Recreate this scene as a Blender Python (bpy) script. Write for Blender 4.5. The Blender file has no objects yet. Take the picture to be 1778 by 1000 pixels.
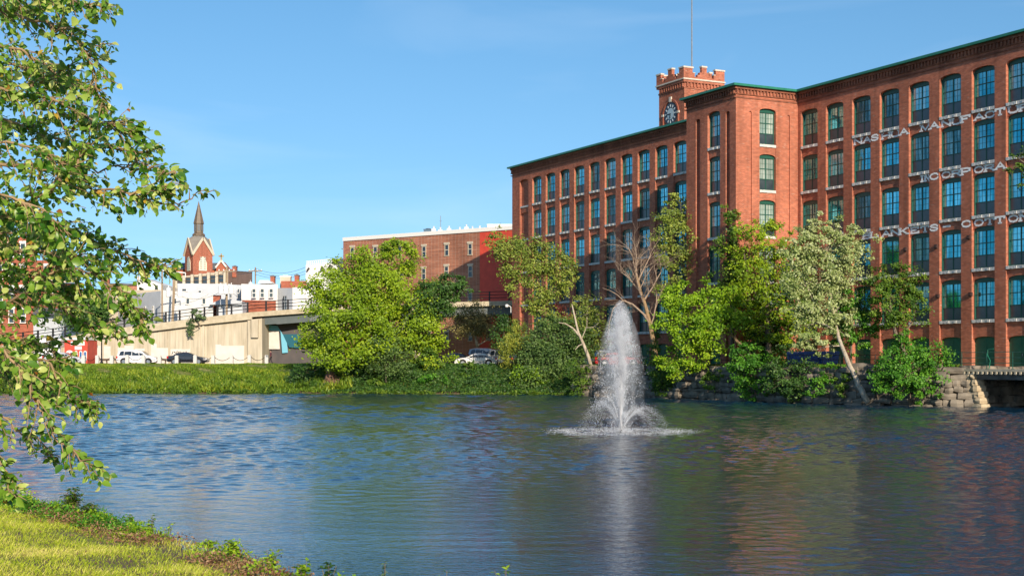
import bpy, math, random
import numpy as np
from mathutils import Vector, Matrix, Quaternion

# ------------------------------------------------------------------ camera, sky, sun, exposure
SC = bpy.context.scene
COL = SC.collection
F, CX, HY, EYE = 2460.0, 889.0, 631.0, 3.0          # focal length in photo pixels, centre column, horizon row, eye height
cam_data = bpy.data.cameras.new('camera')
cam = bpy.data.objects.new('camera', cam_data)
COL.objects.link(cam)
cam.location = (0, 0, EYE)
cam.rotation_euler = (math.radians(90), 0, 0)
cam_data.sensor_width = 36
cam_data.lens = 36 * F / 1778
cam_data.shift_y = (HY - 500) / 1778
cam_data.clip_start = 0.2
cam_data.clip_end = 6000
SC.camera = cam

SUN_AZ = 9.5                       # angle between the sun and the plane of the mill front
SUN_EL = math.radians(22.4)
U = Vector((-0.46, 0.888, 0)).normalized()
N = Vector((-U.y, U.x, 0))          # outward normal of the mill front
sh = (-U) * math.cos(math.radians(SUN_AZ)) + N * math.sin(math.radians(SUN_AZ))
SUN = Vector((sh.x * math.cos(SUN_EL), sh.y * math.cos(SUN_EL), math.sin(SUN_EL)))
ld = bpy.data.lights.new('sun', 'SUN')
ld.energy = 5.0
ld.angle = math.radians(0.5)
ld.color = (1.0, 0.86, 0.68)
sun = bpy.data.objects.new('sun', ld)
COL.objects.link(sun)
sun.rotation_euler = SUN.to_track_quat('Z', 'Y').to_euler()

W = bpy.data.worlds.new('World')
SC.world = W
W.use_nodes = True
wn, wl = W.node_tree.nodes, W.node_tree.links
bg = wn['Background']
sky = wn.new('ShaderNodeTexSky')
sky.sky_type = 'NISHITA'
sky.sun_disc = False
sky.sun_elevation = SUN_EL
sky.sun_rotation = math.atan2(SUN.x, SUN.y)
sky.air_density = 1.0
sky.dust_density = 0.4
sky.ozone_density = 1.2
bg.inputs['Strength'].default_value = 0.135
hs = wn.new('ShaderNodeHueSaturation')
hs.inputs['Saturation'].default_value = 1.30
hs.inputs['Hue'].default_value = 0.496
tcs = wn.new('ShaderNodeTexCoord')
sxyz = wn.new('ShaderNodeSeparateXYZ')
wl.new(tcs.outputs['Generated'], sxyz.inputs[0])
zr_ = wn.new('ShaderNodeMapRange')          # clear late-summer air: the sky keeps its blue down to the horizon
zr_.inputs[1].default_value = 0.0; zr_.inputs[2].default_value = 1.0; zr_.inputs[3].default_value = 0.13; zr_.inputs[4].default_value = 1.0
wl.new(sxyz.outputs[2], zr_.inputs[0])
cxyz = wn.new('ShaderNodeCombineXYZ')
wl.new(sxyz.outputs[0], cxyz.inputs[0]); wl.new(sxyz.outputs[1], cxyz.inputs[1]); wl.new(zr_.outputs[0], cxyz.inputs[2])
wl.new(cxyz.outputs[0], sky.inputs['Vector'])
wl.new(sky.outputs[0], hs.inputs['Color'])
tc = wn.new('ShaderNodeTexCoord')
mp = wn.new('ShaderNodeMapping')
mp.inputs['Rotation'].default_value = (0.0, 0.35, 0.3)
mp.inputs['Scale'].default_value = (1.6, 1.6, 9.0)
nz = wn.new('ShaderNodeTexNoise')
nz.inputs['Scale'].default_value = 1.7
nz.inputs['Detail'].default_value = 7
nz.inputs['Distortion'].default_value = 0.6
rp = wn.new('ShaderNodeValToRGB')
rp.color_ramp.elements[0].position = 0.46
rp.color_ramp.elements[0].color = (0, 0, 0, 1)
rp.color_ramp.elements[1].position = 0.8
rp.color_ramp.elements[1].color = (0.22, 0.22, 0.22, 1)
mx = wn.new('ShaderNodeMix')
mx.data_type = 'RGBA'
mx.inputs[7].default_value = (6.2, 7.0, 7.8, 1)
wl.new(tc.outputs['Generated'], mp.inputs[0])
wl.new(mp.outputs[0], nz.inputs['Vector'])
wl.new(nz.outputs['Fac'], rp.inputs[0])
wl.new(rp.outputs[0], mx.inputs[0])
wl.new(hs.outputs[0], mx.inputs[6])
wl.new(mx.outputs[2], bg.inputs['Color'])

SC.view_settings.view_transform = 'Standard'
SC.view_settings.look = 'None'
SC.view_settings.exposure = 0.28
SC.view_settings.gamma = 1.0
SC.cycles.max_bounces = 6
SC.cycles.diffuse_bounces = 2
SC.cycles.glossy_bounces = 3
SC.cycles.transmission_bounces = 4
SC.cycles.volume_bounces = 3
SC.cycles.transparent_max_bounces = 6
SC.cycles.caustics_reflective = False
SC.cycles.caustics_refractive = False

# ------------------------------------------------------------------ helpers
def P(px, py, Y):
    return Vector(((px - CX) / F * Y, Y, EYE + (HY - py) / F * Y))
def PX(px, Y):
    return (px - CX) / F * Y
def PZ(py, Y):
    return EYE + (HY - py) / F * Y

def tag(o, label=None, cat=None, group=None, kind=None):
    if label: o['label'] = label
    if cat: o['category'] = cat
    if group: o['group'] = group
    if kind: o['kind'] = kind
    return o

def empty(name, loc, rz=0.0, label=None, cat=None, group=None):
    o = bpy.data.objects.new(name, None)
    COL.objects.link(o)
    o.location = loc
    o.rotation_euler = (0, 0, rz)
    o.empty_display_size = 0.3
    return tag(o, label, cat, group)

KIDS = {}
def link(o, parent=None):
    COL.objects.link(o)
    if parent is not None:
        o.parent = parent
        KIDS.setdefault(parent.name, []).append(o)
    return o

def copy_tree(o, parent=None):
    c = o.copy()
    link(c, parent)
    for ch in KIDS.get(o.name, []):
        copy_tree(ch, c)
    return c

class MB:
    """collects shapes for ONE mesh object"""
    def __init__(s):
        s.v, s.f, s.m = [], [], []
        s.cur = 0
    def add(s, vs, fs):
        b = len(s.v)
        s.v.extend([tuple(x) for x in vs])
        for f in fs:
            s.f.append(tuple(b + i for i in f))
            s.m.append(s.cur)
        return s
    def box(s, x0, x1, y0, y1, z0, z1):
        vs = [(x, y, z) for z in (z0, z1) for y in (y0, y1) for x in (x0, x1)]
        return s.add(vs, [(0, 2, 3, 1), (4, 5, 7, 6), (0, 1, 5, 4), (2, 6, 7, 3), (0, 4, 6, 2), (1, 3, 7, 5)])
    def obox(s, c, ax, ay, az):
        """box at centre c with half-axis vectors"""
        c, ax, ay, az = map(Vector, (c, ax, ay, az))
        vs = [c + ax * i + ay * j + az * k for k in (-1, 1) for j in (-1, 1) for i in (-1, 1)]
        return s.add(vs, [(0, 2, 3, 1), (4, 5, 7, 6), (0, 1, 5, 4), (2, 6, 7, 3), (0, 4, 6, 2), (1, 3, 7, 5)])
    def prism(s, poly, a, b, axis='y'):
        """polygon (p,q) extruded from a to b; axis y: (x,z) poly, x: (y,z) poly, z: (x,y) poly"""
        n = len(poly)
        def mk(p, t):
            return (p[0], t, p[1]) if axis == 'y' else (t, p[0], p[1]) if axis == 'x' else (p[0], p[1], t)
        vs = [mk(p, a) for p in poly] + [mk(p, b) for p in poly]
        fs = [tuple(range(n)), tuple(range(2 * n - 1, n - 1, -1))]
        fs += [(i, i + n, (i + 1) % n + n, (i + 1) % n) for i in range(n)]
        return s.add(vs, fs)
    def tube(s, pts, rad, sides=6, caps=True):
        pts = [Vector(p) for p in pts]
        if not hasattr(rad, '__len__'): rad = [rad] * len(pts)
        vs, fs = [], []
        up = Vector((0.13, 0.27, 0.95))
        for i, p in enumerate(pts):
            d = (pts[min(i + 1, len(pts) - 1)] - pts[max(i - 1, 0)])
            if d.length < 1e-6: d = Vector((0, 0, 1))
            d.normalize()
            a = d.cross(up)
            if a.length < 0.1: a = d.cross(Vector((1, 0, 0)))
            a.normalize()
            b = d.cross(a)
            for k in range(sides):
                t = 2 * math.pi * k / sides
                vs.append(p + (a * math.cos(t) + b * math.sin(t)) * rad[i])
        for i in range(len(pts) - 1):
            for k in range(sides):
                k2 = (k + 1) % sides
                fs.append((i * sides + k, i * sides + k2, (i + 1) * sides + k2, (i + 1) * sides + k))
        if caps:
            fs.append(tuple(range(sides - 1, -1, -1)))
            m = (len(pts) - 1) * sides
            fs.append(tuple(m + k for k in range(sides)))
        return s.add(vs, fs)
    def lathe(s, c, prof, sides=12, ax=None):
        """profile [(r,z)] about vertical axis at c"""
        c = Vector(c)
        vs, fs = [], []
        for r, z in prof:
            for k in range(sides):
                t = 2 * math.pi * k / sides
                vs.append(c + Vector((r * math.cos(t), r * math.sin(t), z)))
        for i in range(len(prof) - 1):
            for k in range(sides):
                k2 = (k + 1) % sides
                fs.append((i * sides + k, i * sides + k2, (i + 1) * sides + k2, (i + 1) * sides + k))
        fs.append(tuple(range(sides - 1, -1, -1)))
        m = (len(prof) - 1) * sides
        fs.append(tuple(m + k for k in range(sides)))
        return s.add(vs, fs)
    def build(s, name, mat, parent=None, smooth=False, **kw):
        me = bpy.data.meshes.new(name)
        me.from_pydata(s.v, [], s.f)
        mats = mat if isinstance(mat, (list, tuple)) else [mat]
        for m in mats: me.materials.append(m)
        if len(mats) > 1: me.polygons.foreach_set('material_index', s.m)
        if smooth: me.polygons.foreach_set('use_smooth', [True] * len(me.polygons))
        me.update()
        o = bpy.data.objects.new(name, me)
        link(o, parent)
        return tag(o, **kw) if kw else o

def np_mesh(name, V, k, mat, parent=None, var=None, smooth=False, faces=None):
    """V: (n*k,3) array, faces of k consecutive vertices (or a given (m,k) index array)"""
    V = np.asarray(V, dtype=np.float32).reshape(-1, 3)
    if faces is None:
        nf = len(V) // k
        idx = np.arange(nf * k, dtype=np.int32)
    else:
        nf = len(faces)
        idx = np.asarray(faces, dtype=np.int32).ravel()
    me = bpy.data.meshes.new(name)
    me.vertices.add(len(V))
    me.vertices.foreach_set('co', V.ravel())
    me.loops.add(nf * k)
    me.loops.foreach_set('vertex_index', idx)
    me.polygons.add(nf)
    me.polygons.foreach_set('loop_start', np.arange(0, nf * k, k, dtype=np.int32))
    me.polygons.foreach_set('loop_total', np.full(nf, k, dtype=np.int32))
    if smooth: me.polygons.foreach_set('use_smooth', np.ones(nf, dtype=bool))
    me.materials.append(mat)
    if var is not None:
        at = me.attributes.new('var', 'FLOAT', 'POINT')
        at.data.foreach_set('value', np.asarray(var, dtype=np.float32).ravel())
    me.update()
    me.validate()
    o = bpy.data.objects.new(name, me)
    link(o, parent)
    return o

# ------------------------------------------------------------------ materials
def newmat(name):
    m = bpy.data.materials.new(name)
    m.use_nodes = True
    return m, m.node_tree.nodes, m.node_tree.links, m.node_tree.nodes['Principled BSDF']

def mat(name, c1, c2=None, scale=3.0, detail=5, rough=0.7, metal=0.0, bump=0.0, stretch=(1, 1, 1), lo=0.35, hi=0.65, spec=0.5, c3=None, world=False):
    m, n, l, b = newmat(name)
    b.inputs['Base Color'].default_value = (*c1, 1)
    b.inputs['Roughness'].default_value = rough
    b.inputs['Metallic'].default_value = metal
    b.inputs['Specular IOR Level'].default_value = spec
    if c2 is not None or bump:
        t = n.new('ShaderNodeTexCoord')
        mpn = n.new('ShaderNodeMapping')
        mpn.inputs['Scale'].default_value = stretch
        if world:
            g = n.new('ShaderNodeNewGeometry')
            l.new(g.outputs['Position'], mpn.inputs[0])
        else:
            l.new(t.outputs['Object'], mpn.inputs[0])
        z = n.new('ShaderNodeTexNoise')
        z.inputs['Scale'].default_value = scale
        z.inputs['Detail'].default_value = detail
        l.new(mpn.outputs[0], z.inputs['Vector'])
        if c2 is not None:
            r = n.new('ShaderNodeValToRGB')
            e = r.color_ramp.elements
            e[0].position, e[0].color = lo, (*c1, 1)
            e[1].position, e[1].color = hi, (*c2, 1)
            if c3 is not None:
                x = e.new(min(0.98, hi + 0.1)); x.color = (*c3, 1)
            l.new(z.outputs['Fac'], r.inputs[0])
            l.new(r.outputs[0], b.inputs['Base Color'])
        if bump:
            bp = n.new('ShaderNodeBump')
            bp.inputs['Strength'].default_value = 1.0
            bp.inputs['Distance'].default_value = bump
            l.new(z.outputs['Fac'], bp.inputs['Height'])
            l.new(bp.outputs[0], b.inputs['Normal'])
    return m

def brick_mat(name, ca, cb, mortar, speck=(0.55, 0.42, 0.34), speck_amt=0.5, bw=0.26, bh=0.085, var=0.35):
    m, n, l, b = newmat(name)
    b.inputs['Roughness'].default_value = 0.85
    b.inputs['Specular IOR Level'].default_value = 0.25
    t = n.new('ShaderNodeTexCoord')
    sp = n.new('ShaderNodeSeparateXYZ')
    l.new(t.outputs['Object'], sp.inputs[0])
    ad = n.new('ShaderNodeMath'); ad.operation = 'ADD'
    l.new(sp.outputs[0], ad.inputs[0]); l.new(sp.outputs[1], ad.inputs[1])
    cb_ = n.new('ShaderNodeCombineXYZ')
    l.new(ad.outputs[0], cb_.inputs[0]); l.new(sp.outputs[2], cb_.inputs[1])
    bt = n.new('ShaderNodeTexBrick')
    bt.inputs['Scale'].default_value = 1.0
    bt.inputs['Brick Width'].default_value = bw
    bt.inputs['Row Height'].default_value = bh
    bt.inputs['Mortar Size'].default_value = 0.009
    bt.inputs['Mortar Smooth'].default_value = 0.3
    bt.inputs['Bias'].default_value = -0.1
    bt.inputs['Color1'].default_value = (*ca, 1)
    bt.inputs['Color2'].default_value = (*cb, 1)
    bt.inputs['Mortar'].default_value = (*mortar, 1)
    l.new(cb_.outputs[0], bt.inputs['Vector'])
    # broad weathering, horizontal streaks of courses, pale specks
    def noise(sc_, st, det=4):
        mpn = n.new('ShaderNodeMapping'); mpn.inputs['Scale'].default_value = st
        l.new(cb_.outputs[0], mpn.inputs[0])
        z = n.new('ShaderNodeTexNoise'); z.inputs['Scale'].default_value = sc_; z.inputs['Detail'].default_value = det
        l.new(mpn.outputs[0], z.inputs['Vector'])
        return z.outputs['Fac']
    def remap(s_, a, b_, c, d):
        r = n.new('ShaderNodeMapRange')
        r.inputs[1].default_value, r.inputs[2].default_value, r.inputs[3].default_value, r.inputs[4].default_value = a, b_, c, d
        l.new(s_, r.inputs[0]); return r.outputs[0]
    big = remap(noise(0.35, (1, 0.6, 1)), 0.3, 0.7, 1 - var, 1 + var)
    med = remap(noise(1.6, (1, 2.5, 1), 6), 0.3, 0.7, 0.82, 1.18)
    mu = n.new('ShaderNodeMath'); mu.operation = 'MULTIPLY'; l.new(big, mu.inputs[0]); l.new(med, mu.inputs[1])
    vm = n.new('ShaderNodeVectorMath'); vm.operation = 'SCALE'
    l.new(bt.outputs['Color'], vm.inputs[0]); l.new(mu.outputs[0], vm.inputs['Scale'])
    run = remap(noise(0.9, (1.6, 0.10, 1), 5), 0.52, 0.72, 1.0, 0.72)
    mu2 = n.new('ShaderNodeMath'); mu2.operation = 'MULTIPLY'; l.new(mu.outputs[0], mu2.inputs[0]); l.new(run, mu2.inputs[1]); l.new(mu2.outputs[0], vm.inputs['Scale'])
    spk = remap(noise(2.2, (1, 3.2, 1), 8), 0.60, 0.74, 0.0, speck_amt)
    mxn = n.new('ShaderNodeMix'); mxn.data_type = 'RGBA'
    l.new(spk, mxn.inputs[0]); l.new(vm.outputs[0], mxn.inputs[6]); mxn.inputs[7].default_value = (*speck, 1)
    l.new(mxn.outputs[2], b.inputs['Base Color'])
    bp = n.new('ShaderNodeBump'); bp.inputs['Distance'].default_value = 0.02; bp.inputs['Strength'].default_value = 0.7
    l.new(bt.outputs['Fac'], bp.inputs['Height']); bp.invert = True
    l.new(bp.outputs[0], b.inputs['Normal'])
    return m

def leaf_mat(name, dark, mid, light, trans=0.35, rough=0.5, spec=0.35):
    m, n, l, b = newmat(name)
    a = n.new('ShaderNodeAttribute'); a.attribute_name = 'var'
    r = n.new('ShaderNodeValToRGB')
    e = r.color_ramp.elements
    e[0].position, e[0].color = 0.1, (*dark, 1)
    e[1].position, e[1].color = 0.95, (*light, 1)
    x = e.new(0.5); x.color = (*mid, 1)
    l.new(a.outputs['Fac'], r.inputs[0])
    l.new(r.outputs[0], b.inputs['Base Color'])
    b.inputs['Roughness'].default_value = rough
    b.inputs['Specular IOR Level'].default_value = spec
    tr = n.new('ShaderNodeBsdfTranslucent')
    l.new(r.outputs[0], tr.inputs['Color'])
    ms = n.new('ShaderNodeMixShader'); ms.inputs[0].default_value = trans
    l.new(b.outputs[0], ms.inputs[1]); l.new(tr.outputs[0], ms.inputs[2])
    l.new(ms.outputs[0], n['Material Output'].inputs['Surface'])
    return m

M = {}
M['brick'] = brick_mat('mill_brick', (0.49, 0.145, 0.078), (0.32, 0.088, 0.052), (0.52, 0.29, 0.20), speck_amt=0.62, var=0.2)
M['brick_old'] = brick_mat('old_brick', (0.42, 0.17, 0.10), (0.28, 0.11, 0.07), (0.46, 0.33, 0.26), speck=(0.5, 0.4, 0.33), speck_amt=0.6, var=0.25)
M['brick_red'] = brick_mat('red_brick', (0.42, 0.11, 0.055), (0.34, 0.085, 0.045), (0.4, 0.25, 0.2), speck_amt=0.25, var=0.12)
M['red_paint'] = mat('red_painted_wall', (0.60, 0.065, 0.035), (0.50, 0.05, 0.028), scale=1.2, rough=0.6)
M['sill'] = mat('granite_sill', (0.50, 0.49, 0.47), (0.68, 0.66, 0.63), scale=9, rough=0.85, bump=0.03)
M['green_frame'] = mat('green_window_paint', (0.012, 0.085, 0.060), rough=0.45)
M['green_trim'] = mat('green_gutter_paint', (0.010, 0.15, 0.085), (0.02, 0.19, 0.11), scale=2, rough=0.4)
M['green_door'] = mat('green_door_paint', (0.006, 0.10, 0.055), (0.01, 0.13, 0.07), scale=1.5, rough=0.5)
M['screen'] = mat('insect_screen', (0.018, 0.035, 0.045), (0.06, 0.085, 0.095), scale=0.8, rough=0.3, spec=0.9)
M['white_letter'] = mat('weathered_white_letters', (0.92, 0.88, 0.85), (0.58, 0.36, 0.28), scale=2.6, detail=8, rough=0.9, lo=0.58, hi=0.78)
M['white_paint'] = mat('white_wall_paint', (0.72, 0.715, 0.70), (0.63, 0.625, 0.61), scale=0.7, rough=0.7, stretch=(1, 1, 0.4))
M['grey_and_shaded_white'] = mat('pale_grey_and_shaded_white', (0.54, 0.57, 0.61), (0.48, 0.51, 0.55), scale=0.6, rough=0.7)  # pale grey walls; also paints shade on side walls of white blocks
M['trim_white'] = mat('white_trim', (0.78, 0.76, 0.72), rough=0.6)
M['stone_trim'] = mat('pale_stone_trim', (0.62, 0.55, 0.46), (0.5, 0.44, 0.37), scale=4, rough=0.8)
M['dark_glass'] = mat('dark_window_glass', (0.02, 0.03, 0.04), rough=0.08, spec=1.0)
M['black_metal'] = mat('black_metal', (0.012, 0.012, 0.014), rough=0.45, metal=0.3)
M['grey_metal'] = mat('galvanised_metal', (0.32, 0.34, 0.36), (0.25, 0.27, 0.28), scale=5, rough=0.45, metal=0.6)
M['white_metal'] = mat('white_metal', (0.75, 0.76, 0.76), rough=0.4)
M['wood_pole'] = mat('pole_timber', (0.36, 0.27, 0.17), (0.24, 0.18, 0.12), scale=2, rough=0.85, stretch=(4, 4, 0.4))
M['slate'] = mat('slate_roof', (0.10, 0.105, 0.11), (0.15, 0.155, 0.16), scale=2, rough=0.7)
M['brown_metal'] = mat('brown_spire_metal', (0.16, 0.115, 0.075), (0.11, 0.08, 0.055), scale=0.6, rough=0.55, stretch=(1, 1, 3))
M['tan_roof'] = mat('grey_tan_roof', (0.24, 0.22, 0.19), (0.19, 0.17, 0.15), scale=1, rough=0.8)
M['brown_wall'] = mat('brown_clad_wall', (0.13, 0.085, 0.075), (0.10, 0.068, 0.06), scale=1.2, rough=0.8, stretch=(3, 3, 0.5))
M['cream'] = mat('cream_render', (0.56, 0.49, 0.38), (0.48, 0.42, 0.33), scale=0.8, rough=0.8)
M['gold'] = mat('gilt_metal', (0.8, 0.5, 0.08), rough=0.3, metal=0.8)
M['tyre'] = mat('tyre_rubber', (0.015, 0.015, 0.016), rough=0.8)
M['rim'] = mat('wheel_rim', (0.45, 0.46, 0.48), rough=0.3, metal=0.9)
M['asphalt'] = mat('asphalt', (0.05, 0.05, 0.052), (0.07, 0.07, 0.072), scale=3, rough=0.9, bump=0.01)
M['bark'] = mat('grey_bark', (0.20, 0.155, 0.105), (0.11, 0.085, 0.06), scale=4, rough=0.9, bump=0.03, stretch=(3, 3, 0.6))
M['bark_pale'] = mat('pale_bark', (0.50, 0.43, 0.33), (0.30, 0.24, 0.17), scale=3, rough=0.85, bump=0.02, stretch=(2, 2, 0.7))
M['bark_warm'] = mat('warm_brown_bark', (0.34, 0.23, 0.12), (0.20, 0.13, 0.07), scale=4, rough=0.85, bump=0.02, stretch=(2, 2, 0.7))  # warm brown bark tone
M['twig_bare'] = mat('bare_wood', (0.36, 0.27, 0.20), (0.24, 0.17, 0.12), scale=3, rough=0.85)

def conc():
    m, n, l, b = newmat('viaduct_concrete')
    t = n.new('ShaderNodeTexCoord')
    def nz_(sc_, st, det=6):
        mpn = n.new('ShaderNodeMapping'); mpn.inputs['Scale'].default_value = st
        l.new(t.outputs['Object'], mpn.inputs[0])
        z = n.new('ShaderNodeTexNoise'); z.inputs['Scale'].default_value = sc_; z.inputs['Detail'].default_value = det
        l.new(mpn.outputs[0], z.inputs['Vector']); return z.outputs['Fac']
    r = n.new('ShaderNodeValToRGB'); e = r.color_ramp.elements
    e[0].position, e[0].color = 0.3, (0.42, 0.36, 0.26, 1)
    e[1].position, e[1].color = 0.7, (0.58, 0.515, 0.40, 1)
    l.new(nz_(0.8, (1.5, 1.5, 0.35)), r.inputs[0])
    st_ = n.new('ShaderNodeMapRange'); st_.inputs[1].default_value = 0.5; st_.inputs[2].default_value = 0.75
    st_.inputs[3].default_value = 1.0; st_.inputs[4].default_value = 0.7
    l.new(nz_(2.2, (2.0, 2.0, 0.12)), st_.inputs[0])
    vm = n.new('ShaderNodeVectorMath'); vm.operation = 'SCALE'
    l.new(r.outputs[0], vm.inputs[0]); l.new(st_.outputs[0], vm.inputs['Scale'])
    l.new(vm.outputs[0], b.inputs['Base Color'])
    b.inputs['Roughness'].default_value = 0.9
    return m
M['concrete'] = conc()
M['concrete_plain'] = mat('weathered_concrete', (0.42, 0.36, 0.25), (0.52, 0.45, 0.33), scale=2, rough=0.9)
M['patch_paint'] = mat('pale_cover_paint', (0.66, 0.62, 0.57), (0.58, 0.54, 0.49), scale=1.0, rough=0.8)
M['girder'] = mat('grey_green_girder', (0.10, 0.125, 0.13), (0.13, 0.15, 0.155), scale=1, rough=0.6)

def glass_mat(name, tint, tint2, metal=0.85, rough=0.07, dark=0.75):
    m, n, l, b = newmat(name)
    oi = n.new('ShaderNodeObjectInfo')
    t = n.new('ShaderNodeTexCoord')
    mpn = n.new('ShaderNodeMapping'); mpn.inputs['Scale'].default_value = (2.2, 1, 0.25)
    cmb = n.new('ShaderNodeVectorMath'); cmb.operation = 'ADD'
    l.new(t.outputs['Object'], cmb.inputs[0])
    sc_ = n.new('ShaderNodeVectorMath'); sc_.operation = 'SCALE'; sc_.inputs[0].default_value = (37, 11, 23)
    l.new(oi.outputs['Random'], sc_.inputs['Scale']); l.new(sc_.outputs[0], cmb.inputs[1])
    l.new(cmb.outputs[0], mpn.inputs[0])
    z = n.new('ShaderNodeTexNoise'); z.inputs['Scale'].default_value = 1.6; z.inputs['Detail'].default_value = 3
    l.new(mpn.outputs[0], z.inputs['Vector'])
    r = n.new('ShaderNodeValToRGB'); e = r.color_ramp.elements
    e[0].position, e[0].color = 0.42, (*tint, 1)
    e[1].position, e[1].color = 0.62, (*tint2, 1)
    l.new(z.outputs['Fac'], r.inputs[0])
    mr = n.new('ShaderNodeMapRange'); mr.inputs[3].default_value = dark; mr.inputs[4].default_value = 1.12
    l.new(oi.outputs['Random'], mr.inputs[0])
    vm = n.new('ShaderNodeVectorMath'); vm.operation = 'SCALE'
    l.new(r.outputs[0], vm.inputs[0]); l.new(mr.outputs[0], vm.inputs['Scale'])
    l.new(vm.outputs[0], b.inputs['Base Color'])
    b.inputs['Metallic'].default_value = metal
    b.inputs['Roughness'].default_value = rough
    z2 = n.new('ShaderNodeTexNoise'); z2.inputs['Scale'].default_value = 1.3; z2.inputs['Detail'].default_value = 1
    l.new(cmb.outputs[0], z2.inputs['Vector'])
    bp = n.new('ShaderNodeBump'); bp.inputs['Distance'].default_value = 0.012
    l.new(z2.outputs['Fac'], bp.inputs['Height']); l.new(bp.outputs[0], b.inputs['Normal'])
    return m
M['pane'] = glass_mat('blue_coated_glass', (0.05, 0.45, 0.56), (0.34, 0.80, 0.88), dark=.6)
M['pane_dim'] = glass_mat('dim_glass_with_blinds', (0.05, 0.17, 0.19), (0.26, 0.42, 0.42), metal=0.6, rough=0.15)
M['pane_pale'] = glass_mat('glass_with_pale_curtains', (0.12, 0.50, 0.58), (0.55, 0.72, 0.72), metal=0.6, rough=0.15)
M['pane_side'] = glass_mat('pale_curtained_glass', (0.30, 0.42, 0.38), (0.60, 0.70, 0.62), metal=0.3, rough=0.2)

# ------------------------------------------------------------------ terrain and water
FAR = [(-900, 175), (-200, 150), (-57, 142), (-39.8, 142), (-22.5, 142), (-5, 137), (6, 133), (13.4, 124), (18.8, 113),
       (25.3, 103.5), (30.2, 99.3), (31.6, 99.0), (38.2, 102.6), (47.4, 84.8), (58, 66), (70, 40), (92, -10), (900, -400)]
NEAR = [(-900, 100), (-200, 92), (-60, 68), (-34, 50), (-18, 36.5), (-11.0, 30.5), (-8.0, 26.8), (-6.0, 24.0), (-4.3, 21.6), (-3.0, 19.2),
        (-1.4, 17.6), (0.6, 16.9), (3, 14.5), (8, 12), (20, 8), (40, 0), (60, -20), (900, -700)]
def poly_dist(x, y, pl):
    d = np.full(np.shape(x), 1e9)
    for (ax, ay), (bx, by) in zip(pl[:-1], pl[1:]):
        dx, dy = bx - ax, by - ay
        t = np.clip(((x - ax) * dx + (y - ay) * dy) / (dx * dx + dy * dy), 0, 1)
        d = np.minimum(d, np.hypot(x - ax - t * dx, y - ay - t * dy))
    return d
def smooth(t):
    t = np.clip(t, 0, 1)
    return t * t * (3 - 2 * t)
def wob(x, y):
    return (np.sin(x * 0.9 + 1.3 * np.sin(y * 0.37)) * np.cos(y * 0.8 + np.sin(x * 0.5)) + 0.5 * np.sin(x * 2.3 + y * 1.9) * np.sin(y * 2.9 - x * 0.7))
def ground(x, y):
    x = np.asarray(x, float); y = np.asarray(y, float)
    fx = np.interp(x, [p[0] for p in FAR], [p[1] for p in FAR])
    nx = np.interp(x, [p[0] for p in NEAR], [p[1] for p in NEAR])
    df, dn = poly_dist(x, y, FAR), poly_dist(x, y, NEAR)
    wid = np.interp(x, [-26, -18, 2, 8], [17, 7.0, 6.0, 1.2])
    top = np.interp(x, [-20, 6], [2.86, 2.6])
    zf = 0.12 + (top - 0.12) * smooth(df / wid) ** 0.8 + 0.05 * wob(x, y) * smooth(df / 3) * smooth((26 - df) / 6)
    zn = 0.10 + 1.2 * smooth(dn / 15) + 0.035 * wob(x * 1.3, y * 1.3)
    zw = -np.minimum(0.3 * np.minimum(df, dn), 1.5) - 0.02
    z = np.where(y > fx, zf, np.where(y < nx, zn, zw))
    return z
def gz(x, y): return float(ground(x, y))

def stepped(parts):
    out = []
    for a, b, s in parts: out += list(np.arange(a, b, s))
    return np.array(out + [parts[-1][1]])
gx = stepped([(-3000, -600, 400), (-600, -80, 40), (-80, -60, 4), (-60, 42, 0.8), (42, 80, 4), (80, 600, 40), (600, 3000, 400)])
gy = stepped([(-1500, -100, 200), (-100, -4, 12), (-4, 34, 0.4), (34, 92, 3), (92, 172, 0.8), (172, 300, 8), (300, 4500, 300)])
XX, YY = np.meshgrid(gx, gy)
ZZ = ground(XX, YY)
nxg, nyg = len(gx), len(gy)
ii = np.arange(nyg - 1)[:, None] * nxg + np.arange(nxg - 1)[None, :]
fc = np.stack([ii, ii + 1, ii + nxg + 1, ii + nxg], -1).reshape(-1, 4)

def ground_mat():
    m, n, l, b = newmat('grassy_earth')
    g = n.new('ShaderNodeNewGeometry')
    def nz_(sc_, det=6):
        z = n.new('ShaderNodeTexNoise'); z.inputs['Scale'].default_value = sc_; z.inputs['Detail'].default_value = det
        l.new(g.outputs['Position'], z.inputs['Vector']); return z.outputs['Fac']
    r = n.new('ShaderNodeValToRGB'); e = r.color_ramp.elements
    e[0].position, e[0].color = 0.36, (0.12, 0.16, 0.02, 1)
    e[1].position, e[1].color = 0.72, (0.38, 0.30, 0.14, 1)
    x = e.new(0.55); x.color = (0.24, 0.23, 0.05, 1)
    l.new(nz_(0.9, 8), r.inputs[0])
    # bare earth close to the water line
    sp = n.new('ShaderNodeSeparateXYZ'); l.new(g.outputs['Position'], sp.inputs[0])
    mr = n.new('ShaderNodeMapRange'); mr.inputs[1].default_value = 0.22; mr.inputs[2].default_value = 0.55
    l.new(sp.outputs[2], mr.inputs[0])
    mxn = n.new('ShaderNodeMix'); mxn.data_type = 'RGBA'
    l.new(mr.outputs[0], mxn.inputs[0]); mxn.inputs[6].default_value = (0.13, 0.085, 0.05, 1); l.new(r.outputs[0], mxn.inputs[7])
    l.new(mxn.outputs[2], b.inputs['Base Color'])
    b.inputs['Roughness'].default_value = 0.95
    bp = n.new('ShaderNodeBump'); bp.inputs['Distance'].default_value = 0.05
    l.new(nz_(9, 4), bp.inputs['Height']); l.new(bp.outputs[0], b.inputs['Normal'])
    return m
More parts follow.
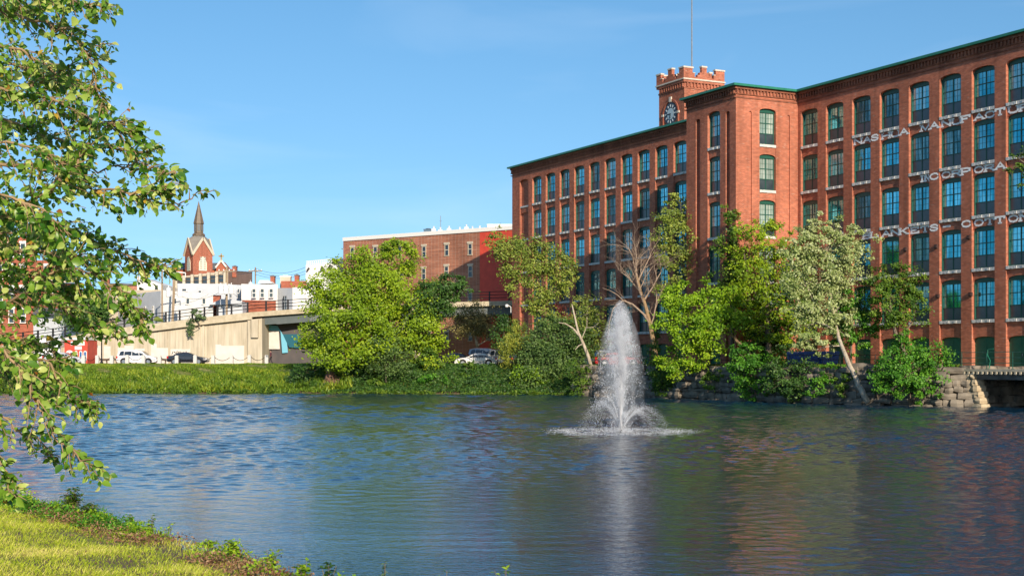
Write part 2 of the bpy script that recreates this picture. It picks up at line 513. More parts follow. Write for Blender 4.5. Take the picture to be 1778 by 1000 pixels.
go = np_mesh('ground', np.stack([XX, YY, ZZ], -1), 4, ground_mat(), faces=fc, smooth=True)
tag(go, kind='structure')

FOUNT = Vector((PX(1078, 62), 62, 0))
def water_mat():
    m, n, l, b = newmat('river_water')
    b.inputs['Base Color'].default_value = (0.004, 0.027, 0.056, 1)
    b.inputs['Roughness'].default_value = 0.03
    b.inputs['IOR'].default_value = 1.33
    b.inputs['Specular IOR Level'].default_value = 0.40
    g = n.new('ShaderNodeNewGeometry')
    def nz_(st, sc_, det, dist=0.0, rot=0.0):
        mpn = n.new('ShaderNodeMapping'); mpn.inputs['Scale'].default_value = st; mpn.inputs['Rotation'].default_value = (0, 0, rot)
        l.new(g.outputs['Position'], mpn.inputs[0])
        z = n.new('ShaderNodeTexNoise'); z.inputs['Scale'].default_value = sc_; z.inputs['Detail'].default_value = det
        z.inputs['Distortion'].default_value = dist
        l.new(mpn.outputs[0], z.inputs['Vector']); return z.outputs['Fac']
    def mul(a, v):
        q = n.new('ShaderNodeMath'); q.operation = 'MULTIPLY'
        l.new(a, q.inputs[0])
        if isinstance(v, (int, float)): q.inputs[1].default_value = v
        else: l.new(v, q.inputs[1])
        return q.outputs[0]
    def add(a, c):
        q = n.new('ShaderNodeMath'); q.operation = 'ADD'; l.new(a, q.inputs[0]); l.new(c, q.inputs[1]); return q.outputs[0]
    # rings spreading from the fountain
    vs = n.new('ShaderNodeVectorMath'); vs.operation = 'SUBTRACT'; vs.inputs[1].default_value = FOUNT
    l.new(g.outputs['Position'], vs.inputs[0])
    nd = n.new('ShaderNodeTexNoise'); nd.inputs['Scale'].default_value = 0.35; nd.inputs['Detail'].default_value = 2
    l.new(g.outputs['Position'], nd.inputs['Vector'])
    ln = n.new('ShaderNodeVectorMath'); ln.operation = 'LENGTH'; l.new(vs.outputs[0], ln.inputs[0])
    dd = add(ln.outputs['Value'], mul(nd.outputs['Fac'], 5.0))
    wv = n.new('ShaderNodeMath'); wv.operation = 'SINE'; l.new(mul(dd, 9.0), wv.inputs[0])
    fall = n.new('ShaderNodeMapRange'); fall.inputs[1].default_value = 3; fall.inputs[2].default_value = 46
    fall.inputs[3].default_value = 0.0045; fall.inputs[4].default_value = 0.0004
    l.new(ln.outputs['Value'], fall.inputs[0])
    rings = mul(wv.outputs[0], fall.outputs[0])
    calm = n.new('ShaderNodeMapRange'); calm.inputs[1].default_value = 0.42; calm.inputs[2].default_value = 0.62
    calm.inputs[3].default_value = 0.45; calm.inputs[4].default_value = 1.0
    l.new(nz_((0.5, 1.0, 1), 0.09, 3), calm.inputs[0])
    h = add(mul(nz_((1, 1.5, 1), 4.5, 3, 0.3, -0.3), 0.020), mul(nz_((1, 1.4, 1), 15.0, 2), 0.0045))
    h = mul(h, calm.outputs[0])
    bp = n.new('ShaderNodeBump'); bp.inputs['Distance'].default_value = 1.0; bp.inputs['Strength'].default_value = 1.0
    l.new(h, bp.inputs['Height']); l.new(bp.outputs[0], b.inputs['Normal'])
    return m
def water_height(x, y, samp):
    rw_ = np.random.RandomState(31)
    h = np.zeros_like(x)
    N_ = 110
    lam = np.exp(rw_.uniform(math.log(.15), math.log(2.3), N_))
    ang = rw_.normal(size=N_) * 1.05 - math.pi / 2 + .25
    ph = rw_.rand(N_) * 6.28
    patch = 1 + .35 * np.sin(x * .13 + 1.1 * np.sin(y * .09)) * np.cos(y * .11 + .8 * np.sin(x * .07)) + .15 * np.sin(x * .31 - y * .27)
    base = .10 + .90 * smooth((y - 25) / 28)
    base = np.maximum(base, .55 * smooth((x + 1) / 8))
    m_ = patch * base
    warp = .35 * np.sin(x * .6 + y * .35) + .3 * np.sin(y * .9 - x * .4)
    wsum = np.full_like(x, 1e-3)
    far_ = smooth((y - 40) / 60)
    for l_, a_, p_ in zip(lam, ang, ph):
        k_ = 2 * math.pi / l_
        w_ = np.clip((l_ / samp - 2.6) / 2.0, 0, 1) * (1.0 if l_ < 1.0 else far_ * np.clip(1 - (l_ - 1) / 5, 0, 1))
        wsum += w_ * w_
        h += w_ / k_ * np.sin(k_ * (x * math.cos(a_) + y * math.sin(a_)) + p_ + warp * k_ * .35)
    h *= .12 * np.sqrt(2 / wsum)
    h *= m_
    r = np.hypot(x - FOUNT.x, y - FOUNT.y) + .35 * np.sin(x * .5) + .3 * np.sin(y * .45)
    env = np.clip(1 - (r - 3) / 46, 0, 1) * np.clip(1.2 - samp * 1.4, 0, 1)
    h += env * .0075 * np.sin(r * 7.3 + .6 * np.sin(x * .8)) * (.6 + .4 * np.sin(x * .23 + y * .31))
    return h
ys_ = stepped([(7, 26, .065), (26, 60, .12), (60, 100, .18), (100, 146, .25)])
us_ = np.concatenate([np.linspace(-1.3, -.62, 40), np.linspace(-.615, .615, 470), np.linspace(.62, 1.3, 40)])
UU, YW = np.meshgrid(us_, ys_)
XW = UU * YW
dyw = np.gradient(ys_)[:, None] * np.ones_like(UU)
samp = np.maximum(dyw, np.abs(np.gradient(us_))[None, :] * YW)
ZW = water_height(XW, YW, samp)
edge = smooth((YW - 7) / 2) * smooth((146 - YW) / 3) * smooth((1.3 - np.abs(UU)) / .15)
ZW = ZW * edge
iw = np.arange(len(ys_) - 1)[:, None] * len(us_) + np.arange(len(us_) - 1)[None, :]
fw = np.stack([iw, iw + 1, iw + len(us_) + 1, iw + len(us_)], -1).reshape(-1, 4)
WM = water_mat()
wo = np_mesh('river_water', np.stack([XW, YW, ZW], -1), 4, WM, faces=fw, smooth=True)
tag(wo, kind='structure')
mb = MB()
mb.add([(-1500, -400, -.07), (700, -400, -.07), (700, 180, -.07), (-1500, 180, -.07)], [(0, 1, 2, 3)])
mb.build('river_water_beyond', WM, kind='structure')

# pale pollen line floating along the far bank
mb = MB()
rs = np.random.RandomState(5)
def strip(px0, px1, w0):
    pts = []
    for px in np.arange(px0, px1, 6):
        x0 = PX(px, 138)
        yb = np.interp(x0, [p[0] for p in FAR], [p[1] for p in FAR])
        pts.append((x0, yb - 0.5 + 0.25 * math.sin(px * .05), w0 * (0.35 + 0.65 * rs.rand())))
    for (xa, ya, wa), (xb, yb, wb) in zip(pts[:-1], pts[1:]):
        mb.add([(xa, ya - wa, .03), (xb, yb - wb, .03), (xb, yb + .5, .03), (xa, ya + .5, .03)], [(0, 1, 2, 3)])
strip(470, 1010, 0.3); strip(1090, 1300, 0.25); strip(1500, 1660, 0.5)
mb.build('floating_pollen', mat('pollen_scum', (0.20, 0.22, 0.04), (0.32, 0.30, 0.12), scale=3, rough=0.8), kind='stuff')

# ------------------------------------------------------------------ the mill
Z0 = 2.6
MILL = empty('mill_building', (35.9, 107, 0), math.atan2(U.y, U.x),
             'long five storey red brick mill with white painted letters and a clock tower', 'mill')
SILLS = [22.1, 18.07, 14.03, 10.0, 6.1]
def crown(z): return z + 3.42
HW = 1.15          # half width of a window opening
RISE = 0.30
def arch(x0, x1, zs, rise, n=8):
    """points along a segmental arch from x1 to x0"""
    c, h = (x0 + x1) / 2, (x1 - x0) / 2
    return [(c + h * math.cos(math.pi * i / n), zs + rise * math.sin(math.pi * i / n) ** 0.8) for i in range(n + 1)]
def bay(m, c, hw, ya, pier, top, spand=0.15):
    """spandrels and top wall of one bay; pier = outer plane y, ya = inner plane"""
    x0, x1 = c - hw, c + hw
    ys = pier - spand
    m.prism([(x0, top), (x1, top)] + arch(x0, x1, crown(SILLS[0]) - RISE, RISE), ya, pier)
    for k in range(4):
        z = SILLS[k]
        m.prism([(x0, z), (x1, z)] + arch(x0, x1, crown(SILLS[k + 1]) - RISE, RISE), ya, ys)
    m.prism([(x0, SILLS[4]), (x1, SILLS[4])] + arch(x0, x1, 4.78, 0.28), ya, ys)
TOPZ = 27.1
RIGHT = [20.83 - 3.4 * k for k in range(8)]
RIGHT_X = [20.83 - 3.4 * k for k in range(8, 13)]
LEFT = [71.56 - 3.384 * k for k in range(10)]
LEFT_X = [71.56 - 3.384 * 10, 71.56 - 3.384 * 11]
NICHE = [74.85]
PF, PS = (23.2, 0.95), (3.35, 0.9)     # windows of the projecting bay: front (x, half width), side (y, half width)
PX0, PX1, PD = 22.4, 29.97, 6.8

# right wing wall
def wing(cols, xa, xb, niches=()):
    m = MB()
    edges = sorted([(c - HW, c + HW) for c in list(cols) + list(niches)])
    cur = xa
    for a, b_ in edges:
        if a > cur + 0.01: m.box(cur, a, -0.8, 0, Z0, TOPZ)
        cur = b_
    if xb > cur + 0.01: m.box(cur, xb, -0.8, 0, Z0, TOPZ)
    for c in cols: bay(m, c, HW, -0.8, 0, TOPZ)
    for c in niches:
        bay(m, c, HW, -0.8, 0, TOPZ)
        m.box(c - HW, c + HW, -0.8, -0.3, Z0, TOPZ - 1.0)
    return m
w1 = wing(RIGHT + RIGHT_X, -22.6, PX0).build('wall', M['brick'], MILL)
w2 = wing(LEFT + LEFT_X, PX1, 78.0, NICHE).build('wall', M['brick'], MILL)
# blind niche sills
mb = MB()
for z in SILLS: mb.box(NICHE[0] - HW, NICHE[0] + HW, -0.3, -0.08, z, z + 0.2)
mb.build('string_course', M['sill'], MILL)

# projecting bay
m = MB()
f_niche = [(PX0 + 0.62, PX0 + 1.22), (PX0 + 5.4, PX0 + 6.05)]
wc = PX0 + 3.3
PF = (wc, 0.95)
def fill(kind_list, axis):
    for a, b_, k in kind_list:
        if axis == 'x':
            if k == 's': m.box(a, b_, PD - 0.8, PD, Z0, TOPZ)
            elif k == 'n':
                m.prism([(a, TOPZ), (b_, TOPZ)] + arch(a, b_, 25.0, 0.2), PD - 0.8, PD)
                m.box(a, b_, PD - 0.8, PD - 0.25, Z0, 25.1)
            else: bay(m, (a + b_) / 2, (b_ - a) / 2, PD - 0.8, PD, TOPZ, 0.12)
        else:
            X = PX0
            if k == 's': m.box(X, X + 0.8, a, b_, Z0, TOPZ)
            elif k == 'n':
                m.prism([(a, TOPZ), (b_, TOPZ)] + arch(a, b_, 25.0, 0.15), X, X + 0.8, 'x')
                m.box(X + 0.12, X + 0.8, a, b_, Z0, 25.1)
            else:
                m.prism([(a, TOPZ), (b_, TOPZ)] + arch(a, b_, crown(SILLS[0]) - RISE, RISE), X, X + 0.8, 'x')
                for q in range(4):
                    m.prism([(a, SILLS[q]), (b_, SILLS[q])] + arch(a, b_, crown(SILLS[q + 1]) - RISE, RISE), X + 0.05, X + 0.8, 'x')
                m.prism([(a, SILLS[4]), (b_, SILLS[4])] + arch(a, b_, 4.78, 0.28), X + 0.05, X + 0.8, 'x')
E = PX0 + 0.8
fill([(E, PX0 + 0.9, 's'), (PX0 + 0.9, PX0 + 1.5, 'n'), (PX0 + 1.5, wc - .95, 's'), (wc - .95, wc + .95, 'w'), (wc + .95, PX0 + 5.4, 's'),
      (PX0 + 5.4, PX0 + 6.1, 'n'), (PX0 + 6.1, PX1, 's')], 'x')
fill([(0.0, 0.9, 's'), (0.9, 1.2, 'n'), (1.2, PS[0] - .9, 's'), (PS[0] - .9, PS[0] + .9, 'w'), (PS[0] + .9, 5.1, 's'), (5.1, 5.4, 'n'), (5.4, PD - 0.8, 's')], 'y')
m.box(PX0, PX0 + 0.8, PD - 0.8, PD, Z0, TOPZ)
m.box(PX1 - 0.8, PX1, 0, PD - 0.8, Z0, TOPZ)          # far return, towards the left wing
m.build('projecting_bay_wall', M['brick'], MILL)
# solid body behind the walls: floors and roof
mb = MB()
mb.box(-22.6, 78.0, -20, -0.8, Z0, 27.12)
mb.build('back_wall', M['brick'], MILL)
mb = MB()
mb.box(-22.9, 78.3, -20.3, -0.4, 27.12, 27.30); mb.box(PX0 + .3, PX1 - .3, -0.4, PD - .3, 27.12, 27.30)
mb.build('roof', M['slate'], MILL)

# cornice: string course, corbels, slab
mb = MB()
def cornice_x(a, b_, y):
    mb.box(a, b_, y, y + 0.07, 26.22, 26.34)
    mb.box(a, b_, y, y + 0.10, 26.52, 26.60)
    k = a + 0.15
    while k < b_ - 0.14:
        mb.box(k, k + 0.16, y, y + 0.14, 26.60, 26.98); k += 0.36
    mb.box(a, b_, y, y + 0.20, 26.98, 27.20)
def cornice_y(a, b_, x, s):
    def bx(y0, y1, d, z0, z1): mb.box(min(x, x + s * d), max(x, x + s * d), y0, y1, z0, z1)
    bx(a, b_, 0.07, 26.22, 26.34); bx(a, b_, 0.10, 26.52, 26.60)
    k = a + 0.15
    while k < b_ - 0.14:
        bx(k, k + 0.16, 0.14, 26.60, 26.98); k += 0.36
    bx(a, b_, 0.20, 26.98, 27.20)
cornice_x(-22.6, PX0 - 0.21, 0.001); cornice_x(PX0, PX1, PD + .001); cornice_x(PX1 + 0.21, 78.0, 0.001)
cornice_y(0.0, PD + 0.2, PX0 - .001, -1); cornice_y(0.0, PD + 0.2, PX1 + .001, 1)
cornice_y(-20, 0.2, 78.001, 1)
mb.build('cornice', brick_mat('cornice_brick', (0.30, 0.10, 0.055), (0.22, 0.07, 0.042), (0.28, 0.15, 0.1), speck_amt=0.5), MILL)
mb = MB()
mb.box(-22.8, PX0 - 0.02, 0, 0.5, 27.2, 27.40)
mb.box(PX0 - 0.45, PX1 + 0.45, PD, PD + 0.5, 27.2, 27.40)
mb.box(PX0 - 0.45, PX0 - .02, 0.5, PD, 27.2, 27.40); mb.box(PX1 + .02, PX1 + 0.45, 0.5, PD, 27.2, 27.40)
mb.box(PX1 + 0.02, 78.5, 0, 0.5, 27.2, 27.40); mb.box(78.02, 78.5, -20, 0, 27.2, 27.40)
mb.build('gutter', M['green_trim'], MILL)

# windows: frame (with arched head panel and muntins) > pane, screen, sill
def make_window(hw, pane_mat):
    h = 3.42 - 0.25
    fr = MB()
    t = 0.07
    z1 = h - RISE
    fr.box(-hw, -hw + t, -0.10, 0.0, 0, z1); fr.box(hw - t, hw, -0.10, 0.08, 0, z1)
    fr.box(-hw + t, hw - t, -0.10, 0.06, 0, 0.08)
    fr.prism([(-hw, z1), (-hw, z1 - 0.06), (hw, z1 - 0.06)] + arch(-hw, hw, z1, RISE), -0.09, 0.05)     # head panel
    fr.box(-0.045, 0.045, -0.06, -0.005, 0.08, z1 - .06)                                             # centre mullion
    zt = z1 - 0.06
    zl, zm = zt * 0.35, zt * 0.675
    fr.box(-hw + t, hw - t, -0.06, 0.0, zm - 0.035, zm + 0.035)
    fr.box(-hw + t, hw - t, -0.06, 0.003, zl - 0.035, zl + 0.03)
    for s in (-1, 1):                                                    # muntins
        a, b_ = (0.05, hw - t) if s > 0 else (-hw + t, -0.05)
        for i in (1, 2):
            xx = a + (b_ - a) * i / 3
            fr.box(xx - 0.010, xx + 0.010, -0.06, -0.03, zl, zt)
        for (za, zb) in ((zl, zm), (zm, zt)):
            zz = (za + zb) / 2
            fr.box(a, b_, -0.06, -0.032, zz - 0.010, zz + 0.010)
    f = fr.build('window', M['green_frame'], MILL)
    p = MB(); p.box(-hw + 0.05, hw - 0.05, -0.07, -0.045, zl - .03, zt + .05)
    p.build('pane', pane_mat, f)
    s_ = MB(); s_.box(-hw + 0.05, -0.03, -0.06, -0.035, 0.04, zl - 0.03); s_.box(0.03, hw - 0.05, -0.06, -0.040, 0.04, zl - 0.03)
    s_.build('screen', M['screen'], f)
    sl = MB()
    n_ = 9
    rsl = random.Random(4)
    for i in range(n_):            # rock-faced granite sill
        a = -hw + 2 * hw * i / n_
        b_ = -hw + 2 * hw * (i + 1) / n_
        d = rsl.uniform(0.0, 0.05)
        sl.box(a, b_, -0.10, 0.30 + d, -0.25 + rsl.uniform(0, .02), 0.0 - rsl.uniform(0, .02))
    sl.build('sill', M['sill'], f)
    return f
proto = {}
rw = random.Random(11)
def put_window(key, loc, rz):
    if key not in proto:
        o = proto[key] = make_window({'m': HW, 'f': .95, 's': .9}[key], M['pane_side'] if key == 's' else M['pane'])
    else:
        o = copy_tree(proto[key], MILL)
    o.location = loc
    o.rotation_euler = (0, 0, rz)
    v_ = rw.random()
    if key != 's' and v_ < .30:
        for ch in KIDS.get(o.name, []):
            if ch.name.startswith('pane'):
                ch.material_slots[0].link = 'OBJECT'; ch.material_slots[0].material = M['pane_dim'] if v_ < .12 else M['pane_pale']
WD = -0.32
for c in RIGHT:
    for z in SILLS: put_window('m', (c, WD, z + .25), 0)
for c in LEFT:
    for z in SILLS: put_window('m', (c, WD, z + .25), 0)
for z in SILLS:
    put_window('f', (PF[0], PD - 0.33, z + .25), 0)
    put_window('s', (PX0 + 0.28, PS[0], z + .25), math.pi / 2)
# windows of the bays outside the picture: one mass
mb = MB()
for c in RIGHT_X + LEFT_X:
    for z in SILLS: mb.box(c - HW, c + HW, WD - .05, WD, z + .2, z + 3.4)
mb.build('windows_beyond', M['pane'], MILL, kind='stuff')
mb = MB(); ms_ = MB()
for c in RIGHT_X + LEFT_X:
    for z in SILLS:
        z0, z1 = z + .25, z + 3.1
        for x in (c - HW, c - .045, c + HW - .09): mb.box(x, x + .09, WD, WD + .03, z0, z1)
        for q in (z0, z0 + (z1 - z0) * .34, z0 + (z1 - z0) * .67, z1 - .05): mb.box(c - HW + .09, c + HW - .09, WD, WD + .028, q, q + .07)
        mb.prism([(c - HW, z1 + .03), (c + HW, z1 + .03)] + arch(c - HW, c + HW, crown(z) - RISE, RISE), WD, WD + .02)
        for x0_, x1_ in ((c - HW + .09, c - .05), (c + .05, c + HW - .09)): mb.box(x0_, x1_, WD, WD + .012, z0 + .07, z0 + (z1 - z0) * .34)
        ms_.box(c - HW, c + HW, -.45, -.03, z, z + .25)
mb.build('window_frames_beyond', M['green_frame'], MILL, kind='stuff')
ms_.build('window_sills_beyond', M['sill'], MILL, kind='stuff')

# ground floor doors
d0 = None
for c in RIGHT + RIGHT_X[:2] + LEFT + [PF[0]]:
    if d0 is None:
        q = MB()
        q.prism([(-HW, 0), (HW, 0)] + arch(-HW, HW, 4.78 - Z0, 0.28), -0.5, -0.36)
        q.box(-0.02, 0.02, -0.36, -0.345, 0, 2.3); q.box(-HW, HW, -0.36, -0.34, 1.75, 1.82)
        o = d0 = q.build('door', M['green_door'], MILL)
        h_ = MB(); h_.box(-0.16, -0.12, -0.36, -0.28, 0.95, 1.15); h_.build('handle', M['grey_metal'], o)
    else: o = copy_tree(d0, MILL)
    o.location = (c, 0 if c != PF[0] else PD, Z0)
    if c == PF[0]: o.scale = (0.86, 1, 1)

# small iron tie plates / vents on the piers
v0 = None
for i, (pxx, pyy) in enumerate([(1573, 433), (1626, 428), (1683, 412), (1629, 514), (1686, 511)]):
    r_ = (pxx - CX) / F
    s_ = (35.9 - 107 * r_) / (.46 + .888 * r_)
    zz = PZ(pyy, 107 + .888 * s_)
    if v0 is None:
        q = MB(); q.box(-.17, .17, 0, .12, -.15, .15); q.box(-.12, .12, .12, .16, -.10, .10)
        o = v0 = q.build('vent_box', mat('rusted_iron', (0.06, 0.03, 0.025), rough=0.8), MILL)
    else: o = copy_tree(v0, MILL)
    o.location = (s_, 0, zz)

# painted lettering: slab-serif stroke letters, two on each spandrel and one on each pier
GL = {
 'N': [[(0, 0), (0, 1)], [(0, 1), (.8, 0)], [(.8, 0), (.8, 1)]], 'A': [[(0, 0), (.42, 1)], [(.42, 1), (.84, 0)], [(.2, .36), (.64, .36)]],
 'S': [[(.75, .74), (.6, .95), (.38, 1), (.12, .9), (.06, .72), (.2, .56), (.6, .44), (.76, .28), (.66, .08), (.4, 0), (.14, .06), (.02, .28)]],
 'H': [[(0, 0), (0, 1)], [(.8, 0), (.8, 1)], [(0, .5), (.8, .5)]], 'U': [[(0, 1), (0, .3), (.14, .06), (.4, 0), (.66, .06), (.8, .3), (.8, 1)]],
 'M': [[(0, 0), (.05, 1)], [(.05, 1), (.45, .1)], [(.45, .1), (.85, 1)], [(.85, 1), (.9, 0)]], 'F': [[(0, 0), (0, 1)], [(0, 1), (.74, 1), (.74, .8)], [(0, .52), (.5, .52)]],
 'C': [[(.78, .72), (.64, .95), (.4, 1), (.12, .86), (0, .5), (.12, .14), (.4, 0), (.66, .06), (.8, .28)]], 'T': [[(.4, 0), (.4, 1)], [(0, .8), (0, 1), (.8, 1), (.8, .8)]],
 'R': [[(0, 0), (0, 1)], [(0, 1), (.5, 1), (.72, .88), (.72, .62), (.5, .5), (0, .5)], [(.4, .5), (.82, 0)]], 'I': [[(.1, 0), (.1, 1)]],
 'O': [[(.4, 0), (.12, .12), (0, .5), (.12, .88), (.4, 1), (.68, .88), (.8, .5), (.68, .12), (.4, 0)]],
 'P': [[(0, 0), (0, 1)], [(0, 1), (.5, 1), (.74, .88), (.74, .58), (.5, .46), (0, .46)]], 'E': [[(0, 0), (0, 1)], [(0, 1), (.72, 1), (.72, .82)], [(0, 0), (.74, 0), (.74, .2)], [(0, .5), (.5, .5)]],
 'D': [[(0, 0), (0, 1)], [(0, 1), (.4, 1), (.7, .82), (.78, .5), (.7, .18), (.4, 0), (0, 0)]],
 'B': [[(0, 0), (0, 1)], [(0, 1), (.5, 1), (.68, .88), (.68, .64), (.5, .53), (0, .53)], [(.5, .53), (.76, .4), (.76, .14), (.5, 0), (0, 0)]],
 'L': [[(0, 0), (0, 1)], [(0, 0), (.74, 0), (.74, .24)]], 'K': [[(0, 0), (0, 1)], [(0, .4), (.72, 1)], [(.26, .6), (.8, 0)]], '-': [[(.1, .5), (.8, .5)]],
}
SERIF = {'N': [(0, 0), (0, 1), (.8, 1)], 'A': [(0, 0), (.84, 0)], 'H': [(0, 0), (0, 1), (.8, 0), (.8, 1)], 'U': [(0, 1), (.8, 1)], 'M': [(0, 0), (.03, 1), (.87, 1), (.9, 0)],
         'F': [(0, 0), (0, 1)], 'T': [(.4, 0)], 'R': [(0, 0), (0, 1), (.82, 0)], 'I': [(.1, 0), (.1, 1)], 'P': [(0, 0), (0, 1)], 'K': [(0, 0), (0, 1), (.75, 1), (.8, 0)],
         'L': [(0, 0), (0, 1)], 'E': [(0, 0), (0, 1)], 'D': [(0, 0), (0, 1)], 'B': [(0, 0), (0, 1)]}
def letter(m, ch, xc, z, y, w, h, th=0.165):
    """letter centred at xc on the mill front; reading direction is -x"""
    def T(p): return Vector((xc - (p[0] - 0.41) * w, y, z + th * .5 + p[1] * (h - th)))
    def seg(a, b_, t):
        d = b_ - a
        if d.length < 1e-4: return
        d.normalize(); q = Vector((-d.z, 0, d.x)) * t / 2; e = d * t * .35
        a2, b2 = a - e, b_ + e
        off = Vector((0, 0.0035 * (1 + len(m.f) % 4), 0))
        m.add([a2 - q + off, b2 - q + off, b2 + q + off, a2 + q + off], [(0, 1, 2, 3)])
    for st in GL[ch]:
        for a, b_ in zip(st[:-1], st[1:]): seg(T(a), T(b_), th * (1.25 if abs(a[0] - b_[0]) < .05 else 0.85))
    for s_ in SERIF.get(ch, []):
        c = T(s_); e = Vector((0.17, 0, 0))
        seg(c - e, c + e, th * .62)
def put_letter(ch, xc, z, y, w, h=0.62):
    m = MB(); letter(m, ch, xc, z, y, w, h)
    m.build('painted_letter', M['white_letter'], MILL)
def word(text_cols, row):
    """text_cols: list of (column centre, chars on spandrel (2), char on the pier after it)"""
    z = SILLS[row] - 0.62
    for c, pair, pier in text_cols:
        for i, ch in enumerate(pair):
            if ch != ' ': put_letter(ch, c + (0.55 - 1.1 * i), z, -0.14, 1.08)
        if pier != ' ': put_letter(pier, c - 1.70, z, 0.01, 1.08)
c = RIGHT + RIGHT_X
word([(c[2], 'NA', 'S'), (c[3], 'HU', 'A'), (c[4], ' M', 'A'), (c[5], 'NU', 'F'), (c[6], 'AC', 'T'), (c[7], 'UR', ' ')], 0)
word([(c[4], '  ', 'C'), (c[5], 'OR', 'P'), (c[6], 'OR', 'A')], 1)
put_letter('I', c[4] - 0.40, SILLS[1] - .62, -0.14, 0.6); put_letter('N', c[4] - 0.80, SILLS[1] - .62, -0.14, 0.6)
word([(c[2], ' B', 'L'), (c[3], 'AN', 'K'), (c[4], 'ET', 'S'), (c[5], '- ', 'C'), (c[6], 'OT', 'T'), (c[7], 'ON', ' ')], 2)

# clock tower
T0, T1, TY0, TY1 = 42.5, 47.2, -1.5, -6.2
mb = MB()
mb.box(T0, T1, TY1, TY0, 27.0, 31.25)
mb.box(T0 - .06, T1 + .06, TY1 - .06, TY0 + .06, 31.25, 31.40)
def ring_corbels():
    k = T0 + .1
    while k < T1 - .1:
        mb.box(k, k + .16, TY0 + .001, TY0 + .16, 31.40, 31.85); mb.box(k, k + .16, TY1 - .16, TY1 - .001, 31.40, 31.85); k += .42
    k = TY1 + .1
    while k < TY0 - .1:
        mb.box(T0 - .16, T0 - .001, k, k + .16, 31.40, 31.85); mb.box(T1 + .001, T1 + .16, k, k + .16, 31.40, 31.85); k += .42
ring_corbels()
mb.box(T0, T1, TY1, TY0, 31.40, 31.86)
mb.box(T0 - .2, T1 + .2, TY1 - .2, TY0 + .2, 31.86, 32.12)
# stepped battlements
def para(a, b_, fixed, axis):
    def bx(p, q, z0, z1):
        if axis == 'x': mb.box(p, q, fixed[0], fixed[1], z0, z1)
        else: mb.box(fixed[0], fixed[1], p, q, z0, z1)
    L_ = b_ - a
    prof = [(0, .17, 1.05), (.17, .23, .55), (.23, .31, .2), (.31, .37, .45), (.37, .43, .7), (.43, .57, 1.25), (.57, .63, .7), (.63, .69, .45), (.69, .77, .2), (.77, .83, .55), (.83, 1, 1.05)]
    for p, q, h in prof: bx(a + L_ * p, a + L_ * q, 32.26, 32.26 + h)
e0, e1, g0, g1 = T0 - .2, T1 + .2, TY1 - .2, TY0 + .2
para(e0, e1, (g1 - .35, g1), 'x'); para(e0, e1, (g0, g0 + .35), 'x')
para(g0 + .351, g1 - .351, (e0, e0 + .35), 'y'); para(g0 + .351, g1 - .351, (e1 - .35, e1), 'y')
TW = mb.build('clock_tower', M['brick'], MILL)
mb = MB()
mb.box(e0 - .08, e1 + .08, g0 - .08, g1 + .08, 32.12, 32.26)
def caps(a, b_, fixed, axis):
    L_ = b_ - a
    for p, q, h in ((0, .17, 1.05), (.43, .57, 1.25), (.83, 1, 1.05), (.17, .23, .55), (.77, .83, .55)):
        o_ = .05 if h > 1 else 0.0
        x0, x1 = a + L_ * p - o_, a + L_ * q + o_
        z = 32.26 + h
        t_ = .16 if h > 1 else .08
        if axis == 'x': mb.box(x0, x1, fixed[0] - .05, fixed[1] + .05, z, z + t_)
        else: mb.box(fixed[0] - .05, fixed[1] + .05, x0, x1, z, z + t_)
caps(e0, e1, (g1 - .35, g1), 'x'); caps(e0, e1, (g0, g0 + .35), 'x')
caps(g0 + .42, g1 - .42, (e0, e0 + .35), 'y'); caps(g0 + .42, g1 - .42, (e1 - .35, e1), 'y')
mb.build('parapet_coping', M['stone_trim'], TW)
# clock on the front
cx, cz, R = (T0 + T1) / 2 + .1, 28.97, 1.0
def disc(m, r0, r1, y0, y1, z=cz, a0=0, a1=2 * math.pi, n=40):
    vs, fs = [], []
    for i in range(n + 1):
        a = a0 + (a1 - a0) * i / n
        for r, y in ((r0, y0), (r0, y1), (r1, y1), (r1, y0)):
            vs.append((cx + r * math.cos(a), y, z + r * math.sin(a)))
    for i in range(n):
        for k in range(4):
            k2 = (k + 1) % 4
            fs.append((i * 4 + k, (i + 1) * 4 + k, (i + 1) * 4 + k2, i * 4 + k2))
    m.add(vs, fs)
y = TY0
mb = MB(); disc(mb, 0.0, R * 1.16, y + .002, y + .06); CF = mb.build('clock', mat('clock_dark_ring', (0.02, 0.03, 0.05), rough=0.4), TW)
mb = MB(); disc(mb, 0.0, 0.60, y + .061, y + .075); mb.build('clock_face', mat('clock_pale_face', (0.42, 0.52, 0.56), rough=0.4), CF)
mb = MB()
for k in range(12):
    a = math.pi * 2 * k / 12
    d = Vector((math.cos(a), 0, math.sin(a))); q = Vector((-d.z, 0, d.x))
    mb.obox(Vector((cx, y + .072, cz)) + d * .84, d * .13, q * .065, Vector((0, .012, 0)))
mb.build('numerals', mat('clock_white_marks', (0.6, 0.66, 0.68), rough=0.4), CF)
mb = MB()
for a, L_ in ((math.radians(180 + 2), .72), (math.radians(262), .5)):
    d = Vector((-math.cos(a), 0, math.sin(a))); q = Vector((-d.z, 0, d.x))
    mb.obox(Vector((cx, y + .10, cz)) + d * L_ * .45, d * L_ * .55, q * .05, Vector((0, .01, 0)))
mb.build('clock_hand', M['black_metal'], CF)
mb = MB(); disc(mb, R * 1.3, R * 1.5, y + .001, y + .09, a0=0, a1=math.pi)
mb.box(cx - R * 1.5, cx - R * 1.3, y + .001, y + .09, 27.5, cz - .01); mb.box(cx + R * 1.3, cx + R * 1.5, y + .001, y + .09, 27.5, cz - .01)
mb.build('arch_moulding', M['brick_red'], TW)
mb = MB(); mb.box(cx - .2, cx + .2, y, y + .14, cz + R * 1.22, cz + R * 1.75)
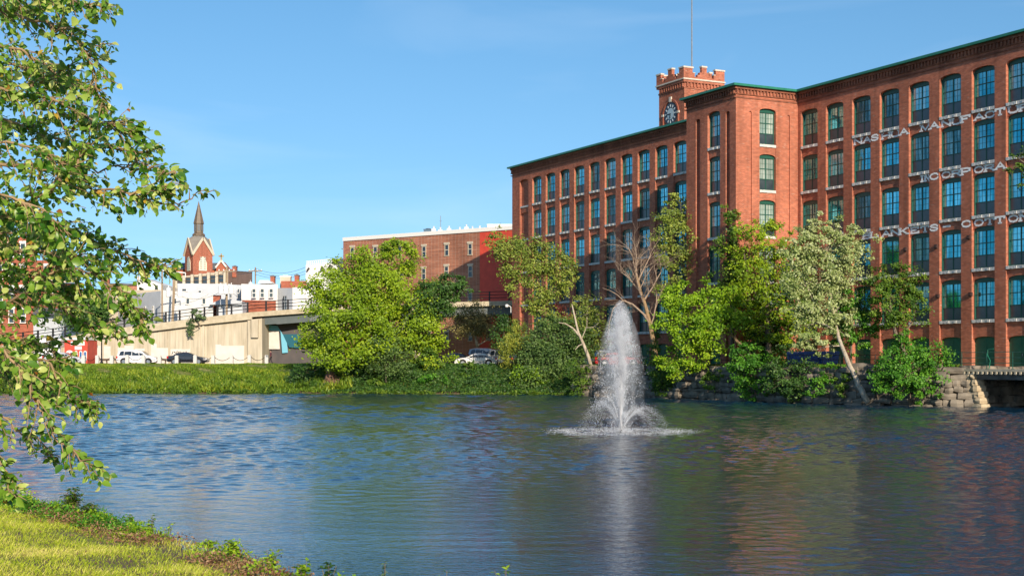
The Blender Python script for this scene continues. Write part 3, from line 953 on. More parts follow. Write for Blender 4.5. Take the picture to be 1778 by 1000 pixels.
mb.box(cx - R * 1.62, cx - R * 1.22, y, y + .13, cz - .12, cz + .12); mb.box(cx + R * 1.22, cx + R * 1.62, y, y + .13, cz - .12, cz + .12)
mb.build('keystone', M['stone_trim'], TW)
mb = MB(); mb.tube([((T0 + T1) / 2 - .3, (TY0 + TY1) / 2, 27.5), ((T0 + T1) / 2 - .3, (TY0 + TY1) / 2, 44)], [.085, .06], 8)
mb.build('mast', M['grey_metal'], TW)
# downpipe with lamp at the far corner

# ------------------------------------------------------------------ viaduct across the back
def vy(px): return 186 if px > 560 else 178 + (px - 437) * 0.065 if px > 437 else 178
TOPL = [(-260, 632), (-120, 618), (0, 600), (100, 587), (200, 570.5), (300, 558), (354, 551), (437, 542), (539, 535), (660, 530), (780, 525), (900, 522), (1010, 519)]
def top_z(px):
    return PZ(np.interp(px, [p[0] for p in TOPL], [p[1] for p in TOPL]), vy(px))
VIA = empty('viaduct', (PX(437, 178), 178, 2.8), 0, 'long sand coloured concrete road viaduct sloping down to the left', 'viaduct')
def local(m, o=VIA):
    m.v = [(x - o.location.x, y - o.location.y, z - o.location.z) for x, y, z in m.v]
    return m
def quadbox(m, pa, pb, za0, za1, zb0, zb1, ya, yb, dep):
    """box between px pa..pb (front y ya..yb) with sloping top and bottom"""
    xa, xb = PX(pa, ya), PX(pb, yb)
    vs = [(xa, ya, za0), (xb, yb, zb0), (xb, yb, zb1), (xa, ya, za1)]
    vs += [(x, y_ + dep, z) for x, y_, z in vs]
    m.add(vs, [(0, 1, 2, 3), (7, 6, 5, 4), (0, 4, 5, 1), (1, 5, 6, 2), (2, 6, 7, 3), (3, 7, 4, 0)])
m = MB()
knots = [-260, -120, 0, 60, 100, 150, 200, 250, 300, 354, 395, 430]
for a, b_ in zip(knots[:-1], knots[1:]):
    quadbox(m, a, b_, 1.5, top_z(a) - .9, 1.5, top_z(b_) - .9, 178.25, 178.25, 10)
quadbox(m, 430, 455, 1.5, top_z(430) - .9, 1.5, top_z(455) - .9, 177.9, 177.9, 10.4)      # abutment pier
quadbox(m, 436, 448, top_z(437) - 3.2, top_z(437) - .9, top_z(437) - 3.2, top_z(437) - .9, 177.5, 177.5, 0.4)
quadbox(m, 351, 355, 1.5, top_z(353) - .9, 1.5, top_z(353) - .9, 178.1, 178.1, 0.2)
quadbox(m, 345, 348, 1.5, top_z(347) - .9, 1.5, top_z(347) - .9, 178.1, 178.1, 0.2)
# shallow ribs of the form-work
for px in range(10, 430, 14):
    if abs(px - 350) > 8: quadbox(m, px, px + .8, 1.5, top_z(px) - 1.0, 1.5, top_z(px) - 1.0, 178.20, 178.20, .06)
local(m).build('retaining_wall', M['concrete'], VIA)
m = MB()
kk = [-260, -120, 0, 60, 100, 150, 200, 250, 300, 354, 395, 437, 480, 539, 600, 660, 720, 780, 845, 900, 960, 1010]
for a, b_ in zip(kk[:-1], kk[1:]):
    quadbox(m, a, b_, top_z(a) - .9 if b_ <= 437 else top_z(a) - .62, top_z(a), top_z(b_) - .9 if b_ <= 437 else top_z(b_) - .62, top_z(b_), vy(a) - .3, vy(b_) - .3, .6)
    quadbox(m, a, b_, top_z(a) - 0.62, top_z(a) - .45, top_z(b_) - 0.62, top_z(b_) - .45, vy(a) + .3, vy(b_) + .3, 11.0)
local(m).build('parapet', M['concrete_plain'], VIA)
m = MB()
for a, b_ in zip(kk[12:-1], kk[13:]):
    quadbox(m, a, b_, top_z(a) - 1.75, top_z(a) - .64, top_z(b_) - 1.75, top_z(b_) - .64, vy(a) + .35, vy(b_) + .35, .35)
    for dd in (3, 6, 9): quadbox(m, a, b_, top_z(a) - 1.7, top_z(a) - .64, top_z(b_) - 1.7, top_z(b_) - .64, vy(a) + dd, vy(b_) + dd, .35)
quadbox(m, 457, 500, top_z(460) - 1.7, top_z(460) - .64, top_z(500) - 1.7, top_z(500) - .64, vy(457) + .35, vy(500) + .35, .35)
local(m).build('girder', M['girder'], VIA)
for px in (560, 720):
    m = MB()
    quadbox(m, px, px + 9, 2.0, top_z(px) - 1.75, 2.0, top_z(px) - 1.75, 191, 191, 1.0)
    local(m).build('column', M['concrete_plain'], VIA)
# far abutment under the span with its painted mural
m = MB()
quadbox(m, 452, 600, 2.0, top_z(452) - .7, 2.0, top_z(600) - .7, 182.5, 190, .5)
AB = local(m).build('mural_wall', mat('mural_ground', (0.10, 0.085, 0.085), (0.07, 0.065, 0.07), scale=1), VIA)
def flat(poly, y, mt, name, par, o):
    mm = MB(); ys = y if callable(y) else (lambda p: y)
    mm.add([(PX(p, ys(p)) - o.x, ys(p) - o.y, PZ(q, ys(p)) - o.z) for p, q in poly], [tuple(range(len(poly)))])
    return mm.build(name, mt, par)
my = lambda p: 182.5 + (p - 452) * 7.5 / 148 - 0.35
flat([(458, 574), (484, 574), (486, 606), (459, 606)], my, M['patch_paint'], 'mural_panel', AB, VIA.location)
my2 = lambda p: my(p) - .05
flat([(451, 562), (482, 566), (498, 592), (500, 612), (490, 613), (487, 575), (456, 572)], my2, mat('mural_sky_blue', (0.16, 0.46, 0.62), rough=.7), 'mural_panel', AB, VIA.location)
my3 = lambda p: my(p) - .1
flat([(491, 580), (520, 580), (530, 605), (502, 603)], my3, mat('mural_teal', (0.008, 0.10, 0.15), rough=.7), 'mural_panel', AB, VIA.location)
# pale cover-paint patches and a scribble on the wall
def patch(px0, px1, py0, py1, yy=178.14):
    flat([(px0, py0), (px1, py0), (px1, py1), (px0, py1)], yy, M['patch_paint'], 'paint_patch', VIA, VIA.location)
for a in ((153, 178, 600, 632), (180, 192, 601, 633), (204, 216, 604, 630), (216, 232, 600, 630), (234, 251, 605, 631), (262, 272, 597, 628), (272, 292, 604, 632),
          (296, 330, 606, 630), (374, 384, 598, 632), (384, 424, 600, 632)):
    patch(*a)
m = MB(); rg = random.Random(3)
for k in range(9):
    x = 299 + k * 3.0
    pts = [(PX(x + rg.uniform(-1, 3), 178.1), 178.1, PZ(609 + rg.uniform(0, 8), 178.1)) for _ in range(4)]
    m.tube(pts, .035, 4)
local(m).build('scribble', M['black_metal'], VIA)

# guard rail on the viaduct, posts as parts
RAIL = empty('guard_rail', (PX(437, 178), 178, 9), 0, 'black steel guard rail with three bars along the sloping viaduct top', 'railing')
m = MB()
for a, b_ in zip(kk[:-1], kk[1:]):
    for h in (.45, .85, 1.25):
        m.tube([(PX(a, vy(a)), vy(a), top_z(a) + h), (PX(b_, vy(b_)), vy(b_), top_z(b_) + h)], .045, 4, caps=False)
local(m, RAIL).build('rails', M['black_metal'], RAIL)
pp = None
posts = [-80, -48, -18, 12, 40, 66, 92, 113, 133, 152, 172, 193, 216, 240, 264, 288, 312, 334, 355, 378, 402, 430, 462, 500, 540, 585, 630, 680, 730, 788, 850, 884, 930]
for px in posts:
    if pp is None:
        q = MB(); q.box(-.1, .1, -.1, .1, -.02, 1.32); q.box(-.16, .16, -.16, .16, -.02, .05)
        o = pp = q.build('post', M['black_metal'], RAIL)
    else: o = copy_tree(pp, RAIL)
    o.location = Vector((PX(px, vy(px)), vy(px), top_z(px))) - RAIL.location

# ------------------------------------------------------------------ buildings behind
def bld(name, loc, label, cat='building', group=None): return empty(name, loc, 0, label, cat, group)
def facade_box(parent, px0, px1, py_top, Y, dep, mt, name='wall', zb=2.0, py_top2=None, Y2=None):
    """a block whose front runs px0..px1 at distance Y (Y2 at its right end); roof line py_top..py_top2"""
    Y2 = Y if Y2 is None else Y2
    za = PZ(py_top, Y); zb_ = PZ(py_top if py_top2 is None else py_top2, Y2)
    xa, xb = PX(px0, Y), PX(px1, Y2)
    d = Vector((xb - xa, Y2 - Y, 0)).normalized(); q = Vector(((min(px1, 840) - CX) / F, 1, 0)) * dep if px1 < 830 else Vector((-d.y, d.x, 0)) * dep
    A, B = Vector((xa, Y, 0)), Vector((xb, Y2, 0))
    o = parent.location
    vs = []
    for z1, z2 in ((zb, zb), (za, zb_)):
        for p, z in ((A, z1), (B, z2), (B + q, z2), (A + q, z1)): vs.append((p.x - o.x, p.y - o.y, z - o.z))
    m = MB(); m.add(vs, [(0, 3, 2, 1), (4, 5, 6, 7), (0, 1, 5, 4), (1, 2, 6, 5), (2, 3, 7, 6), (3, 0, 4, 7)])
    return m.build(name, mt, parent)
def win(parent, px, py, w, h, Y, frame=M['trim_white'], glass=M['dark_glass'], lintel=False, double=True, cache={}):
    """window centred on (px,py), w x h photo pixels, its front on a plane at distance Y"""
    x, z = PX(px, Y), PZ(py, Y)
    W_, H_ = w / F * Y / 2, h / F * Y / 2
    t = min(.12, W_ * .25)
    m = MB()
    m.box(-W_, -W_ + t, -.08, .1, -H_, H_); m.box(W_ - t, W_, -.08, .1, -H_, H_)
    m.box(-W_ + t, W_ - t, -.08, .1, H_ - t, H_); m.box(-W_ - .05, W_ + .05, -.14, .1, -H_ - .1, -H_)
    if double: m.box(-W_ + t, W_ - t, -.05, .09, -.05, .05)
    if lintel: m.box(-W_ - .12, W_ + .12, -.13, .1, H_, H_ + .28)
    f = m.build('window', frame, parent)
    f.location = Vector((x, Y, z)) - parent.location
    g = MB(); g.box(-W_ + t - .01, W_ - t + .01, -.03, .06, -H_, H_ - t + .01)
    g.build('pane', glass, f)
    return f

# brick building with the red painted end
BY0, BY1 = 215.0, 195.0
def byy(px):
    # front line from (596,215) to (905,195)
    xa, xb = PX(596, BY0), PX(905, BY1)
    r = (px - CX) / F
    t = (r * BY0 - xa) / ((xb - xa) - r * (BY1 - BY0))
    return BY0 + t * (BY1 - BY0)
B = bld('brick_building', (PX(740, 205), 205, 2.5), 'old brown brick block with white window surrounds, white roof edge and a red painted end')
facade_box(B, 596, 833, 419, BY0, 30, M['brick_old'], py_top2=403, Y2=byy(833))
facade_box(B, 833, 960, 403, byy(833), 30, M['red_paint'], 'painted_wall', py_top2=394, Y2=byy(960))
bd = Vector((PX(905, BY1) - PX(596, BY0), BY1 - BY0, 0)).normalized(); bn = Vector((bd.y, -bd.x, 0))
m = MB()
A = Vector((PX(596, BY0), BY0, PZ(419, BY0))); C_ = Vector((PX(960, byy(960)), byy(960), PZ(394, byy(960))))
m.add([p - B.location for p in (A + bn * .15, C_ + bn * .15, C_ + bn * .15 + Vector((0, 0, .55)), A + bn * .15 + Vector((0, 0, .55)),
      A - bn * 30, C_ - bn * 30, C_ - bn * 30 + Vector((0, 0, .55)), A - bn * 30 + Vector((0, 0, .55)))],
      [(0, 1, 2, 3), (7, 6, 5, 4), (0, 4, 5, 1), (1, 5, 6, 2), (2, 6, 7, 3), (3, 7, 4, 0)])
m.build('roof_edge', M['trim_white'], B)
for px, py, h in ((612, 439, 19), (652, 438, 19), (694, 437.5, 19), (736.5, 437, 19), (776, 434, 19), (816.5, 432.5, 19),
               (736, 475, 18), (775.5, 471, 18), (817, 471, 19), (816.5, 513, 17), (775, 513, 17), (697, 476, 18), (655, 478, 18), (700, 585, 17), (745, 585, 17), (776, 585, 17), (817, 583, 17), (848, 582, 17)):
    yy = byy(px)
    f = win(B, px, py, 9.5, h, yy, frame=M['cream'], lintel=True)
    f.rotation_euler = (0, 0, math.atan2(bd.y, bd.x))
RB = bld('rooftop_unit', (PX(743, 215), 215, PZ(404, 215)), 'dark blue rooftop air handler box on the brown brick block', 'air handler')
m = MB(); m.box(-.65, .65, 0, 1.5, -.6, .45); m.box(-.7, .7, -.05, 1.55, .45, .55); m.build('housing', mat('blue_grey_unit', (0.07, 0.13, 0.19)), RB)
m = MB(); m.lathe((0, .7, .55), [(.4, 0), (.4, .12), (.1, .16)]); m.build('fan', M['black_metal'], RB)
RB = bld('rooftop_vent', (PX(775, 212), 212, PZ(403, 212)), 'row of small white rooftop vents and pipes on the brown brick block', 'vents')
for i, (dx, h) in enumerate(((-1.9, .5), (-.9, .35), (0.4, .55), (2.0, .4), (3.0, .75), (3.9, .5), (5.0, .6))):
    m = MB(); m.box(dx - .3, dx + .3, 0, .6, -.5, h); m.lathe((dx, .3, h), [(.1, 0), (.1, .25), (.22, .3), (.05, .4)]); m.build('vent', M['white_metal'], RB)
m = MB(); m.tube([(PX(765, 214), 214, PZ(404, 214)), (PX(765, 214), 214, PZ(375, 214))], .05, 5); m.tube([(PX(763, 214), 214, PZ(384, 214)), (PX(767, 214), 214, PZ(384, 214))], .03, 4)
m.build('roof_antenna', M['grey_metal'], label='thin roof antenna beside the vents of the brown brick block', cat='antenna')
RB = bld('penthouse', (PX(875, 212), 212, PZ(397, 212)), 'low white plant room on the red painted end of the roof', 'plant room')
m = MB(); m.box(-2.5, 6, 2, 10, -1, .75); m.box(-2.6, 6.1, 1.9, 10.1, .75, .85); m.build('wall', M['trim_white'], RB)
m = MB(); m.box(-1.2, 0.2, 1.94, 1.99, -.3, .5); m.build('louvre', M['grey_metal'], RB)

# tall white building behind the big tree
B = bld('white_building', (PX(560, 222), 222, 2.5), 'tall plain white block with roof railing behind the big round tree')
facade_box(B, 531, 585, 460, 218, 8, M['white_paint'], py_top2=455, Y2=218.4)
facade_box(B, 575, 640, 450, 218.8, 8, M['white_paint'], 'stair_tower', py_top2=447, Y2=219.2)
m = MB(); o = B.location
for k in range(13):
    px = 533 + k * 3.3
    m.box(PX(px, 219) - o.x - .04, PX(px, 219) - o.x + .04, 219 - o.y, 219.1 - o.y, PZ(461, 219) - o.z, PZ(453 - .3 * k * .3, 219) - o.z)
m.tube([Vector((PX(532, 219), 219, PZ(454, 219))) - o, Vector((PX(575, 219), 219, PZ(450, 219))) - o], .07, 4)
m.tube([Vector((PX(532, 219), 219, PZ(457.5, 219))) - o, Vector((PX(575, 219), 219, PZ(454, 219))) - o], .05, 4)
m.build('roof_railing', M['white_metal'], B)
for px, py in ((535, 468), (559, 466), (572, 463)):
    m = MB(); m.obox(Vector((PX(px, 217.8), 217.8, PZ(py, 217.8))) - o, (.16, 0, .25), (0, .3, 0), (-.1, 0, .07)); m.build('wall_lamp', M['black_metal'], B)

# white shop block with big dark windows
B = bld('shop_building', (PX(515, 212), 212, 2.5), 'low white block with large dark shop windows and a brick parapet')
facade_box(B, 481, 508, 500, 213, 3, M['grey_and_shaded_white'], py_top2=500, Y2=210)  # side of the white block, its shade put into the grey colour
facade_box(B, 508, 575, 499, 210, 6, M['white_paint'], py_top2=497, Y2=210.4)
facade_box(B, 488, 532, 488, 216, 6, M['brick_red'], 'parapet', zb=14.0)
for a in ((498, 529, 13, 30, 211.2), (524, 529, 27, 30, 210.4), (556, 529, 27, 30, 211.3)):
    f = win(B, *a, frame=M['black_metal'])
    m = MB(); w_ = a[2] / F * a[4] / 2; h_ = a[3] / F * a[4] / 2
    for k in (-.45, 0, .45): m.box(k * w_ * 1.2 - .04, k * w_ * 1.2 + .04, -.09, -.05, -h_, h_)
    m.box(-w_, w_, -.09, -.05, h_ * .35, h_ * .35 + .08); m.build('mullion', M['grey_metal'], f)
def chimney(px0, px1, py0, py1, Y, mt, label, cat='chimney', name='chimney'):
    e = bld(name, (PX((px0 + px1) / 2, Y), Y, PZ(py1, Y)), label, cat, None)
    w_ = (px1 - px0) / F * Y / 2; h_ = (py1 - py0) / F * Y
    m = MB(); m.box(-w_, w_, -.4, .8, -1, h_ - .15); m.build('stack', mt, e)
    m = MB(); m.box(-w_ - .06, w_ + .06, -.46, .86, h_ - .15, h_); m.box(-w_ * .5, w_ * .5, -.2, .5, h_, h_ + .12); m.build('cap', M['slate'] if mt != M['cream'] else M['trim_white'], e)
chimney(470, 477, 479, 492, 218, M['brick_red'], 'narrow brick chimney left of the cream chimney block')
chimney(512, 519, 477.5, 488, 217.5, M['brick_red'], 'small brick chimney right of the cream chimney block')
chimney(487, 505, 479.5, 489, 218, M['cream'], 'wide cream coloured chimney block between two brick chimneys', 'chimney')
chimney(404, 411, 462, 472, 262, M['brick_red'], 'small brick chimney on the dark brown building')
chimney(184, 189.5, 479.5, 500, 300, M['brick_red'], 'round topped brick chimney seen beside the tree leaves')

# white two storey block with three sash windows over a brick base
B = bld('sash_window_building', (PX(450, 210), 210, 2.5), 'white painted block with three sash windows above a red brick base')
facade_box(B, 419, 482, 493, 211, 10, M['white_paint'], py_top2=494, Y2=210)
facade_box(B, 420.5, 479, 521, 210.2, .9, M['brick_red'], 'brick_base', py_top2=522, Y2=209.4)
m = MB(); o = B.location
m.prism([(PX(452, 216) - o.x, PZ(493, 216) - o.z), (PX(476, 216) - o.x, PZ(493, 216) - o.z), (PX(470, 216) - o.x, PZ(488, 216) - o.z), (PX(455, 216) - o.x, PZ(488, 216) - o.z)], 4, 9)
m.build('roof_hatch', M['trim_white'], B)
for px in (441, 455.5, 471): win(B, px, 508.5, 7, 15, 210.4 - (px - 419) * .012, glass=M['screen'])

# long pale building with slate-grey wall
B = bld('grey_building', (PX(365, 225), 225, 2.5), 'long pale grey block behind the utility poles')
facade_box(B, 308, 400, 492, 226, 10, M['grey_and_shaded_white'], py_top2=493, Y2=225.4)
facade_box(B, 395, 422, 494, 216, 6, M['grey_and_shaded_white'], py_top2=495, Y2=215.7)
for px, py, w, h in ((401, 510, 3, 15), (414, 509, 3.5, 15)): win(B, px, py, w, h, 215.3)
win(B, 320, 503, 9, 5, 225.6, double=False); win(B, 347, 506, 6, 4, 225.1, double=False)

B = bld('white_workshop', (PX(320, 206), 206, 2.5), 'low white building with three square grey windows behind the viaduct rail')
facade_box(B, 279, 370, 503.5, 206, 14, M['white_paint'], py_top2=511, Y2=204)
facade_box(B, 205, 281, 513.5, 216, 10, M['grey_and_shaded_white'], 'side_wall', py_top2=505, Y2=206.1)  # white building's side, painted grey to carry its shade
for px in (304.5, 327, 355): win(B, px, 522.5, 8.5, 10, 206 - (px - 279) * .022, glass=M['screen'], double=False)
def yw(px):
    xa, xb = PX(205, 216), PX(281, 206.1); r = (px - CX) / F
    t = (r * 216 - xa) / ((xb - xa) - r * (206.1 - 216)); return 216 + t * (206.1 - 216)
for px, py in ((222, 531), (235, 540), (252, 538), (266, 537), (216, 545), (230, 546)): 
    f = win(B, px, py, 5.5, 12, yw(px)); f.rotation_euler = (0, 0, math.atan2(206.1 - 216, PX(281, 206.1) - PX(205, 216)))
B = bld('brick_shed', (PX(380, 204), 204, 2.5), 'small orange brick annex with a pale lean-to roof beside the middle utility pole', 'annex')
facade_box(B, 369, 384, 512.5, 207, 5, M['brick_red'])
m = MB(); o = B.location
m.prism([(PX(362, 203) - o.x, PZ(529, 203) - o.z), (PX(420, 203) - o.x, PZ(529, 203) - o.z), (PX(420, 203) - o.x, PZ(523, 203) - o.z), (PX(384, 203) - o.x, PZ(519, 203) - o.z)], -1, 4)
m.box(PX(375, 203) - o.x, PX(420, 203) - o.x, -.5, 3, 0, PZ(529, 203) - o.z); m.build('lean_to_roof', M['grey_and_shaded_white'], B)
B = bld('monitor_roof_building', (PX(260, 240), 240, 2.5), 'white block with a single sloping roof and one small window')
m = MB(); o = B.location
m.prism([(PX(a, 240) - o.x, PZ(b_, 240) - o.z) for a, b_ in ((238, 560), (280, 560), (280, 494), (241, 480), (238, 480))], 0, 12); m.build('wall', M['white_paint'], B)
win(B, 271.5, 499, 5, 7, 239.9, frame=M['girder'])
B = bld('beige_building', (PX(215, 232), 232, 2.5), 'flat roofed beige building left of the white sloping roof')
facade_box(B, 150, 279, 505, 236, 14, M['cream'], py_top2=503, Y2=232)
facade_box(B, 205, 240, 494, 262, 10, M['brick_old'], 'rear_wall')
m = MB(); m.box(PX(204, 262) - o.x, PX(241, 262) - B.location.x, 262 - 232 - .3, 262 - 232 + .3, PZ(495.5, 262) - 2.5, PZ(492.5, 262) - 2.5); m.build('coping', M['slate'], B)
win(B, 262, 512, 5, 7, 232.5)

# cream office with columns, and the dark brown block beside it
B = bld('columned_office', (PX(350, 250), 250, 2.5), 'cream office building with a row of square columns in front of the church')
facade_box(B, 300, 396, 482, 252, 12, M['cream'], py_top2=470, Y2=250)
f0 = None
yo = lambda px: 252 - (px - 300) * 2 / 96
for i in range(7):
    px = 306 + i * 14.2; yy = yo(px) - .3
    top = 482 - (px - 300) * .125
    m = MB(); m.box(-.24, .24, -.5, .3, -9, PZ(top - 1, yy) - PZ(top, yy)); q = m.build('column', M['stone_trim'] if False else M['cream'], B)
    q.location = Vector((PX(px, yy), yy, PZ(top, yy))) - B.location
    if i < 6: win(B, px + 7.1, 489 - i * 1.2, 11, 13, yy + .1, frame=M['brown_metal'])
B = bld('brown_building', (PX(415, 260), 260, 2.5), 'plain dark brown block with a small brick chimney right of the church')
facade_box(B, 391, 438, 469.5, 262, 10, M['brown_wall'], py_top2=473, Y2=261.4)
m = MB(); o = B.location
m.add([Vector((PX(a, y_), y_, PZ(b_, y_))) - o for a, b_, y_ in ((390.5, 470.4, 261.8), (438.5, 473.2, 261.2), (438.5, 471.8, 261.2), (390.5, 468.8, 261.8))], [(0, 1, 2, 3)]); m.build('coping', M['slate'], B)
m = MB(); m.box(PX(392, 258) - o.x, PX(437, 258) - o.x, 2, 3, 0, 1); m.build('plinth', M['slate'], B)

# church
CH = bld('church', (PX(345, 330), 330, 2.5), 'brick church tower with white edged gables and a tall brown spire', 'church')
o = CH.location
hw = 2.4
ROT = math.radians(35)
def crot(m):
    c_, s_ = math.cos(ROT), math.sin(ROT)
    m.v = [(x * c_ - y * s_, x * s_ + y * c_, z) for x, y, z in m.v]; return m
ze, za = PZ(442, 330) - 2.5, PZ(416.5, 330) - 2.5
m = MB(); m.box(-hw, hw, -hw, hw, 0, ze)
for s in (-1, 1):
    m.prism([(-hw, ze), (hw, ze), (0, za)], s * (hw - .4), s * hw)
    m.prism([(-hw, ze), (hw, ze), (0, za)], s * (hw - .4), s * hw, 'x')
crot(m).build('tower_wall', M['brick_red'], CH)
zr = PZ(410, 330) - 2.5
m = MB()      # broach roof between gables
for k in range(4):
    a = k * math.pi / 2
    R_ = lambda x, y: (x * math.cos(a) - y * math.sin(a), x * math.sin(a) + y * math.cos(a))
    top = 1.25
    g = R_(0, -hw - .1); c0 = R_(-hw - .1, -hw - .1); c1 = R_(hw + .1, -hw - .1); t0 = R_(-top * .45, -top); t1 = R_(top * .45, -top); t2 = R_(top, -top * .45)
    m.add([(*g, za + .15), (*t0, zr), (*t1, zr)], [(0, 1, 2)])
    m.add([(*g, za + .15), (*c1, ze + .1), (*t1, zr)], [(0, 1, 2)])
    m.add([(*c1, ze + .1), (*R_(hw + .1, 0), za + .15), (*t2, zr), (*t1, zr)], [(0, 1, 2, 3)])
crot(m).build('roof', M['tan_roof'], CH)
m = MB()
for k in range(4):
    a = k * math.pi / 2
    R3 = lambda x, y, z: (x * math.cos(a) - y * math.sin(a), x * math.sin(a) + y * math.cos(a), z)
    for s in (-1, 1):
        p0 = Vector(R3(s * (hw + .25), -hw - .22, ze - .3)); p1 = Vector(R3(0, -hw - .22, za + .25))
        d = (p1 - p0).normalized(); nn = Vector(R3(0, 1, 0)); w_ = d.cross(nn)
        m.obox((p0 + p1) / 2, d * ((p1 - p0).length / 2), nn * .14, w_ * .26)
crot(m).build('gable_trim', M['cream'], CH)
for k, ww in ((0, .95), (3, .95)):
    m = MB(); zc = PZ(471, 330) - 2.5; zt_ = PZ(446, 330) - 2.5
    m.prism([(-ww, zc), (ww, zc), (ww, zt_ - 1.5), (ww * .6, zt_ - .6), (0, zt_), (-ww * .6, zt_ - .6), (-ww, zt_ - 1.5)], -hw - .10, -hw + .05)
    a = k * math.pi / 2
    m.v = [(x * math.cos(a) - y * math.sin(a), x * math.sin(a) + y * math.cos(a), z) for x, y, z in m.v]
    f = crot(m).build('window', mat('pale_louvred_window', (0.72, 0.66, 0.52), rough=.6), CH)
    m = MB()
    for i in range(6):
        zz = zc + .35 + i * .5
        for s in (-1, 1): m.box(s * .45 - .28, s * .45 + .28, -hw - .13, -hw - .11, zz, zz + .3)
    m.v = [(x * math.cos(a) - y * math.sin(a), x * math.sin(a) + y * math.cos(a), z) for x, y, z in m.v]
    crot(m).build('window_grille', mat('grey_glazing', (0.35, 0.34, 0.30), rough=.3), f)
m = MB()
zz = lambda py: PZ(py, 330) - 2.5
m.lathe((0, 0, 0), [(1.3, zz(411)), (1.6, zz(409)), (1.5, zz(407)), (1.12, zz(405)), (1.12, zz(389.5)), (1.3, zz(388.5)), (1.25, zz(386.5)), (0.02, zz(349))], 8)
crot(m).build('spire', M['brown_metal'], CH)
m = MB()
for k in range(8):
    a = (k + .5) * math.pi / 4
    d = Vector((math.cos(a), math.sin(a), 0)); q = Vector((-d.y, d.x, 0))
    m.obox(d * 1.05 + Vector((0, 0, zz(396))), q * .27, d * .03, Vector((0, 0, .75)))
crot(m).build('belfry_louvre', M['slate'], CH)
# nave roof and gable with a gilt cross
m = MB()
NX0, NX1 = PX(303, 338) - o.x, PX(405, 338) - o.x
m.box(NX0, NX1, 6, 14, 0, PZ(468, 338) - 2.5)
m.build('nave_wall', M['brick_red'], CH)
m = MB()
zr0, zr1 = PZ(469, 338) - 2.5, PZ(456, 338) - 2.5
m.prism([(5.6, zr0), (14.4, zr0), (11, zr1), (9, zr1)], NX0, NX1 - 2.6, 'x'); m.build('nave_roof', M['slate'], CH)
m = MB(); gx0, gx1 = PX(376, 335) - o.x, PX(394, 335) - o.x
gm = (gx0 + gx1) / 2
m.prism([(gx0, 0), (gx1, 0), (gx1, PZ(464, 335) - 2.5), (gm, PZ(453.5, 335) - 2.5), (gx0, PZ(464, 335) - 2.5)], 4.6, 9); m.build('gable_wall', M['brick_red'], CH)
m = MB()
for s, gx_ in ((-1, gx0), (1, gx1)):
    p0 = Vector((gx_ + s * .1, 4.5, PZ(465, 335) - 2.5)); p1 = Vector((gm, 4.5, PZ(452.6, 335) - 2.5)); d = (p1 - p0).normalized()
    m.obox((p0 + p1) / 2, d * (p1 - p0).length / 2, Vector((0, .3, 0)), d.cross(Vector((0, 1, 0))) * .17)
m.build('gable_trim', M['trim_white'], CH)
m = MB(); zc_ = PZ(452.5, 335) - 2.5
m.box(gm - .13, gm + .13, 4.3, 4.6, zc_, zc_ + 1.6); m.box(gm - .62, gm + .62, 4.3, 4.6, zc_ + .85, zc_ + 1.12); m.lathe((gm, 4.45, zc_ - .3), [(.3, 0), (.3, .2), (.12, .4)], 8)
m.build('cross', M['gold'], CH)

# big brick mill block at the far left, mostly behind leaves
B = bld('red_brick_block', (PX(40, 205), 205, 2.5), 'tall red brick block with white window heads behind the leafy branches at the left')
facade_box(B, -190, 62, 408, 207, 25, M['brick_red'], py_top2=412, Y2=205)
facade_box(B, 62, 110, 452, 205.5, 20, M['brick_red'], 'wing_wall', py_top2=453, Y2=204.6)
facade_box(B, 58, 134, 491, 203.5, 1.8, M['brick_red'], 'low_wall', py_top2=492, Y2=203)
m = MB(); o = B.location
m.box(PX(58, 203) - o.x, PX(135, 203) - o.x, -2.6, -1.4, PZ(491, 203) - 2.5, PZ(486, 203) - 2.5); m.build('coping', M['cream'], B)
for px in (92, 108.5, 123): win(B, px, 509, 9, 19, 202.9, lintel=True)
for i in range(12):
    for j in range(4): win(B, -180 + i * 20, 434 + j * 38, 10, 24, 206.3 - i * .12, lintel=True)
win(B, 80, 470, 8, 18, 204.9, lintel=True); win(B, 98, 470, 8, 18, 204.7, lintel=True)
B = bld('grey_warehouse', (PX(90, 195), 195, 2.5), 'low pale warehouse roof seen between branches behind the viaduct ramp', 'warehouse')
facade_box(B, 58, 118, 545, 197, 6, M['grey_and_shaded_white'], py_top2=548, Y2=196)
facade_box(B, 112, 150, 553, 196, 6, M['white_paint'], 'annex_wall', py_top2=560, Y2=195)
m = MB(); o = B.location
m.add([Vector((PX(a, y_), y_, PZ(b_, y_))) - o for a, b_, y_ in ((56, 545, 195.6), (119, 548, 195.2), (117, 536, 201), (60, 533, 201))], [(0, 1, 2, 3)])
m.build('roof', M['slate'], B)

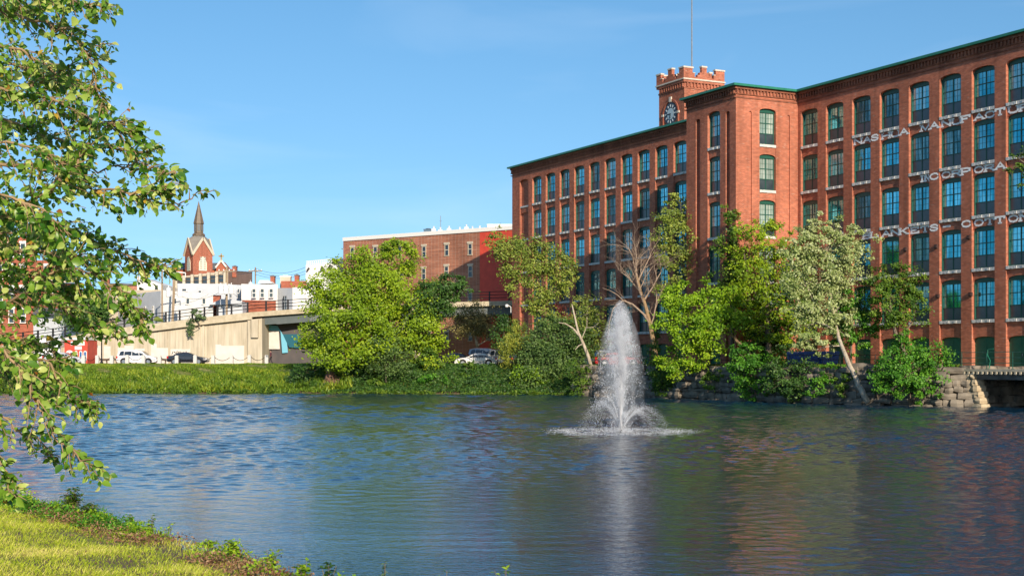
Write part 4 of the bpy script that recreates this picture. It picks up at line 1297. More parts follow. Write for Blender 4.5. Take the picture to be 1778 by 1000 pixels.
# red mural-fronted kiosk and white marquee beside the road
B = bld('red_kiosk', (PX(132, 172), 172, 2.8), 'small bright red painted shop front with white arched windows below the viaduct', 'kiosk')
o = B.location
def fl(poly, dy, mt, name, par=B, th=.04):
    mm = MB(); y0 = 172 + dy
    pts = [(PX(p, 172) - o.x, PZ(q, 172) - o.z) for p, q in poly]
    mm.prism(pts, dy, dy + th); return mm.build(name, mt, par)
fl([(112, 634), (152, 634), (152, 590), (112, 590)], 0, M['red_paint'], 'wall', th=4)
fl([(111, 590), (153, 590), (153, 584.5), (111, 588)], -.15, M['trim_white'], 'fascia', th=4.3)
SG = fl([(123, 592.5), (147, 592.5), (147, 599.5), (123, 599.5)], -.05, M['trim_white'], 'sign_board')
m = MB()
for i in range(7):
    x = PX(125.5 + i * 3.1, 172) - o.x; z = PZ(596, 172) - 2.8
    m.box(x - .07, x - .02, -.08, -.055, z - .17, z + .17)
    if i % 2 == 0: m.box(x - .02, x + .09, -.08, -.055, z + .10, z + .16)
    if i % 3 != 1: m.box(x - .02, x + .09, -.08, -.055, z - .17, z - .11)
    if i % 3 != 2: m.box(x + .06, x + .1, -.08, -.055, z - .1, z + .1)
m.build('sign_lettering', mat('pale_blue_lettering', (0.18, 0.42, 0.55)), SG)
fl([(130, 601), (142, 601), (142, 607), (130, 607)], -.05, M['trim_white'], 'sign_board')
def archpoly(x0, x1, y0, y1):
    n = 8; cxx = (x0 + x1) / 2; r = (x1 - x0) / 2
    return [(x0, y1), (x1, y1)] + [(cxx + r * math.cos(math.pi * i / n), y0 + r - r * math.sin(math.pi * i / n)) for i in range(n + 1)]
for x0, x1 in ((129.7, 134.8), (137.6, 143.2), (145.2, 150.8)):
    f = fl(archpoly(x0, x1, 609, 624.5), -.05, M['trim_white'], 'window')
    fl(archpoly(x0 + 1.1, x1 - 1.1, 610.5, 623.3), -.09, mat('blue_pane', (0.03, 0.12, 0.32), rough=.2), 'pane', f)
f = fl(archpoly(113.5, 128, 608, 634), -.05, M['trim_white'], 'door')
fl(archpoly(115.5, 120.5, 612, 620), -.09, M['dark_glass'], 'pane', f); fl(archpoly(121.5, 126.5, 612, 620), -.09, M['dark_glass'], 'pane', f)
B = bld('white_tent', (PX(92, 173), 173, 2.8), 'white marquee with a sloping canopy next to the red kiosk', 'tent')
o2 = B.location
m = MB()
m.prism([(-1.6, 3.2), (0.6, 3.45), (1.4, 2.2), (-1.9, 2.2)], -1.3, 1.45, 'x')
m.build('canopy', mat('tent_fabric', (0.80, 0.80, 0.79), rough=.6), B)
m = MB(); m.box(-1.25, 1.4, -1.3, -1.26, 0.4, 2.2); m.build('side_cloth', mat('tent_cloth', (0.78, 0.78, 0.76)), B)
for x in (-1.25, 1.4):
    m = MB(); m.tube([(x, -1.5, 0), (x, -1.5, 2.3)], .05, 5); m.build('pole', M['grey_metal'], B)

# ------------------------------------------------------------------ poles, wires, lamp
def utility_pole(px, py0, py1, Y, label, arm=True, trans=0, lean=0.0, r=.16):
    zb = 2.5
    e = empty('utility_pole', (PX(px, Y), Y, zb), 0, label, 'utility pole', 'timber utility poles behind the viaduct')
    H = PZ(py0, Y) - zb
    m = MB(); m.tube([(0, 0, 0), (lean * H, 0, H)], [r * 1.15, r * .8], 8); m.build('pole', M['wood_pole'], e)
    if arm:
        m = MB(); m.box(lean * H - 1.2, lean * H + 1.2, -.2, -.06, H - .75, H - .6); m.build('crossarm', M['wood_pole'], e)
        for dx in (-1.05, -.4, .4, 1.05):
            m = MB(); m.lathe((lean * H + dx, -.13, H - .6), [(.05, 0), (.09, .08), (.09, .16), (.03, .24)], 8); m.build('insulator', M['white_metal'], e)
    for k in range(trans):
        dx = (-.75, .0, .75)[k] if trans == 3 else (-.8, .8)[k]
        m = MB(); m.lathe((lean * H + dx, -.42, H - 3.9), [(.30, 0), (.34, .05), (.34, 1.15), (.2, 1.28), (.06, 1.3), (.06, 1.6)], 10); m.build('transformer', M['grey_metal'] if False else M['white_metal'], e)
    return Vector((PX(px, Y) + lean * H, Y - .13, zb + H - .45))
PL1 = utility_pole(281.5, 469, 560, 196, 'slim timber pole joined by a pipe to its right neighbour', arm=False, r=.13)
PL2 = utility_pole(296, 467, 560, 198, 'leaning pale timber pole with two grey transformers', trans=2, lean=.045, r=.19, arm=False)
PL3 = utility_pole(393.5, 463, 560, 200, 'timber pole crowded with three transformers in front of the dark brown block', trans=3, r=.17)
PL4 = utility_pole(443.5, 464, 520, 250, 'distant utility pole with a crossarm right of the dark brown block', trans=1, r=.15)
m = MB(); m.tube([P(281.5, 470, 196), P(322, 474, 197)], .09, 6); m.tube([P(322, 474, 197), P(322, 482, 197)], .06, 6)
m.build('pole_bracket', M['white_metal'], label='white horizontal pipe bracket between the two close timber poles', cat='bracket')
def wire(pts, r=.028):
    m = MB()
    for a, b_, sag in pts:
        q = [a.lerp(b_, t / 10) - Vector((0, 0, sag * 4 * (t / 10) * (1 - t / 10))) for t in range(11)]
        m.tube(q, r, 3, caps=False)
    return m
EA = P(600, 470, 240); WEST = P(-60, 500, 200)
for i, (a, b_, sg, lab) in enumerate((
    (P(443, 466, 250), P(535, 462, 225), 1.0, 'top power line from the distant pole to the tall white block'),
    (P(443, 471, 250), P(535, 469, 225), .9, 'lower power line from the distant pole to the tall white block'),
    (P(443, 476, 250), P(535, 474, 225), .8, 'lowest power line from the distant pole to the tall white block'),
    (P(393, 466, 200), P(443, 468, 250), .8, 'power line between the crowded pole and the distant pole'),
    (P(297, 480, 198), P(393, 470, 200), 1.1, 'power line between the leaning pole and the crowded pole'),
    (P(300, 508, 198), P(393, 500, 200), 1.2, 'low slack cable between the leaning pole and the crowded pole'),
    (P(393, 498, 200), P(480, 532, 209), 1.2, 'service cable dropping from the crowded pole to the brick base'),
    (P(120, 489, 200), P(281, 482, 196), 1.0, 'power line coming in from the left to the slim pole'),
    (P(120, 478, 200), P(281, 474, 196), 1.3, 'upper power line coming in from the left to the slim pole'))):
    wire([(a, b_, sg)]).build('power_line', M['black_metal'], label=lab, cat='cable', group='overhead power lines')

L_ = empty('street_lamp', (PX(176.5, 166), 166, 2.8), 0, 'black lamp post with a pale acorn globe beside the road', 'street lamp')
m = MB(); H = PZ(570, 166) - 2.8
m.lathe((0, 0, 0), [(.2, 0), (.2, .3), (.12, .5), (.085, .7), (.075, H - .2), (.12, H - .15), (.15, H)], 10); m.build('post', M['black_metal'], L_)
m = MB(); m.lathe((0, 0, H), [(.12, 0), (.24, .12), (.25, .32), (.16, .55), (.04, .7)], 12); m.build('lamp_globe', mat('frosted_globe', (0.62, 0.62, 0.48), rough=.3), L_)

# ------------------------------------------------------------------ road, bollards with chains
m = MB()
for a, b_ in zip(range(-400, 560, 40), range(-360, 600, 40)):
    pass
m.add([(-120, 165.4, 2.885), (-12, 165.4, 2.885), (-12, 176, 2.885), (-120, 176, 2.885)], [(0, 1, 2, 3)])
m.build('road', M['asphalt'], kind='structure')
m = MB(); m.box(-120, -12, 165.1, 165.4, 2.6, 2.99); m.build('kerb', M['concrete_plain'], kind='structure')
bx = [93, 121, 145, 169, 194, 221, 249, 277, 307, 339, 370, 402, 433, 463]
BL = [Vector((PX(px, 162), 162, gz(PX(px, 162), 162))) for px in bx]
near_what = ['in front of the silver cars', 'beside the red kiosk door', 'right of the red kiosk', 'left of the lamp post', 'between lamp post and white estate',
             'before the rear wheel of the white estate', 'before the front wheel of the white estate', 'between the white car and the black sedan', 'before the rear door of the black sedan',
             'before the bonnet of the black sedan', 'just right of the black sedan', 'before the large pale paint patch', 'at the corner of the viaduct pier', 'beside the walking person']
b0 = None
for i, p in enumerate(BL):
    if b0 is None:
        e = b0 = empty('bollard', p)
        m = MB(); m.box(-.19, .19, -.19, .19, -.2, .98); m.build('shaft', mat('pale_granite_bollard', (0.50, 0.49, 0.47), (0.6, 0.59, 0.57), scale=5, rough=.8), e)
        m = MB(); m.prism([(-.2, .98), (.2, .98), (.12, 1.08), (-.12, 1.08)], -.2, .2); m.build('cap', M['sill'], e)
    else: e = copy_tree(b0)
    e.location = p
    tag(e, 'square granite bollard ' + near_what[i], 'bollard', 'granite bollards linked by chain along the road')
for i, (a, b_) in enumerate(zip(BL[:-1], BL[1:])):
    wire([(a + Vector((.2, 0, .85)), b_ + Vector((-.2, 0, .85)), .38)], .035).build('chain', M['black_metal'], label='slack chain right of the bollard ' + near_what[i], cat='chain', group='chains between the bollards')
m = MB(); m.box(PX(152, 177), PX(290, 177), 176.6, 176.75, 3.35, 3.62)
for px in range(152, 291, 17): m.box(PX(px, 177) - .08, PX(px, 177) + .08, 176.76, 176.9, 2.6, 3.6)
m.build('crash_barrier', M['brown_metal'], label='low brown crash barrier along the foot of the viaduct wall', cat='barrier')

# ------------------------------------------------------------------ cars
def make_car(kind, paint, label, cat, loc, rz, group=None):
    e = empty('parked_car', loc, rz, label, cat, group)
    if kind == 'suv':
        L, Wd = 4.8, 1.9
        st = [(0, .45, .75, .72), (.06, .32, .95, 1.0), (.22, .3, 1.02, 1.60), (.9, .26, 1.03, 1.74), (2.3, .25, 1.02, 1.74), (2.95, .25, 1.0, 1.62), (3.65, .25, .98, 1.08), (4.4, .26, .9, .95), (4.72, .32, .72, .76), (4.8, .45, .6, .62)]
        side = [(.32, 1.06, .45, 1.52), (.95, 1.06, .95, 1.64), (1.85, 1.06, 1.85, 1.65), (2.75, 1.05, 2.62, 1.60), (3.4, 1.04, 3.0, 1.46)]
    else:
        L, Wd = 4.75, 1.82
        st = [(0, .45, .8, .78), (.08, .32, .95, 1.0), (.7, .28, .98, 1.07), (1.35, .24, .98, 1.40), (1.9, .23, .97, 1.45), (2.5, .23, .96, 1.43), (3.45, .23, .93, .99), (4.3, .25, .82, .86), (4.68, .3, .66, .70), (4.75, .42, .55, .57)]
        side = [(.85, 1.0, 1.25, 1.28), (1.45, 1.0, 1.45, 1.37), (2.1, .99, 2.1, 1.39), (2.7, .98, 2.55, 1.36), (3.3, .97, 3.05, 1.15)]
    m = MB()
    vs, fs = [], []
    for x, zb, belt, top in st:
        w = Wd / 2 * (1 - .10 * (max(0, .5 - x) / .5) ** 2 - .12 * (max(0, x - (L - .6)) / .6) ** 2)
        wt = w - .04 - .22 * max(0, top - belt - .1) / .6
        wt = max(wt, w * .72)
        vs += [(x - L / 2, -w + .04, zb), (x - L / 2, -w, (zb + belt) / 2), (x - L / 2, -w + .02, belt), (x - L / 2, -wt, top - .03), (x - L / 2, -wt * .8, top), (x - L / 2, wt * .8, top), (x - L / 2, wt, top - .03), (x - L / 2, w - .02, belt), (x - L / 2, w, (zb + belt) / 2), (x - L / 2, w - .04, zb)]
    nr = 10
    for i in range(len(st) - 1):
        for k in range(nr):
            k2 = (k + 1) % nr
            fs.append((i * nr + k, (i + 1) * nr + k, (i + 1) * nr + k2, i * nr + k2))
    fs.append(tuple(range(nr))); fs.append(tuple((len(st) - 1) * nr + k for k in range(nr - 1, -1, -1)))
    m.add(vs, fs)
    m.build('body', paint, e)
    def wside(x, z):   # half width of the glasshouse at (x,z)
        xs_ = [s[0] for s in st]
        belt = np.interp(x, xs_, [s[2] for s in st]); top = np.interp(x, xs_, [s[3] for s in st])
        w = Wd / 2 - .02; wt = max(w - .04 - .22 * max(0, top - belt - .1) / .6, w * .72)
        return w + (wt - w) * min(1, max(0, (z - belt) / max(.05, top - .03 - belt)))
    for s in (-1, 1):
        for a, b_ in zip(side[:-1], side[1:]):
            g = .03
            q = [(a[0] + g, a[1]), (b_[0] - g, b_[1]), (b_[2] - g, b_[3]), (a[2] + g, a[3])]
            mm = MB(); mm.add([(x - L / 2, s * (wside(x, z) + .012), z) for x, z in q], [(0, 1, 2, 3)]); mm.build('side_window', M['dark_glass'], e)
    iR, iF = (1, 2) if kind == 'suv' else (2, 3)
    jR, jF = (6, 5) if kind == 'suv' else (6, 5)
    def screen(i, j, name, off):
        a, b_ = st[i], st[j]
        mm = MB(); w1_, w2_ = .72, .60
        lo_, hi_ = .12, .88
        za_, zb_ = a[3], b_[3]
        pa = (a[0] + (b_[0] - a[0]) * lo_, za_ + (zb_ - za_) * lo_); pb = (a[0] + (b_[0] - a[0]) * hi_, za_ + (zb_ - za_) * hi_)
        mm.add([(pa[0] - L / 2 + off, -w1_, pa[1] + .02), (pa[0] - L / 2 + off, w1_, pa[1] + .02), (pb[0] - L / 2 + off, w2_, pb[1] + .02), (pb[0] - L / 2 + off, -w2_, pb[1] + .02)], [(0, 1, 2, 3)])
        mm.build(name, M['dark_glass'], e)
    screen(iR, iF, 'rear_window', -.02); screen(jR, jF, 'windscreen', .02)
    for s in (-1, 1):
        mm = MB(); mm.obox((-L / 2 + .10, s * (Wd / 2 - .17), .86), (.09, 0, 0), (0, .15, 0), (0, 0, .13)); mm.build('tail_light', M['tail'], e)
        mm = MB(); mm.obox((L / 2 - .16, s * (Wd / 2 - .26), .66), (.12, 0, 0), (0, .17, 0), (0, 0, .08)); mm.build('headlight', M['white_metal'], e)
        mm = MB(); mm.obox((L / 2 - 1.65, s * (Wd / 2 + .08), 1.02), (.09, 0, 0), (0, .09, 0), (0, 0, .07)); mm.build('mirror', paint, e)
    for x in (.92, L - .95):
        for s in (-1, 1):
            def cyl(r, y0, y1, name, mt, par, n=18):
                mm = MB(); vs_ = []
                for y_ in (y0, y1):
                    for k in range(n): vs_.append((r * math.cos(2 * math.pi * k / n), y_, r * math.sin(2 * math.pi * k / n)))
                mm.add(vs_, [tuple(range(n)), tuple(range(2 * n - 1, n - 1, -1))] + [(k, k + n, (k + 1) % n + n, (k + 1) % n) for k in range(n)])
                q = mm.build(name, mt, par); return q
            wv = cyl(.34, s * -.1, s * .11, 'wheel', M['tyre'], e); wv.location = (x - L / 2, s * (Wd / 2 - .08), .34)
            cyl(.22, s * .112, s * .125, 'rim', M['rim'], wv)
            ar = cyl(.41, s * (Wd / 2 - .06), s * (Wd / 2 + .006), 'wheel_arch', M['tyre'], e); ar.location = (x - L / 2, 0, .38)
    return e
M['tail'] = mat('red_tail_light', (0.45, 0.012, 0.012), rough=.2)
def carpaint(n, c): 
    m_ = mat(n, c, rough=.25, spec=.7); m_.node_tree.nodes['Principled BSDF'].inputs['Coat Weight'].default_value = .6; return m_
cw, cb_, cs, cr = carpaint('white_car_paint', (.78, .78, .78)), carpaint('black_car_paint', (.012, .013, .02)), carpaint('silver_car_paint', (.42, .44, .47)), carpaint('red_car_paint', (.35, .02, .02))
G_ = 2.89
make_car('suv', cw, 'white estate car parked at the foot of the viaduct, seen from its side', 'car', (PX(240, 169), 169, G_), 0)
make_car('sedan', cb_, 'black sedan parked right of the white estate car', 'car', (PX(327, 168.5), 168.5, G_), 0)
make_car('sedan', cs, 'silver sedan half hidden by leaves in front of the red kiosk', 'car', (PX(112, 168), 168, G_), 0)
make_car('sedan', cw, 'white sedan half hidden by leaves left of the silver one', 'car', (PX(62, 169), 169, G_), math.pi)
GP = 'cars in the shaded car park beyond the bushes'
make_car('sedan', cw, 'white sedan nearest the bushes in the shaded car park', 'car', (PX(826, 158), 158, gz(-4, 158) + .02), math.pi, GP)
make_car('suv', cs, 'silver hatchback with a red tail light under the small brown tree', 'car', (PX(848, 171), 171, 3.1), -.15, GP)
make_car('suv', cs, 'silver estate car just right of the small brown tree', 'car', (PX(883, 166), 166, 2.9), -.2, GP)
make_car('sedan', cb_, 'dark car at the left end of the shaded car park', 'car', (PX(786, 170), 170, 2.85), math.pi, GP)
make_car('suv', cw, 'white estate car beside the dead leaning trunk near the mill', 'car', (PX(1036, 146), 146, 2.65), 1.9, GP)
make_car('sedan', cr, 'red sedan behind the fountain spray near the mill', 'car', (PX(1072, 141), 141, 2.65), .1, GP)
make_car('sedan', cb_, 'black car low down behind the yellow green willow bush', 'car', (PX(925, 150), 150, 2.62), .1, GP)

# blue rubbish containers by the mill
d0 = None
for i, (px, lab) in enumerate(((1383, 'blue wheeled rubbish container furthest from the pale leaning trunk'), (1412, 'middle one of the three blue rubbish containers'), (1440, 'blue rubbish container closest to the pale leaning trunk'))):
    if d0 is None:
        e = d0 = empty('rubbish_container', (0, 0, 0))
        bl = mat('blue_bin_paint', (0.01, 0.05, 0.22), (0.015, 0.065, 0.26), scale=1.5, rough=.4)
        m = MB(); m.prism([(-.62, .2), (.55, .2), (.72, 1.2), (-.72, 1.2)], -.55, .55); 
        for k in (-.35, 0, .35): m.box(k - .04, k + .04, -.6, -.55, .25, 1.15)
        m.build('tub', bl, e)
        m = MB(); m.prism([(-.75, 1.2), (.75, 1.2), (.7, 1.35), (-.7, 1.35)], -.6, .6); m.build('lid', bl, e)
        for x in (-.5, .5):
            for y_ in (-.4, .4):
                m = MB(); m.lathe((x, y_, 0), [(.09, 0), (.11, .03), (.11, .15), (.05, .21)], 8); m.build('castor', M['tyre'], e)
    else: e = copy_tree(d0)
    Yp = 116 - (px - 1383) * .055
    e.location = (PX(px, Yp), Yp, 2.62); e.rotation_euler = (0, 0, .1 * i - .3)
    e.scale = (1.0, 1, 1.0)
    tag(e, lab, 'rubbish container', 'blue rubbish containers by the mill')

# security lamp on the mill corner
e = empty('security_camera', (PX(887, 175.6), 175.4, PZ(533, 175.5)), 0, 'small white security camera on the left corner of the mill', 'camera')
m = MB(); m.tube([(0, 0, 0), (-.45, -.15, .25)], .05, 5); m.tube([(0, 0, 0), (0, 0, -.7)], .05, 5); m.build('arm', M['white_metal'], e)
m = MB(); m.lathe((-.5, -.15, .12), [(.05, -.2), (.2, -.12), (.22, .1), (.12, .2)], 10); m.build('housing', M['white_metal'], e)

# ------------------------------------------------------------------ stone river wall, deck and railings by the mill
M['boulder'] = mat('river_wall_stone', (0.10, 0.085, 0.065), (0.26, 0.22, 0.17), scale=0.9, rough=.95, bump=.06)
M['boulder_dark'] = mat('dark_stone', (0.10, 0.09, 0.08), (0.20, 0.175, 0.15), scale=1.3, rough=.95, bump=.05)  # darker, greyer tone than the river wall stone
def rock(m, c, ax, ay, az, rg):
    """rounded irregular block: subdivided box pushed towards an ellipsoid"""
    c, ax, ay, az = Vector(c), Vector(ax), Vector(ay), Vector(az)
    vs, idx, fs = [], {}, []
    def v(i, j, k):
        if (i, j, k) not in idx:
            p = Vector((i, j, k)); r = p.normalized() * 1.25
            q = p.lerp(r, .5) * rg.uniform(.9, 1.06)
            idx[(i, j, k)] = len(vs); vs.append(c + ax * q.x + ay * q.y + az * q.z)
        return idx[(i, j, k)]
    R_ = (-1, 0, 1)
    for s in (-1, 1):
        for a in (-1, 0):
            for b_ in (-1, 0):
                for f in ([(s, a, b_), (s, a + 1, b_), (s, a + 1, b_ + 1), (s, a, b_ + 1)], [(a, s, b_), (a, s, b_ + 1), (a + 1, s, b_ + 1), (a + 1, s, b_)], [(a, b_, s), (a + 1, b_, s), (a + 1, b_ + 1, s), (a, b_ + 1, s)]):
                    f = [v(*q) for q in f]
                    fs.append(f if s > 0 else f[::-1])
    m.add(vs, fs)
rg = random.Random(21)
path = [Vector((6.6, 132.3, 0)), Vector((13.4, 124, 0)), Vector((18.8, 113, 0)), Vector((25.3, 103.5, 0)), Vector((30.2, 99.3, 0)), Vector((31.6, 99.0, 0)), Vector((38.2, 102.6, 0))]
m = MB()
SW = empty('stone_wall', (20, 112, 0), 0, 'rough river wall of stacked grey boulders below the mill trees', 'wall')
for a, b_ in zip(path[:-1], path[1:]):
    d = (b_ - a); Ln = d.length; d.normalize(); q = Vector((d.y, -d.x, 0))     # q points to the water
    if q.y > 0 and q.x > 0: q = -q
    z = -.35; row = 0
    while z < 2.45:
        hh = rg.uniform(.34, .62)
        t = -rg.uniform(0, .6)
        while t < Ln:
            w_ = rg.choice((rg.uniform(.4, .8), rg.uniform(.7, 1.7)))
            c_ = a + d * (t + w_ / 2) + q * (.38 - .13 * z + rg.uniform(-.2, .2)) + Vector((0, 0, z + hh / 2 + rg.uniform(-.06, .06)))
            rock(m, c_ - SW.location, (d * w_ * .52 + Vector((0, 0, rg.uniform(-.06, .06)))), q * .55, Vector((0, 0, hh * rg.uniform(.45, .60))), rg)
            t += w_
        z += hh * .97
m.build('boulders', M['boulder'], SW, smooth=False)
# mill foundation and deck, in the mill's frame but things of their own
RZM = math.atan2(U.y, U.x)
mb = MB()
rg = random.Random(8)
k = -22.6
while k < 6:
    w_ = rg.uniform(.8, 1.5)
    z = -1
    while z < 2.55:
        hh = rg.uniform(.45, .7); mb.box(k + .02, k + w_ - .02, -.8, .04 + rg.uniform(0, .07), z + .02, min(2.59, z + hh)); z += hh
    k += w_
mb.box(-22.6, 78, -.82, .03, -1, 2.55)
mb.build('foundation', M['boulder_dark'], MILL)
DK = empty('footbridge_deck', MILL.location.copy(), RZM, 'thin concrete walkway deck over the mill channel at the right', 'deck')
mb = MB(); mb.box(-22.5, -3.2, 0.12, 7.8, 2.44, 2.62); mb.build('slab', M['concrete_plain'], DK)
mb = MB()
k = -22.3
while k < -3.3:
    mb.box(k, k + .16, .2, 7.86, 2.26, 2.435); k += .42
mb.build('joists', M['concrete_plain'], DK)
mb = MB(); mb.box(-22.5, -3.3, 7.2, 7.5, 1.9, 2.25); mb.box(-22.5, -3.3, 3.5, 3.8, 1.9, 2.25); mb.build('beam', M['boulder_dark'], DK)
PR = empty('stone_pier', MILL.location + U * -5.9 + N * 7.35, RZM, 'sunlit pale stone pier under the end of the walkway deck', 'pier')
mb = MB()
rg = random.Random(4)
for i in range(7):
    z = -.6 + i * .42; sp = .95 - i * .085
    for j in range(2):
        rock(mb, ((j - .5) * sp * .95 - .1 * (6 - i) * .6, 0, z + .2), (sp * .5, 0, 0), (0, .5, 0), (0, 0, .22), rg)
mb.build('pier_stones', mat('warm_pale_stone', (0.42, 0.33, 0.21), (0.52, 0.42, 0.28), scale=2, rough=.9, bump=.04), PR)
# walkway railing: green pipe rails and posts
FN = empty('railing', MILL.location + U * -5 + N * 7.6, RZM, 'thin green pipe railing on the walkway deck before the green doors', 'railing')
mb = MB()
for h in (.4, .78, 1.15): mb.tube([(2.4, 0, 2.62 + h), (-17, 0, 2.62 + h)], .022, 4)
mb.build('rail', M['green_frame'], FN)
pp = None
for k in range(9):
    if pp is None:
        mb = MB(); mb.tube([(0, 0, 0), (0, 0, 1.18)], .03, 5); mb.box(-.07, .07, -.07, .07, 0, .03); o = pp = mb.build('post', M['green_frame'], FN)
    else: o = copy_tree(pp, FN)
    o.location = (2.3 - k * 2.3, 0, 2.62)
for x in (-2.6, -6.0, -6.5):
    mb = MB(); mb.tube([(x, .1, 2.62), (x - .12, .1, 3.2), (x + .12, .1, 3.55), (x + .1, .1, 3.95), (x - .4, .1, 4.0)], .03, 5); mb.build('bent_handrail', M['green_trim'], FN)
# low kerb wall and guard fence on the bank in front of the mill
FN = empty('bank_railing', (PX(1290, 119), 119, 2.6), 0, 'dark pipe fence running along the top of the river wall', 'railing')
mb = MB(); o = FN.location
pts = [(PX(px, Y_), Y_, 2.6) for px, Y_ in ((1005, 135.5), (1150, 126.5), (1290, 117.5), (1400, 111), (1520, 105.5), (1640, 102.5))]
for h in (.35, .7, 1.05): mb.tube([Vector((a, b_, c_ + h)) - o for a, b_, c_ in pts], .024, 4)
mb.build('rail', M['black_metal'], FN)
pp = None
for (a, b_) in zip(pts[:-1], pts[1:]):
    for t in range(4):
        if pp is None:
            mb = MB(); mb.tube([(0, 0, -.1), (0, 0, 1.08)], .03, 5); mb.box(-.06, .06, -.06, .06, -.1, .03); q = pp = mb.build('post', M['black_metal'], FN)
        else: q = copy_tree(pp, FN)
        q.location = Vector(a).lerp(Vector(b_), t / 4) - o
FN = empty('car_park_fence', (PX(840, 150), 150, 2.7), 0, 'thin black picket fence between the bushes and the shaded car park', 'fence')
mb = MB(); o = FN.location
for h in (.3, 1.0, 1.15): mb.tube([Vector((PX(560, 150), 150, 2.62 + h)) - o, Vector((PX(1000, 150), 150, 2.62 + h)) - o], .022, 4)
for i in range(130): x = PX(560, 150) + i * .205 - o.x; mb.box(x - .01, x + .01, -.01, .01, -.1, 1.05)
mb.build('pickets', M['black_metal'], FN)
pp = None
for i in range(11):
    if pp is None:
        mb = MB(); mb.box(-.05, .05, -.05, .05, -.15, 1.25); mb.box(-.06, .06, -.06, .06, 1.25, 1.3); q = pp = mb.build('post', M['black_metal'], FN)
    else: q = copy_tree(pp, FN)
    q.location = (PX(560, 150) + i * 2.66 - o.x, .03, 0)

# ------------------------------------------------------------------ trees
LM = {
 'bright': leaf_mat('yellow_green_leaves', (0.128, 0.224, 0.009), (0.270, 0.407, 0.014), (0.435, 0.525, 0.029)),
 'lime': leaf_mat('lime_leaves', (0.128, 0.262, 0.009), (0.256, 0.433, 0.014), (0.435, 0.577, 0.035)),
 'mid': leaf_mat('mid_green_leaves', (0.045, 0.111, 0.012), (0.109, 0.216, 0.019), (0.243, 0.328, 0.035)),
 'dark': leaf_mat('dark_and_shaded_leaves', (0.028, 0.078, 0.017), (0.063, 0.151, 0.025), (0.142, 0.249, 0.041)),  # dark green trees; also paints shade on plants under the big tree
 'green': leaf_mat('fresh_green_leaves', (0.045, 0.157, 0.012), (0.090, 0.276, 0.019), (0.205, 0.407, 0.035)),
 'sage': leaf_mat('grey_green_leaves', (0.077, 0.138, 0.053), (0.154, 0.237, 0.088), (0.282, 0.367, 0.140)),
 'silver': leaf_mat('pale_silvery_leaves', (0.205, 0.289, 0.082), (0.435, 0.499, 0.187), (0.600, 0.645, 0.398)),
 'olive': leaf_mat('sparse_olive_leaves', (0.114, 0.183, 0.024), (0.256, 0.328, 0.047), (0.461, 0.499, 0.105)),
 'willow': leaf_mat('yellow_willow_leaves', (0.179, 0.224, 0.029), (0.346, 0.380, 0.047), (0.590, 0.577, 0.093)),
 'brown': leaf_mat('brownish_leaves', (0.128, 0.112, 0.034), (0.288, 0.249, 0.085), (0.416, 0.361, 0.136)),
 'dusty': leaf_mat('dusty_green_leaves', (0.048, 0.103, 0.025), (0.112, 0.198, 0.043), (0.216, 0.318, 0.085)),
 'red': leaf_mat('dark_red_leaves', (0.102, 0.026, 0.024), (0.205, 0.052, 0.035), (0.333, 0.118, 0.058)),
}
def unit(rs, n):
    v = rs.normal(size=(n, 3)); return v / np.linalg.norm(v, axis=1)[:, None]
def leaf_quads(pos, nrm, ax, L_, w_, fold=.12):
    """rhombic leaves folded on the midrib: base, side, tip, side"""
    ax = ax - nrm * np.sum(ax * nrm, 1)[:, None]
    ax /= (np.linalg.norm(ax, axis=1)[:, None] + 1e-9)
    sd = np.cross(nrm, ax)
    L_, w_ = L_[:, None], w_[:, None]
    base = pos - ax * L_ * .5
    tip = pos + ax * L_ * .5 - nrm * L_ * .10
    up = nrm * w_ * fold
    return np.stack([base, pos + sd * w_ * .5 + up, tip, pos - sd * w_ * .5 + up], 1)
def crown_leaves(rs, lobes, dens, size, clump=.75, droop=0.0, flat_=.65, shell=.45, fine=1.0, grain=52):
    Q, V, centres = [], [], []
    for c, r in lobes:
        area = math.pi * r[0] * r[2]
        n = int(area * dens)
        nc = max(8, int(n / grain))
        d = unit(rs, nc)
        rad = (shell + (1 - shell) * rs.rand(nc) ** .6) * (1 + .22 * rs.normal(size=nc))
        cc = np.array(c) + d * rad[:, None] * np.array(r)
        cl = clump * min(1.0, max(.35, min(r) / 1.6)) * fine
        k = rs.randint(0, nc, n)
        g = rs.normal(size=(n, 3)) * np.array([1, 1, flat_]) * cl * (.7 + .6 * rs.rand(nc))[k][:, None] * .6
        if droop: g[:, 2] = -np.abs(g[:, 2]) * (1 + 2.4 * droop) + cl * .4; g[:, 0] *= .55; g[:, 1] *= .55
        p = cc[k] + g
        out = (p - np.array(c)) / np.array(r)
        out /= (np.linalg.norm(out, axis=1)[:, None] + 1e-6)
        nr = out * .45 + np.array([0, 0, .40]) + np.array(SUN) * .55 + unit(rs, n) * .70
        nr /= np.linalg.norm(nr, axis=1)[:, None]
        ax = unit(rs, n) + np.array([0, 0, -.4 - 1.6 * droop])
        L_ = size * (.65 + .7 * rs.rand(n))
        Q.append(leaf_quads(p, nr, ax, L_, L_ * (.62 if not droop else .3)))
        vc = rs.rand(nc) * .55 + .12
        V.append(np.clip(vc[k] + rs.normal(size=n) * .17, 0, 1))
        centres.append((np.array(c), cc[rs.permutation(nc)[:max(4, nc // 3)]]))
    return np.concatenate(Q), np.repeat(np.concatenate(V), 4), centres
DM, SM, GR = 2.0, 1.0, 1.14
def shoreY(px):
    r = (px - CX) / F
    for (ax, ay), (bx, by) in zip(FAR[:-1], FAR[1:]):
        den = (bx - ax) - r * (by - ay)
        if abs(den) < 1e-9: continue
        t = (r * ay - ax) / den
        if 0 <= t <= 1 and ay + t * (by - ay) > 50: return ay + t * (by - ay)
    return 130
